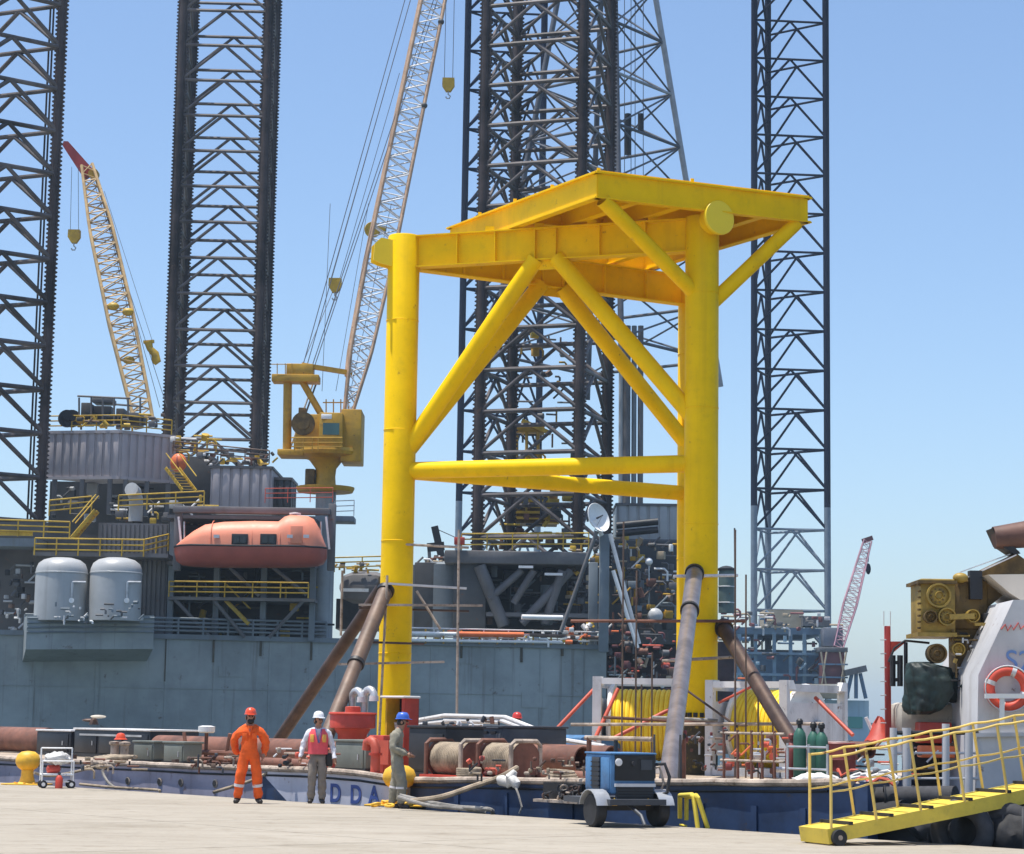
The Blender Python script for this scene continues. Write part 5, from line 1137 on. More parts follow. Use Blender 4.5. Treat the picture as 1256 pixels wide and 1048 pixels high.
# white-framed hose reels with yellow drums
def hose_reel(pxl, pxr, py0, Yc, rot, label, tubes, dr=.72):
    a, b = P(pxl, 900, Yc), P(pxr, 900, Yc); w_ = (b.x - a.x) / max(.3, math.cos(rot)); e = V((math.cos(rot), math.sin(rot), 0)); f = V((-e.y, e.x, 0))
    c = V(((a.x + b.x) / 2, Yc, 0)); ztop = P((pxl + pxr) / 2, py0, Yc).z; c.z = DK + (ztop - DK) * .5
    o = thing('hose_reel', V((c.x, c.y, DK)), label, 'hose reel', 'white-framed hose reels'); H_ = ztop - DK; W2 = H_ * .60
    for k in (-1, 1):
        e_ = c + e * (w_ / 2 * k); n = 36; fl = []
        MB().lathe([(.12, -.05), (dr * 1.28, -.05), (dr * 1.33, 0), (dr * 1.28, .05), (.12, .05)], e_ - e * .16 * k, e, 40).build('flange', 'white', o)
        fr_ = e_ + e * .05 * k
        for j in (-1, 1):
            plank('end_post', fr_ + f * W2 * j - ZK * H_ / 2, fr_ + f * W2 * j + ZK * H_ / 2, .2, .14, 'dwhite', o, up=f)
            MB().prism([fr_ + f * W2 * j + ZK * H_ / 2, fr_ + f * (W2 * j - .18 * j) + ZK * H_ / 2, fr_ + f * (W2 * j - .3 * j) + ZK * (H_ / 2 - .2), fr_ + f * W2 * j + ZK * (H_ / 2 - .2)], e * .12).build('lifting_lug', 'white', o)
        plank('top_rail', fr_ - f * W2 + ZK * (H_ / 2 - .16), fr_ + f * W2 + ZK * (H_ / 2 - .16), .12, .16, 'dwhite', o); plank('bottom_rail', fr_ - f * W2 - ZK * (H_ / 2 - .1), fr_ + f * W2 - ZK * (H_ / 2 - .1), .12, .2, 'dwhite', o)
        MB().box(fr_ + ZK * 0, (.1, W2 * 1.9, H_ * .55), rz=rot).build('end_panel', 'dwhite', o)
        MB().lathe([(.2, -.1), (.2, .14), (.1, .15)], fr_, e * k, 18).build('bearing', 'metal', o)
    for j in (-1, 1): plank('tie_bar', c + f * W2 * j - e * w_ / 2 + ZK * (H_ / 2 - .1), c + f * W2 * j + e * w_ / 2 + ZK * (H_ / 2 - .1), .12, .14, 'white', o); plank('tie_bar', c + f * W2 * j - e * w_ / 2 - ZK * (H_ / 2 - .1), c + f * W2 * j + e * w_ / 2 - ZK * (H_ / 2 - .1), .14, .18, 'dwhite', o)
    nt_ = int(w_ * .8 / .11); 
    for k in range(nt_): MB().torus(c + e * (-w_ * .4 + w_ * .8 * (k + .5) / nt_), e, dr * 1.08, .06, 30, 8).build('hose_turn', 'reely', o)
    MB().tube(c - e * w_ * .42, c + e * w_ * .42, dr * 1.06, dr * 1.06, 32).build('drum', 'reely', o)
    for p_, q_ in tubes: rod('red_strut', P(*p_), P(*q_), .045, 'redp', o, 10)
    return o
hose_reel(744, 838, 832, 51.5, R(-10), 'white-framed yellow hose reel left of the silver pipe', [((668, 910, 50), (731, 843, 50.5)), ((729, 908, 49.5), (758, 845, 50)), ((752, 906, 49), (826, 868, 49.5))])
hose_reel(914, 992, 836, 49.5, R(-38), 'white-framed yellow hose reel behind the brown stay on the right', [((1000, 856, 49), (1046, 902, 48))], .76)
# gas bottles in a rack
o = thing('gas_rack', bz(995, 1.9, DK), 'grey tubular rack round the gas bottles at the barge end', 'rack')
gx = (972, 1012)
for z in (.45, .80):
    rod('rail', bz(966, 1.4, DK + z), bz(1015, 1.4, DK + z), .02, 'metal', o); rod('rail', bz(966, 2.2, DK + z), bz(1015, 2.2, DK + z), .02, 'metal', o)
for px in (966, 992, 1015):
    for t_ in (1.4, 2.2): rod('post', bz(px, t_, DK), bz(px, t_, DK + .85), .022, 'metal', o)
def bottle(px, t_, h, material, label):
    q = bz(px, t_, DK + .005); t = thing('gas_bottle', q, label, 'gas bottle', 'gas bottles in the rack')
    MB().lathe([(.09, 0), (.105, .02), (.105, h - .16), (.095, h - .09), (.06, h - .03), (.04, h)], q, n=20).build('body', material, t); MB().lathe([(.035, h), (.035, h + .05), (.055, h + .06), (.055, h + .12), (.03, h + .15)], q, n=12).build('valve_cap', 'black' if material == 'green' else 'gred', t)
bottle(971, 1.75, .86, 'gred', 'dark red gas bottle, leftmost in the rack'); bottle(981, 1.6, 1.10, 'green', 'tall green gas bottle, left of the green three'); bottle(998, 1.75, 1.05, 'green', 'green gas bottle, middle of the green three'); bottle(1008, 1.8, 1.04, 'green', 'green gas bottle, right of the green three')
o = thing('white_sack', bz(1000, 1.1, DK), 'crumpled white sack on the barge edge below the gas bottles', 'sack'); m = MB(); m.ball(bz(998, 1.15, .80), .24, (1.4, .9, .4), 14, 9)
for v in m.v: v += V((rnd.uniform(-.025, .025), rnd.uniform(-.025, .025), rnd.uniform(-.025, .025)))
m.build('cloth', 'rag', o)
# tools and frames at the right leg foot
cluster('rusty tool stands and orange box at the foot of the right leg', (892, 905, 962, 948), 40.5, 30, 51, ['rpipe', 'orange', 'black', 'metal', 'gred', 'redp'], dep=1.2, smin=4, smax=14, name='tool_stand')
o = thing('guard_rail', bz(930, 1.4, DK), 'rusty guard railing left of the gas bottles', 'railing')
for px in (888, 905, 922, 935, 950): rod('post', bz(px, 1.5, DK), bz(px, 1.5, DK + 1.05), .025, 'rpipe', o)
for z in (.55, 1.0): rod('rail', bz(884, 1.5, DK + z), bz(962, 1.5, DK + z), .022, 'rail_tan', o)
o = thing('barrel', bz(1025, 2.4, DK), 'dark brown steel drum right of the gas bottles', 'drum'); q = bz(1028, 2.4, DK); MB().lathe([(.28, 0), (.29, .02), (.29, .28), (.30, .30), (.29, .32), (.29, .58), (.30, .60), (.29, .62), (.29, .86), (.27, .88)], q, n=24).build('body', 'gred', o); MB().lathe([(.27, .885), (.02, .89)], q, n=24).build('lid', 'dwhite', o)
o = thing('hose_pile', bz(1040, 1.3, .8), 'tangle of pale and black hoses on the barge end', 'hose')
for k in range(9):
    q = bz(1030 + k * 6, 1.3 + .2 * (k % 3), .80); MB().path([q + BU * (i * .09 - .3) + ZK * (.06 * math.sin(i * 1.3 + k) + .05 * (k % 3)) + BN * .08 * math.sin(i + k) for i in range(9)], .03, 6).build('hose', ['rag', 'black', 'redp', 'dwhite'][k % 4], o)
lying('orange-brown pipe at the right end of the barge', 1018, 1068, 3.6, DK + .75, .14)
# ropes
def rope(label, pts, r=.035, m_='rope', name='mooring_rope'):
    P_ = []
    for i in range(len(pts) - 1):
        p0 = pts[max(i - 1, 0)]; p1 = pts[i]; p2 = pts[i + 1]; p3 = pts[min(i + 2, len(pts) - 1)]
        for k in range(8): u = k / 8; P_.append(.5 * ((2 * p1) + (p2 - p0) * u + (2 * p0 - 5 * p1 + 4 * p2 - p3) * u * u + (3 * p1 - p0 - 3 * p2 + p3) * u ** 3))
    P_.append(pts[-1])
    return tag(MB().path(P_, r, 8).build(name, m_), label, 'rope')
rope('pale rope sagging from the left bollard past the trolley', [bp(42, 948, -.6), bp(60, 952, -.2), bp(92, 947, .3), bp(126, 938, .8), bp(138, 936, 1.6)], .03)
rope('dark rope loop hanging down the lilac barge side', [bp(124, 938, .8), bp(127, 950, .75), bp(133, 960, .7), bp(142, 967, .65)], .03, 'ropeg')
rope('slack rope along the quay edge under the lilac barge side', [bp(98, 962, .15), bp(140, 966, .2), bp(190, 969, .2), bp(196, 971, 0.0)], .03)
rope('thick tan mooring rope rising right from the khaki man', [bp(500, 983, -.5), bp(540, 978, -.1), bp(580, 965, .4), bp(612, 954, .8), bp(634, 942, 1.4)], .05)
rope('grey mooring rope running low to the right along the quay edge', [bp(490, 976, -.6), bp(520, 983, -.3), bp(560, 990, -.05), bp(600, 993, .1), bp(604, 1000, .3)], .04, 'ropeg')
rope('second grey mooring rope from the yellow bollard, lower', [bp(488, 978, -.7), bp(525, 988, -.3), bp(565, 992, -.05), bp(596, 997, .25)], .035, 'ropeg')
rope('tan rope beside the man in orange, on the lilac side', [bp(262, 972, .5), bp(285, 965, .6), bp(310, 957, .7), bp(334, 945, 1.0)], .035)
rope('coil of tan rope heaped beside the open pipe', [bz(690 + 22 * math.cos(k * .8) * (1 - k * .012), 1.6 + .25 * math.sin(k * .8), DK + .05 + k * .006) for k in range(36)], .03)
rope('rope heaped on the rail right of the first rope reel', [bz(575 + 14 * math.cos(k * .9), 1.3 + .2 * math.sin(k * .9), DK + .1 + k * .005) for k in range(30)], .03)
rope('rope bundle draped over the rail by the cabinets', [bz(128 + 16 * math.sin(k * .7) + k * .6, 1.2 + .2 * math.cos(k * .7), DK + .12 + .002 * k) for k in range(40)], .04)
o = thing('rag', bp(625, 960, .6), 'white rag knotted to the rail right of the thick rope', 'rag')
m = MB(); 
for (x0, y0, x1, y1) in ((632, 946, 622, 966), (628, 950, 634, 968), (612, 955, 626, 962)):
    pa, pb = bp(x0, y0, .72), bp(x1, y1, .68); m.path([pa, lerp(pa, pb, .35) - BN * .04, lerp(pa, pb, .7) + BU * .03, pb], .08, 10, rr=[.05, .10, .09, .02])
m.build('cloth', 'rag', o); MB().path([bp(631, 962, .66), bp(636, 975, .62), bp(640, 990, .6), bp(637, 998, .6)], .02, 6).build('tail', 'ropeg', o)

cluster('planks, hoses and fittings lying left of the grey cabinets', (92, 930, 162, 944), 48, 20, 81, ['rail_tan', 'rope', 'rpipe', 'black', 'dgrey'], dep=.8, smin=3, smax=10, name='deck_gear')
cluster('thin rusty pipes and rags on deck behind the man in orange', (228, 924, 300, 942), 46.5, 24, 82, ['rpipe', 'rail_tan', 'spipe', 'tpipe', 'dgrey'], dep=.8, smin=3, smax=9, name='deck_gear')
cluster('rusty fittings on deck behind the white-vested man', (335, 918, 408, 942), 45, 26, 83, ['rpipe', 'spipe', 'rail_tan', 'dwhite', 'black', 'redp'], dep=.8, smin=3, smax=10, name='deck_gear')
cluster('red and tan gear on deck between the rope reels', (575, 930, 610, 950), 39.3, 18, 84, ['redp', 'rope', 'rail_tan', 'black', 'gred'], dep=.4, smin=3, smax=9, name='deck_gear')
cluster('brown pipes and rope ends under the open-mouthed pipes', (642, 930, 720, 950), 38.6, 26, 85, ['rpipe', 'rope', 'rail_tan', 'tpipe', 'spipe'], dep=.5, smin=3, smax=9, name='deck_gear')
cluster('grey and ochre engine parts on top of the slate machine house', (520, 882, 612, 894), 45.5, 22, 86, ['dgrey', 'dwhite', 'black', 'rpipe', 'tpipe'], dep=.8, smin=3, smax=9, name='engine_parts')
cluster('rusty scaffold clamps and hoses at the scorched leg foot', (835, 895, 895, 945), 41.5, 30, 87, ['rpipe', 'black', 'metal', 'gred', 'tpipe', 'dgrey'], dep=.8, smin=3, smax=9, name='deck_gear')

# ================================================================== THINGS ON THE QUAY
def bollard(px, py, k, label, plate_w):
    q = G(px, py); q.z = 0.0
    o = thing('bollard', q, label, 'bollard', 'yellow mooring bollards on the quay')
    MB().lathe([(.30 * k, .03), (.22 * k, .07), (.17 * k, .2), (.165 * k, .34)], q, n=28).build('stem', 'bol', o)
    MB().lathe([(.17 * k, .34), (.27 * k, .40), (.335 * k, .50), (.335 * k, .58), (.29 * k, .69), (.18 * k, .76), (.02, .78)], q, n=28, sx=1.0, sy=.85).build('head', 'bol', o)
    MB().box(q + ZK * .017, (plate_w, .75, .034), rz=BANG * .3, bev=.01).build('base_plate', 'bol', o)
    for i in range(8):
        a = i * R(45); MB().lathe([(.03, .034), (.03, .06), (.01, .065)], q + V((.33 * k * math.cos(a), .33 * k * math.sin(a), 0)), n=8).build('bolt', 'bol', o)
bollard(33, 963, .85, 'yellow mooring bollard at the left, beside the white trolley', .95)
bollard(489, 989, .95, 'yellow mooring bollard behind the man in khaki', 1.15)
o = thing('chain_heap', G(492, 990), 'orange-yellow shackles and chain at the foot of the right-hand bollard', 'chain')
for k in range(16):
    q = G(rnd.uniform(458, 524), rnd.uniform(988, 993)); q.z = .07
    MB().torus(q, V((rnd.uniform(-.4, .4), rnd.uniform(-.4, .4), 1)), .075, .026, 14, 7).build('link', 'bol', o)
# white trolley
q = G(69, 967); o = thing('trolley', q, 'white tubular trolley with red canister beside the left bollard', 'trolley')
ex, ey = V((.96, .28, 0)), V((-.28, .96, 0)); w2, d2 = .34, .26
for i in (-1, 1):
    for j in (-1, 1): rod('upright', q + ex * w2 * i + ey * d2 * j + ZK * .14, q + ex * w2 * i + ey * d2 * j + ZK * (.88 if j > 0 else .6), .018, 'white', o)
for z, j in ((.88, 1), (.6, 1), (.6, -1), (.3, -1), (.3, 1), (.15, 1), (.15, -1)): rod('cross_bar', q - ex * w2 + ey * d2 * j + ZK * z, q + ex * w2 + ey * d2 * j + ZK * z, .016, 'white', o)
for i in (-1, 1): rod('side_bar', q + ex * w2 * i - ey * d2 + ZK * .3, q + ex * w2 * i + ey * d2 + ZK * .3, .016, 'white', o)
MB().box(q + ZK * .31, (w2 * 2, d2 * 2, .02), rz=math.atan2(ex.y, ex.x)).build('tray', 'white', o)
for i in (-1, 1):
    for j in (-1, 1):
        c = q + ex * (w2 * i * .9) + ey * d2 * j + ZK * .09
        wh = MB().torus(c, ey, .062, .028, 18, 8).build('wheel', 'rubber', o); MB().lathe([(.05, -.02), (.05, .02)], c, ey, 12).build('hub', 'white', wh)
o = thing('gas_canister', q + ZK * .33, 'red canister lying in the white trolley', 'canister'); MB().lathe([(.02, -.16), (.09, -.13), (.09, .13), (.02, .16)], q + ZK * .42 - ex * .08, ex, 16).build('body', 'red', o); MB().lathe([(.025, .15), (.025, .2)], q + ZK * .42 - ex * .08, ex, 10).build('valve', 'metal', o)
o = thing('plastic_bag', q + ZK * .6, 'crumpled white bag in the top basket of the trolley', 'bag'); m = MB().ball(q + ZK * .66, .24, (1.2, .8, .6), 16, 10)
for v in m.v: v += V((rnd.uniform(-.03, .03), rnd.uniform(-.03, .03), rnd.uniform(-.03, .03)))
m.build('bag', 'rag', o)
o = thing('fire_extinguisher', q - ey * .5, 'small red canister on the ground in front of the trolley', 'canister'); c = G(72, 967.5)
MB().lathe([(.085, 0), (.085, .22), (.05, .28), (.03, .3)], c, n=16).build('body', 'red', o); MB().lathe([(.02, .3), (.04, .32), (.02, .36)], c, n=10).build('head', 'black', o)

# blue welding set on wheels
th = R(24); q = (G(728, 1013) + G(817, 1017)) / 2; ex, ey = V((math.cos(th), math.sin(th), 0)), V((-math.sin(th), math.cos(th), 0))
o = thing('welding_set', q, 'blue wheeled welding generator on the quay in front of the barge', 'generator'); W_, L_ = .80, .92
def wp(a, b, z): return q + ex * a + ey * b + ZK * z
def wb(a, b, z, sz, name, m_, par=None, bev=.0): return MB().box(wp(a, b, z), sz, rz=th, bev=bev).build(name, m_, par or o)
bd = wb(.06, .46, .83, (W_, L_, .62), 'body', 'weld', bev=.03)
wb(.06, .46, 1.155, (W_ + .03, L_ + .03, .03), 'roof', 'weld', bev=.012)
fp = wb(.08, -.012, .93, (W_ * .88, .03, .40), 'control_panel', 'black')
wb(.08, -.03, .66, (W_ * .9, .04, .05), 'bumper', 'dwhite')
wb(.08, -.01, .52, (W_ * .82, .05, .26), 'grille', 'dgrey')
for k in range(5): wb(.08, -.045, .43 + k * .045, (W_ * .78, .02, .015), 'grille_bar', 'black')
MB().lathe([(.06, 0), (.06, .02), (.045, .025)], wp(-.22, -.03, 1.02), -ey, 18).build('gauge', 'dwhite', fp)
MB().lathe([(.04, 0), (.04, .03)], wp(.05, -.03, 1.0), -ey, 14).build('dial', 'rubberg', fp)
wb(.28, -.03, .98, (.2, .02, .16), 'socket_plate', 'dgrey', fp)
wb(-.35, .50, .84, (.03, .26, .5), 'side_vent', 'dgrey', bd)
for k in range(6): wb(-.37, .50, .64 + k * .075, (.03, .28, .02), 'louvre', 'black', bd)
wb(-.345, .18, .84, (.02, .3, .5), 'side_door', 'weld', bd, .008); wb(-.345, .78, .84, (.02, .22, .5), 'side_door', 'weld', bd, .008)
wb(0, .55, .40, (1.0, 1.7, .09), 'chassis', 'dgrey'); wb(0, .1, .30, (1.1, .08, .08), 'axle', 'black')
for i in (-1, 1):
    c = wp(.56 * i, .1, .265)
    wh = MB().lathe([(.15, -.085), (.235, -.095), (.262, -.07), (.265, 0), (.262, .07), (.235, .095), (.15, .085)], c, ex, 30).build('tyre', 'rubber', o)
    MB().lathe([(.01, -.05), (.06, -.07), (.09, -.05), (.15, -.06), (.155, 0), (.15, .06), (.09, .05), (.06, .07), (.01, .05)], c, ex, 24).build('rim', 'metal', wh)
    fd = []
    for k in range(9):
        a = R(15 + k * 18.75); fd.append((math.cos(a) * .34, math.sin(a) * .33))
    vs_ = []
    for u, v_ in fd:
        for off in (-.13, .13): vs_.append(c + ex * off + ey * u + ZK * v_)
    for u, v_ in fd:
        for off in (-.13, .13): vs_.append(c + ex * off + ey * u * .96 + ZK * v_ * .96)
    n = len(fd); fs = []
    for k in range(n - 1): fs += [(2 * k, 2 * k + 1, 2 * k + 3, 2 * k + 2), (2 * n + 2 * k, 2 * n + 2 * k + 2, 2 * n + 2 * k + 3, 2 * n + 2 * k + 1), (2 * k, 2 * k + 2, 2 * n + 2 * k + 2, 2 * n + 2 * k), (2 * k + 1, 2 * n + 2 * k + 1, 2 * n + 2 * k + 3, 2 * k + 3)]
    MB().add(vs_, fs).build('mudguard', 'metal', o)
for i in (-1, 1): MB().prism([wp(.30 * i - .08, -.06, .38), wp(.30 * i, -.06, .46), wp(.30 * i + .08, -.06, .38), wp(.30 * i + .04, -.06, .34), wp(.30 * i - .04, -.06, .34)], -ey * .01).build('warning_chevron', 'bol', o)
MB().tube(wp(.2, .9, 1.17), wp(.2, .9, 1.36), .035, .035, 12).build('exhaust', 'black', o)
MB().path([wp(.42, .1, .98), wp(.6, -.05, 1.0), wp(.66, -.1, .8), wp(.62, -.1, .55), wp(.5, -.05, .5)], .028, 8).build('welding_lead', 'black', o)
MB().path([wp(.44, .2, .9), wp(.56, .05, .95), wp(.6, -.02, .7), wp(.56, -.02, .6)], .022, 8).build('welding_lead', 'rail_tan', o)
MB().path([wp(-.05, -.05, .36), wp(-.05, -.5, .2), wp(-.05, -.62, .06)], .03, 8).build('drawbar', 'dgrey', o)

# yellow ladder hoops at the quay edge
o = thing('quay_ladder', G(850, 1014), 'yellow tubular ladder hoops at the quay edge right of the welder', 'ladder')
for x0, y0, x1, y1, dx in ((834, 976, 847, 975, 0), (842, 978, 852, 976, 5)):
    a = bp(x0, y0, .25); b = bp(x1 + 2, y1, -.1); c = G(868 - (12 if dx == 0 else -2) - dx * .4, 1016); 
    MB().path([bp(x0, y0 + 28, .3), bp(x0, y0 + 3, .27), a, b, lerp(b, c, .06) + BU * .02, c], .038, 10).build('hoop', 'ladder', o)
for z in (-.1, -.4, -.7): rod('rung', bp(834, 1004, .3) + ZK * z, bp(842, 1006, .3) + ZK * z, .02, 'ladder', o)

# yellow gangway
gw = G(985, 1034); gn = G(1020, 1038); wid = (gn - gw); wid.z = 0; gd = V((-wid.y, wid.x, 0)).normalized()
if gd.x < 0: gd = -gd
SL = .168; gdir = (gd + ZK * SL).normalized(); gup = gdir.cross(-wid.normalized()); gup = gup if gup.z > 0 else -gup
g0 = V((gw.x, gw.y, .12)); wn_ = wid.normalized(); GW = wid.length
o = thing('gangway', G(1002, 1036), 'yellow railed gangway rising from the quay to the tug', 'gangway')
def gp(k, w_, h): return g0 + gdir * k + wn_ * (GW * w_) + gup * h
GL = 6.0
for w_ in (.04, .96): plank('side_beam', gp(0, w_, .02), gp(GL, w_, .02), .07, .2, 'gang', o, up=gup)
MB().prism([gp(.0, .0, -.09), gp(.0, 1, -.09), gp(.0, 1, .12), gp(.0, .0, .12)], gdir * -.05).build('end_plate', 'gang', o)
n = 9
for k in range(n):
    plank('tread_board', gp(GL * k / n + .02, .5, .10), gp(GL * (k + 1) / n - .02, .5, .10), GW * .96, .03, 'gang', o, up=gup)
    c = gp(GL * (k + .5) / n, .5, .135); MB().beam(c - wn_ * GW * .52, c + wn_ * GW * .52, .06, .045).build('cleat', 'gangdark', o)
for w_, ph in ((.02, .12), (.98, .02)):
    ks = [ph, ph + .55] + [ph + .55 + .74 * i for i in range(1, 7)]
    ks = [ph] + [ph + .74 * i for i in range(1, 8)]
    tops_ = []
    for i, k in enumerate(ks):
        b_ = gp(k, w_, .1); hh = ZK if i == 0 else gup
        rod('post', b_, b_ + hh * (1.0 if i else 1.02), .021, 'gangr', o, 10); tops_.append((b_ + hh, b_ + hh * .52))
    for (t0, m0), (t1, m1) in zip(tops_[:-1], tops_[1:]):
        for a_, b_, r_ in ((t0, t1, .017), (m0, m1, .013)): MB().path([a_, lerp(a_, b_, .33) - ZK * .02, lerp(a_, b_, .67) - ZK * .02, b_], r_, 8).build('rail', 'gangr', o)
for w_ in (-.04, 1.04):
    c = gp(.10, w_, 0); c.z = .115; wh = MB().lathe([(.03, -.04), (.11, -.04), (.115, 0), (.11, .04), (.03, .04)], c, wn_, 24).build('wheel', 'rubber', o); MB().lathe([(.035, -.05), (.035, .05)], c, wn_, 10).build('hub', 'rail_tan', wh)

# ================================================================== TUG AT THE RIGHT
tg = thing('tug', P(1230, 1010, 36), 'grey tug with black rubber fendering at the right edge', 'tug')
MB().prism([P(1075, 985, 34.2), P(1300, 990, 32.6), P(1300, 990, 46), P(1075, 985, 46)], (0, 0, -3.2)).build('hull', 'black', tg)
hz_ = P(1200, 985, 34).z
house = [P(1243, 736, 35), P(1320, 736, 35), P(1320, 992, 35), P(1197, 992, 35), P(1200, 828, 35)]
hs = MB().prism(house, (0, 3.5, 0)).build('deck_house', 'tuggrey', tg)
MB().beam(P(1197, 902, 34.96), P(1320, 900, 34.96), .06, .06).build('house_rail', 'tuggrey', hs)
text('S2', P(1233, 822, 34.985), V((1, .0, -.02)), ZK, .46, 'markblue', tg, .004, 'painted_mark')
# red marks above the blue lettering
MB().path([P(x, y, 34.98) for x, y in ((1228, 772), (1233, 766), (1236, 774), (1240, 767), (1243, 773), (1249, 764), (1252, 772), (1258, 766))], .012, 5).build('painted_mark', 'red', tg)
o = thing('lifebuoy', P(1237, 866, 34.8), 'orange lifebuoy hung on the grey tug house', 'lifebuoy'); c = P(1236, 845, 34.8)
MB().torus(c, V((0.12, 1, 0)), .285, .085, 40, 14).build('ring', mat('buoy_red', (0.72, 0.085, 0.045), 0.5, 0, 0.12), o)
for k in range(4): a = R(20 + 90 * k); x_, y_ = perp(V((.12, 1, 0)).normalized()); cc = c + (x_ * math.cos(a) + y_ * math.sin(a)) * .285; tn = (-x_ * math.sin(a) + y_ * math.cos(a)); MB().tube(cc - tn * .035, cc + tn * .035, .088, .088, 16).build('band', 'dwhite', o)
MB().torus(c - V((0, .06, 0)), V((.12, 1, 0)), .36, .012, 40, 6).build('grab_line', 'dwhite', o)
MB().beam(P(1208, 854, 34.68), P(1270, 854, 34.68), .05, .075).build('bracket_bar', 'white', tg); MB().beam(P(1229, 857, 34.69), P(1229, 890, 34.69), .05, .07).build('bracket_post', 'white', tg)
# rubber fenders
fd = thing('tug_fender', P(1190, 1030, 32.6), 'heavy black rubber bow fender of the tug under the gangway', 'fender')
kp = [P(1128, 1012, 33.4), P(1165, 1018, 32.6), P(1210, 1024, 32.0), P(1262, 1026, 31.6), P(1310, 1026, 31.6)]; kr = [.2, .27, .33, .36, .36]; pp, rr_ = [], []
for i in range(4):
    for k in range(14): u = k / 14; pp.append(lerp(kp[i], kp[i + 1], u)); rr_.append((kr[i] + (kr[i + 1] - kr[i]) * u) * (1 + .07 * math.sin((i * 14 + k) * .9)))
m = MB().path(pp, .3, 26, rr=rr_)
for v in m.v: v += V((mnoise.noise(v * 5), mnoise.noise(v * 5 + V((9, 0, 0))), mnoise.noise(v * 5 + V((0, 9, 0))))) * .06
m.build('fender_roll', 'rubber', fd)
for x, y, r_ in ((1180, 1020, .34), (1236, 1028, .38)): MB().torus(P(x, y, 31.75), V((.5, 1, .1)), r_, .13, 34, 12).build('tyre', 'rubberg', fd)
MB().path([P(1140, 1000, 33.6), P(1185, 1000, 32.8), P(1260, 998, 32.2)], .16, 14).build('fender_roll', 'rubberg', fd)
for k in range(7): a_ = lerp(P(1140, 1012, 33.1), P(1280, 1024, 31.3), k / 6); MB().torus(a_, V((1, -.25, 0)), .36, .02, 24, 6).build('chain', 'rubberg', fd)
fd = thing('tug_fender', P(1110, 985, 33.8), 'long grey-black cylindrical fender along the tug bow', 'fender')
MB().tube(P(1068, 978, 34.4), P(1172, 977, 33.6), .16, .16, 20).build('fender_roll', 'rubberg', fd); MB().tube(P(1060, 1003, 34.2), P(1110, 999, 33.7), .2, .22, 20).build('fender_roll', 'rubber', fd)
for x in (1085, 1120, 1150): MB().torus(P(x, 978, 34.0), V((1, -.1, 0)), .165, .018, 20, 6).build('lashing', 'black', fd)
fd = thing('tyre_fender', P(1075, 1000, 34.2), 'old tyre hanging at the tug bow behind the gangway foot', 'tyre'); MB().torus(P(1066, 992, 34.3), V((-.3, 1, 0)), .24, .11, 30, 12).build('tyre', 'rubber', fd)
# rails and posts on the tug bow
for lab, pts in (('white pipe railing on the tug bow behind the gangway', [P(1094, 988, 35), P(1200, 990, 35)]),):
    rl = thing('railing', pts[0], lab, 'railing')
    for x, w_ in ((1096, .06), (1112, .075), (1160, .06), (1188, .07)): rod('post', P(x, 985, 35), P(x, 893 if x < 1150 else 888, 35), w_, 'tuggrey', rl, 12)
    for y in (899, 924, 955): rod('rail', P(1094, y, 35), P(1200, y, 35), .02 if y != 899 else .035, 'tuggrey' if y != 899 else 'black', rl, 8)
o = thing('deck_tank', P(1150, 890, 37), 'beige rounded deck tank under the green tarpaulin', 'tank'); boxpx(MB(), 1104, 862, 1192, 900, 37, 1.2, .12).build('shell', 'beige', o); boxpx(MB(), 1120, 900, 1185, 985, 37.2, 1).build('base', 'black', o)
o = thing('red_locker', P(1150, 915, 36.5), 'red locker on the tug deck behind the railing', 'locker'); boxpx(MB(), 1128, 886, 1168, 912, 36.6, .5, .03).build('body', 'red', o); boxpx(MB(), 1130, 915, 1172, 930, 36.4, .4, .03).build('lid', 'orange', o)
o = thing('tarpaulin', P(1137, 880, 36.5), 'dark green tarpaulin bundled over the windlass', 'tarpaulin'); m = MB()
prof = ((812, 1120, 1138, .1), (814, 1112, 1144, .25), (820, 1109, 1166, .35), (835, 1107, 1168, .42), (850, 1107, 1166, .42), (862, 1108, 1158, .4), (872, 1110, 1146, .35), (878, 1118, 1136, .12)); rings = []
for j in range(7):
    for k in range(5):
        u = k / 5; y, x0, x1, d_ = [prof[j][i] + (prof[j + 1][i] - prof[j][i]) * u for i in range(4)]; rg = []
        for i in range(44):
            a = 2 * math.pi * i / 44; c = P((x0 + x1) / 2 + (x1 - x0) / 2 * math.cos(a), y, 36.6); c.y += d_ * math.sin(a)
            n_ = mnoise.noise(V((c.x * 4, c.y * 4, c.z * 1.6))) * .10 + .03 * math.sin(9 * a + c.z * 6) + mnoise.noise(c * 11) * .03; c.x += n_ * math.cos(a); c.y += n_ * math.sin(a); rg.append(c)
        rings.append(rg)
NR = len(rings); vs_ = [p for r_ in rings for p in r_]; fs = [(k * 44 + i, k * 44 + (i + 1) % 44, (k + 1) * 44 + (i + 1) % 44, (k + 1) * 44 + i) for k in range(NR - 1) for i in range(44)] + [tuple(range(44)), tuple(range(NR * 44 - 1, NR * 44 - 45, -1))]
m.add(vs_, fs).build('sheet', 'tarp', o, ang=70)
o2 = MB().path([P(1180, 840, 36.3), P(1195, 855, 36.2), P(1200, 866, 36.2), P(1198, 876, 36.2)], .05, 10).build('fold', 'tarp', o); boxpx(MB(), 1165, 825, 1203, 862, 36.6, .6, .1).build('fold', 'tarp', o)
o = thing('red_mast', P(1090, 900, 37.5), 'dark red signal mast with bracket on the tug bow', 'mast'); boxpx(MB(), 1086, 768, 1093, 905, 37.5, .1, .01).build('post', 'redm', o)
MB().prism([P(1093, 787, 37.5), P(1112, 787, 37.5), P(1093, 803, 37.5)], (0, .08, 0)).build('bracket', 'red', o)
for x in (1084, 1092): rod('whip', P(x, 768, 37.5), P(x, 750, 37.5), .008, 'dwhite', o)
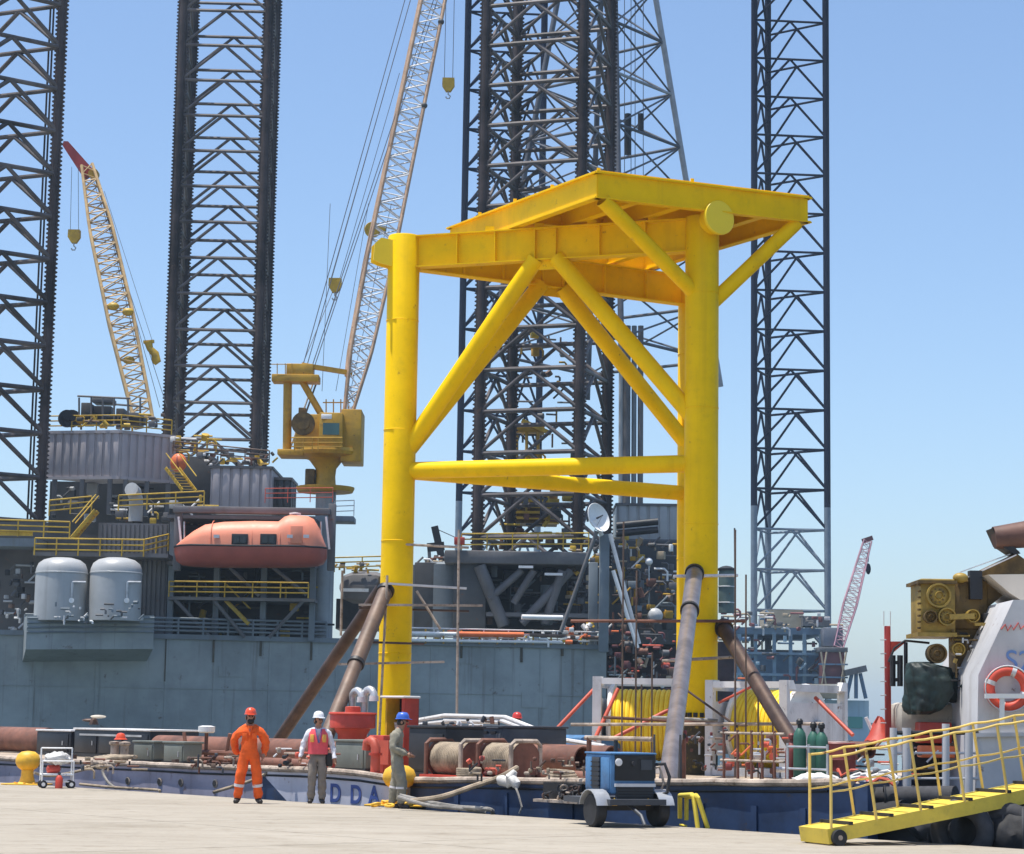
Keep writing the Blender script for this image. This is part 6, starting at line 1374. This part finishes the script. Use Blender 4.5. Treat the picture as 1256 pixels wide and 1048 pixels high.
for k in range(7): rod('step', P(1080, 785 + 17 * k, 37.5), P(1087, 785 + 17 * k, 37.5), .01, 'metal', o)
o = thing('fairlead_roller', P(1099, 842, 37), 'black twin-roller fairlead beside the red mast', 'fairlead')
for x in (1095, 1104): MB().tube(P(x, 804, 37.3), P(x, 842, 37.3), .05, .05, 12).build('roller', 'black', o)
for y in (813, 834): MB().beam(P(1092, y, 37.3), P(1107, y, 37.3), .08, .06).build('yoke', 'black', o)
MB().path([P(1090, 812, 37.4), P(1097, 795, 37.4), P(1110, 786, 37.4), P(1140, 789, 37.4)], .02, 8).build('arm', 'black', o); rod('stand', P(1111, 788, 37.4), P(1111, 905, 37.4), .035, 'dnavy', o)
o = thing('red_flare', P(1080, 905, 38), 'bright red folded cloth at the foot of the red mast', 'cloth'); m = MB().lathe([(.28, 0), (.2, .12), (.12, .3), (.03, .42)], P(1079, 909, 38), n=12)
for v in m.v: v += V((rnd.uniform(-.03, .03), rnd.uniform(-.03, .03), rnd.uniform(-.02, .02)))
m.build('cloth', 'red', o); rod('stick', P(1062, 880, 38), P(1072, 902, 38), .03, 'white', o)
# brown windlass with gears and its arm
o = thing('windlass', P(1175, 830, 36.8), 'brown geared windlass with a raised arm on the tug', 'windlass'); WY = 36.5
boxpx(MB(), 1129, 710, 1172, 778, WY, .9, .03).build('gear_case', 'tugyel', o); boxpx(MB(), 1168, 712, 1212, 772, WY + .25, .7, .03).build('side_frame', 'tugbrown', o); boxpx(MB(), 1172, 770, 1222, 850, WY + .3, .6, .03).build('column', 'tugbrown', o)
for x, y, r_, m_ in ((1150, 731, 15, 'tugyel'), (1160, 757, 11, 'tugyel'), (1192, 756, 8, 'tugyel'), (1140, 757, 8, 'tugbrown'), (1148, 802, 12, 'tugbrown'), (1174, 797, 8, 'tugyel'), (1206, 792, 8, 'tugyel')):
    rr = r_ * WY / 2670; gg = MB().lathe([(rr * .25, -.12), (rr * .3, -.16), (rr * .35, -.12), (rr * .8, -.09), (rr * .85, -.14), (rr, -.14), (rr, .1), (rr * .2, .1)], P(x, y, WY - .02), V((0, 1, 0)), 28).build('gear', m_, o)
    for k in range(10): a = k * R(36); MB().box(P(x, y, WY - .13) + V((rr * .55 * math.cos(a), 0, rr * .55 * math.sin(a))), (rr * .12, .03, rr * .12)).build('gear_bolt', 'tugbrown', gg)
MB().beam(P(1165, 757, WY - .2), P(1195, 756, WY - .2), .06, .09).build('link_bar', 'tugyel', o); MB().beam(P(1195, 766, WY - .1), P(1222, 766, WY - .1), .08, .05).build('link_bar', 'tugyel', o)
for y0, y1, m_ in ((712, 716, 'tugbrown'), (776, 781, 'tugyel')): boxpx(MB(), 1126, y0, 1174, y1, WY - .1, 1.1).build('flange_plate', m_, o)
for k in range(8): MB().lathe([(.02, 0), (.02, .05)], P(1129, 718 + k * 7.5, WY - .05), V((-1, -.3, 0)), 6).build('bolt', 'tugbrown', o)
MB().prism([P(1170, 716, WY + .3), P(1247, 679, WY + .3), P(1262, 690, WY + .3), P(1262, 705, WY + .3), P(1212, 745, WY + .3), P(1190, 752, WY + .3)], (0, .5, 0)).build('arm', 'tugbrown', o)
MB().ball(P(1178, 709, WY + .1), .11, (1.2, 1, .8), 14, 8).build('grease_cap', 'tugyel', o); MB().beam(P(1178, 702, WY + .4), P(1250, 676, WY + .4), .02, .02).build('wire', 'white', o); MB().beam(P(1175, 714, WY + .2), P(1246, 681, WY + .2), .1, .02).build('capping', 'dwhite', o)
boxpx(MB(), 1207, 752, 1228, 765, WY, .3, .02).build('motor', 'black', o); boxpx(MB(), 1190, 700, 1205, 735, WY + .1, .2).build('guard', 'dnavy', o)
MB().tube(P(1219, 660, WY + .3), P(1310, 650, WY + .3), .19, .28, 26).build('roller_barrel', 'rbarrel', o); MB().prism([P(1217, 648, WY + .2), P(1222, 648, WY + .2), P(1252, 679, WY + .2), P(1244, 680, WY + .2), P(1226, 668, WY + .2)], (0, .5, 0)).build('barrel_cheek', 'black', o)
MB().prism([P(1212, 705, WY - .3), P(1300, 704, WY - .3), P(1300, 738, WY - .3), P(1252, 736, WY - .3), P(1238, 727, WY - .3)], (0, 1.6, 0)).build('canopy', 'tanp', o)
cluster('small brown levers and hoses under the windlass', (1165, 772, 1218, 850), 36.4, 26, 61, ['tugbrown', 'tugyel', 'black', 'black', 'tugbrown', 'metal'], dep=.4, smin=3, smax=9, name='windlass_fittings')
cluster('dark pipes and red valves on the tug deck behind the gangway', (1098, 905, 1198, 980), 37, 46, 62, ['black', 'red', 'metal', 'tugbrown', 'dwhite', 'black', 'dgrey'], dep=1.2, smin=4, smax=14, name='deck_fittings')
cluster('jumble of hoses and red gear on the tug bow', (1040, 905, 1100, 975), 37, 34, 63, ['black', 'redp', 'metal', 'dwhite', 'rpipe', 'black'], dep=1.2, smin=4, smax=12, name='deck_fittings')

# ================================================================== PEOPLE
def person(pos, rz, label, J, bones, hat, hatrot=0, scale=1.0, zoff=0.0, extra=None, beard=False):
    """J: joint -> (x, y, z, radius); bones: (joint, joint, material). Faces -Y; one skinned body."""
    names = list(J); idx = {n: i for i, n in enumerate(names)}
    me = bpy.data.meshes.new('person'); me.from_pydata([J[n][:3] for n in names], [(idx[a], idx[b]) for a, b, _ in bones], [])
    tmp = bpy.data.objects.new('tmp', me); COL.objects.link(tmp)
    md = tmp.modifiers.new('skin', 'SKIN'); md.branch_smoothing = 0.6
    for i, n in enumerate(names):
        r = J[n][3]; r = r if isinstance(r, tuple) else (r, r); me.skin_vertices[0].data[i].radius = r; me.skin_vertices[0].data[i].use_root = (n == 'pelvis')
    sb = tmp.modifiers.new('sub', 'SUBSURF'); sb.levels = 2; sb.render_levels = 2
    bm_ = bpy.data.meshes.new_from_object(tmp.evaluated_get(bpy.context.evaluated_depsgraph_get())); bpy.data.objects.remove(tmp)
    mats = []
    for _, _, m_ in bones:
        if m_ not in mats: mats.append(m_)
    if 'skin' not in mats: mats.append('skin')
    for x in ('hair', 'refl'):
        if x not in mats: mats.append(x)
    segs = [(V(J[a][:3]), V(J[b][:3]), mats.index(m_), J[a][3] if not isinstance(J[a][3], tuple) else max(J[a][3])) for a, b, m_ in bones]
    verts = [v.co.copy() for v in bm_.vertices]; faces = [tuple(p.vertices) for p in bm_.polygons]; fm = []
    hz0 = J['neck'][2]
    for i, v in enumerate(bm_.vertices):
        if v.co.z < hz0 - .02 and v.co.z > .13: c_ = v.co; d_ = mnoise.noise(V((c_.x * 9, c_.y * 9, c_.z * 13))) * .026 + mnoise.noise(V((c_.x * 22, c_.y * 22, c_.z * 26 + 5))) * .012; verts[i] = v.co + v.normal * d_
    for p in bm_.polygons:
        c = p.center; best = None
        for a, b, mi, r in segs:
            d = b - a; u = max(0, min(1, (c - a).dot(d) / d.length_squared)); dist = (c - (a + d * u)).length / (r ** .5)
            if best is None or dist < best[0]: best = (dist, mi)
        fm.append(best[1])
    def addmb(mb, m_):
        k = len(verts); verts.extend(mb.v); faces.extend(tuple(i + k for i in f) for f in mb.f); fm.extend([mats.index(m_)] * len(mb.f))
    # face
    hc = V(J['head'][:3]); fr_ = Matrix.Rotation(hatrot, 3, 'Z'); F_ = lambda x, y, z: hc + fr_ @ V((x, y, z))
    nose = MB().prism([F_(-.014, -.088, -.02), F_(.014, -.088, -.02), F_(0, -.09, .03)], fr_ @ V((0, -.026, -.012))); addmb(nose, 'skin')
    for s_ in (-1, 1):
        addmb(MB().ball(F_(.032 * s_, -.084, .018), .011, n=8, m=6), 'hair'); addmb(MB().ball(F_(.088 * s_, .0, -.005), .028, (.4, .8, 1.2), 8, 6), 'skin'); addmb(MB().box(F_(.032 * s_, -.088, .035), (.035, .01, .008)), 'hair')
    addmb(MB().box(F_(0, -.088, -.05), (.045, .012, .01)), 'hair')
    if beard: addmb(MB().ball(F_(0, -.045, -.075), .066, (1.05, .8, .75), 12, 8), 'hair'); addmb(MB().box(F_(0, -.095, -.036), (.06, .014, .014)), 'hair')
    addmb(MB().ball(F_(0, .025, -.01), .092, (.98, .95, .9), 14, 10), 'hair')
    # hands: palm, four bent fingers, thumb
    for side, s_ in (('l', -1), ('r', 1)):
        w_ = V(J['hand_' + side][:3]); el = V(J['wrist_' + side][:3]); d = (w_ - el).normalized(); x_ = d.cross(V((0, -1, 0))); x_ = x_.normalized() if x_.length > .1 else V((1, 0, 0)); y_ = d.cross(x_)
        pm = MB().ball(w_, .045, (.8, .8, 1.1), 10, 7); addmb(pm, 'skin')
        for k in range(4):
            L_ = (.062, .072, .068, .055)[k]; b0 = w_ + d * .03 + y_ * (.027 - .018 * k); b1 = b0 + d * L_ * .5 + x_ * (-.006); b2 = b1 + d * L_ * .35 - V((0, .014, 0)) + x_ * (-s_ * .012)
            addmb(MB().path([b0, b1, b2], .009, 6, rr=[.010, .009, .007]), 'skin')
        b0 = w_ - d * .01 + y_ * .035; addmb(MB().path([b0, b0 + d * .035 + y_ * .02, b0 + d * .065 + y_ * .022], .011, 6, rr=[.012, .010, .008]), 'skin')
    rot = Matrix.Rotation(rz, 3, 'Z')
    o = thing('person', pos, label, 'person')
    me2 = bpy.data.meshes.new('body'); me2.from_pydata([tuple(rot @ (v * scale)) for v in verts], [], faces); 
    for m_ in mats: me2.materials.append(M[m_])
    me2.polygons.foreach_set('material_index', fm); me2.polygons.foreach_set('use_smooth', [True] * len(faces))
    bm = bmesh.new(); bm.from_mesh(me2); bmesh.ops.recalc_face_normals(bm, faces=bm.faces[:]); bm.to_mesh(me2); bm.free()
    b = bpy.data.objects.new('body', me2); COL.objects.link(b); b.parent = o
    def part(mb, name, m_):
        mb.v = [pos + rot @ (v * scale) for v in mb.v]; return mb.build(name, m_, o, ang=60)
    # hard hat: dome, brim, peak
    hz = hc + V((0, .0, .055))
    h = MB(); h.lathe([(.128, .0), (.126, .012), (.112, .016), (.108, .06), (.088, .105), (.05, .128), (.004, .135)], hz, n=24, sx=.95, sy=1.12)
    h.prism([F_(-.075, -.125, .052), F_(.075, -.125, .052), F_(.05, -.175, .045), F_(-.05, -.175, .045)], V((0, 0, .008))); h.box(hz + V((0, .0, .10)), (.03, .18, .05), rz=hatrot, bev=.01)
    part(h, 'hard_hat', hat)
    if extra: extra(part, J, F_)
    return o
def joints(**kw):
    J = dict(pelvis=(0, 0, .94, (.155, .125)), waist=(0, -.005, 1.08, (.15, .115)), chest=(0, -.005, 1.28, (.165, .12)), upper=(0, .005, 1.42, (.13, .09)), neck=(0, 0, 1.50, .055), head=(0, -.012, 1.615, (.082, .092)), crown=(0, 0, 1.69, (.075, .08)),
             sh_l=(-.185, .005, 1.40, .072), el_l=(-.27, .02, 1.14, .055), wrist_l=(-.28, -.06, .92, .036), hand_l=(-.285, -.08, .86, .03),
             sh_r=(.185, .005, 1.40, .072), el_r=(.27, .02, 1.14, .055), wrist_r=(.28, -.06, .92, .036), hand_r=(.285, -.08, .86, .03),
             hip_l=(-.095, 0, .88, .105), kn_l=(-.12, -.02, .50, .078), an_l=(-.14, .02, .12, .062), heel_l=(-.14, .03, .05, .052), toe_l=(-.16, -.15, .035, .05),
             hip_r=(.095, 0, .88, .105), kn_r=(.12, -.02, .50, .078), an_r=(.14, .02, .12, .062), heel_r=(.14, .03, .05, .052), toe_r=(.16, -.15, .035, .05))
    J.update(kw); return J
def bones(top, leg, sleeve=None, fore=None):
    sleeve = sleeve or top; fore = fore or sleeve
    B = [('pelvis', 'waist', top if top == leg else leg), ('waist', 'chest', top), ('chest', 'upper', top), ('upper', 'neck', 'skin'), ('neck', 'head', 'skin'), ('head', 'crown', 'skin')]
    for s_ in 'lr': B += [('upper', 'sh_' + s_, top), ('sh_' + s_, 'el_' + s_, sleeve), ('el_' + s_, 'wrist_' + s_, fore), ('wrist_' + s_, 'hand_' + s_, 'skin'), ('pelvis', 'hip_' + s_, leg), ('hip_' + s_, 'kn_' + s_, leg), ('kn_' + s_, 'an_' + s_, leg), ('an_' + s_, 'heel_' + s_, 'boot'), ('heel_' + s_, 'toe_' + s_, 'boot')]
    return B
def band(part, J, a, b, u, r, hgt, name, m_):
    p, q = V(J[a][:3]), V(J[b][:3]); c = lerp(p, q, u); d = (q - p).normalized(); part(MB().tube(c - d * hgt / 2, c + d * hgt / 2, r, r, 18, False), name, m_)
# man in orange: hands on the back of the hips, feet apart
def ex1(part, J, F_):
    for s_ in 'lr': band(part, J, 'kn_' + s_, 'an_' + s_, .42, .098, .055, 'reflective_band', 'refl')
    part(MB().prism([V((-.05, -.118, 1.46)), V((.05, -.118, 1.46)), V((.012, -.145, 1.28)), V((-.012, -.145, 1.28))], V((0, -.006, 0))), 'collar', 'suit'); part(MB().prism([V((-.035, -.10, 1.475)), V((.035, -.10, 1.475)), V((0, -.142, 1.33))], V((0, -.012, 0))), 'undershirt', 'gred')
    part(MB().box(V((-.09, -.148, 1.27)), (.09, .012, .1), bev=.004), 'chest_pocket', 'suit'); part(MB().box(V((.09, -.148, 1.27)), (.09, .012, .1), bev=.004), 'chest_pocket', 'suit')
J1 = joints(pelvis=(0, 0, .94, (.205, .15)), waist=(0, -.005, 1.08, (.20, .15)), chest=(0, -.005, 1.28, (.215, .155)), upper=(0, .005, 1.42, (.16, .11)), sh_l=(-.205, .005, 1.385, .10), sh_r=(.205, .005, 1.385, .10), el_l=(-.315, .09, 1.15, .09), el_r=(.30, .08, 1.15, .09), wrist_l=(-.25, .13, .94, .058), wrist_r=(.27, .05, .93, .058), hand_l=(-.19, .15, .90, .03), hand_r=(.255, -.0, .88, .032),
            hip_l=(-.10, 0, .87, .125), hip_r=(.10, 0, .87, .125), kn_l=(-.155, -.02, .5, .102), kn_r=(.155, -.03, .5, .102), an_l=(-.20, .02, .13, .088), an_r=(.19, .02, .13, .088), heel_l=(-.20, .03, .05, .052), heel_r=(.19, .03, .05, .052), toe_l=(-.24, -.14, .04, .05), toe_r=(.26, -.14, .04, .05))
q = G(304, 986); person(q, R(4), 'man in orange coveralls and orange hard hat standing on the quay', J1, bones('suit', 'suit'), 'hat_o', R(8), 1.01, extra=ex1, beard=True)
# man in white shirt and pink vest
def ex2(part, J, F_):
    ve = MB(); n = 28; rings = []
    for z, rx, ry, open_ in ((.96, .20, .158, .0), (1.04, .197, .158, .0), (1.15, .198, .16, .0), (1.25, .206, .164, .16), (1.36, .20, .155, .3), (1.455, .15, .115, .6)):
        rings.append([V((rx * math.sin(a), -ry * math.cos(a) - .003, z)) for a in [open_ * .6 + (2 * math.pi - 2 * open_ * .6) * i / (n - 1) for i in range(n)]])
    vs_ = [p for r in rings for p in r]; fs = [(k * n + i, k * n + i + 1, (k + 1) * n + i + 1, (k + 1) * n + i) for k in range(5) for i in range(n - 1)]
    inner = [V((p.x * .94, p.y * .94, p.z)) for p in vs_]; N_ = len(vs_); fs += [tuple(i + N_ for i in reversed(f)) for f in fs]
    for k in range(5): fs += [(k * n, (k + 1) * n, (k + 1) * n + N_, k * n + N_), (k * n + n - 1, k * n + n - 1 + N_, (k + 1) * n + n - 1 + N_, (k + 1) * n + n - 1)]
    fs += [(i, i + N_, i + 1 + N_, i + 1) for i in range(n - 1)]
    part(ve.add(vs_ + inner, fs), 'safety_vest', 'vest')
    for s_ in (-1, 1): part(MB().box(V((.118 * s_, -.148, 1.27)), (.075, .03, .15), rz=.45 * s_, bev=.005), 'vest_panel', 'vesty')
    part(MB().tube(V((0, 0, 1.085)), V((0, 0, 1.12)), .001, .001, 6), 'vest_stud', 'refl')
    b = MB(); b.lathe([(.19, 0), (.192, .005), (.192, .04), (.19, .045)], V((0, -.003, 1.09)), n=28, sx=1, sy=.80); part(b, 'vest_band', 'refl')
    b = MB(); b.lathe([(.172, 0), (.174, .035)], V((0, 0, .985)), n=28, sx=1, sy=.80); part(b, 'belt', 'boot')
    part(MB().path([V((-.06, -.12, 1.46)), V((-.03, -.165, 1.32)), V((.02, -.175, 1.18))], .008, 6), 'lanyard', 'blue'); part(MB().path([V((.06, -.12, 1.46)), V((.045, -.165, 1.32)), V((.02, -.175, 1.18))], .008, 6), 'lanyard', 'blue')
J2 = joints(sh_l=(-.19, .005, 1.395, .078), sh_r=(.19, .005, 1.395, .078), el_l=(-.285, .03, 1.14, .064), el_r=(.285, .03, 1.14, .064), wrist_l=(-.335, -.06, .92, .045), wrist_r=(.33, -.05, .90, .045), hand_l=(-.345, -.08, .84, .03), hand_r=(.34, -.07, .82, .03), hip_l=(-.09, 0, .88, .118), hip_r=(.09, 0, .88, .118), kn_l=(-.10, -.02, .5, .092), kn_r=(.10, -.02, .5, .092), an_l=(-.11, .02, .12, .078), an_r=(.105, .02, .12, .078), heel_l=(-.11, .03, .05, .052), heel_r=(.105, .03, .05, .052), toe_l=(-.14, -.15, .036, .05), toe_r=(.13, -.15, .036, .05))
q2 = G(388, 986); person(q2, R(6), 'man in white shirt, pink safety vest and white hard hat', J2, bones('shirt', 'trou'), 'hat_w', R(28), .985, extra=ex2)
o = thing('shoulder_bag', q2 + V((.23, .1, .75)), 'small black bag at the hip of the white-vested man', 'bag'); MB().box(q2 + V((.215, .10, .84)), (.14, .12, .26), bev=.03).build('bag', 'black', o)
# man in khaki, seen from the side, facing right
def ex3(part, J, F_):
    for s_ in 'lr': band(part, J, 'kn_' + s_, 'an_' + s_, .3, .108, .04, 'reflective_band', 'refl')
    part(MB().path([V((-.12, .09, 1.10)), V((0, .14, 1.11)), V((.12, .09, 1.10))], .02, 8), 'belt_pouch', 'boot')
J3 = joints(pelvis=(0, .02, .94, (.165, .165)), waist=(0, .03, 1.08, (.165, .16)), chest=(0, .04, 1.28, (.185, .17)), upper=(0, .01, 1.43, (.135, .11)), neck=(0, -.03, 1.51, .058), head=(0, -.07, 1.615, (.082, .094)), crown=(0, -.06, 1.69, (.075, .08)),
            sh_l=(-.19, .03, 1.385, .098), el_l=(-.235, .07, 1.12, .085), wrist_l=(-.17, -.17, 1.02, .048), hand_l=(-.14, -.23, 1.0, .03), sh_r=(.19, .03, 1.385, .098), el_r=(.235, .07, 1.12, .085), wrist_r=(.17, -.15, 1.02, .048), hand_r=(.14, -.21, 1.0, .03),
            hip_l=(-.095, .02, .88, .135), kn_l=(-.11, -.10, .5, .108), an_l=(-.11, -.10, .13, .095), heel_l=(-.11, -.09, .05, .052), toe_l=(-.12, -.26, .036, .05), hip_r=(.095, .02, .88, .135), kn_r=(.11, .05, .5, .108), an_r=(.11, .12, .13, .095), heel_r=(.11, .13, .05, .052), toe_r=(.12, -.04, .036, .05))
q3 = G(487, 992); person(q3, R(82), 'man in khaki coveralls and blue hard hat seen from the side', J3, bones('khaki', 'khaki'), 'hat_b', 0, .985, extra=ex3)
# worker sitting among the pipes behind the rope reels
q4 = bz(633, 7.2, DK); zsit = bp(633, 887, 7.2).z - 1.69
J4 = joints(hip_l=(-.10, -.05, .90, .10), hip_r=(.10, -.05, .90, .10), kn_l=(-.13, -.42, .88, .08), kn_r=(.13, -.42, .88, .08), an_l=(-.13, -.44, .55, .06), an_r=(.13, -.44, .55, .06), heel_l=(-.13, -.43, .49, .052), heel_r=(.13, -.43, .49, .052), toe_l=(-.14, -.58, .48, .05), toe_r=(.14, -.58, .48, .05), wrist_l=(-.16, -.25, 1.06, .036), wrist_r=(.20, -.28, 1.12, .036), hand_l=(-.12, -.31, 1.06, .03), hand_r=(.20, -.35, 1.14, .03))
person(V((q4.x, q4.y, DK - .46)), R(20), 'seated worker in white shirt and red hard hat behind the pipes', J4, bones('shirt', 'trou', 'shirt', 'skin'), 'hat_r', 0, 1.0)
o = thing('crate', V((q4.x, q4.y, DK)), 'low tan crate under the seated worker behind the pipes', 'crate'); MB().box(V((q4.x, q4.y + .03, DK + .17)), (.5, .4, .33), bev=.01).build('box', 'rail_tan', o)
for k in (-1, 0, 1): MB().box(V((q4.x, q4.y - .18, DK + .17 + .1 * k)), (.5, .02, .08)).build('slat', 'rope', o)

# ================================================================== AIR
hb = MB().box(V((0, 1900, 35)), (6400, 5400, 84)).build('haze', 'white', smooth=False); hb['kind'] = 'stuff'
hm = bpy.data.materials.new('haze_air'); hm.use_nodes = True; nt = hm.node_tree; nt.nodes.clear()
pv = nt.nodes.new('ShaderNodeVolumePrincipled'); pv.inputs['Density'].default_value = 0.00020; pv.inputs['Color'].default_value = (0.62, 0.82, 1.0, 1); pv.inputs['Anisotropy'].default_value = 0.0
ou = nt.nodes.new('ShaderNodeOutputMaterial'); nt.links.new(pv.outputs[0], ou.inputs['Volume'])
hb.data.materials.clear(); hb.data.materials.append(hm)
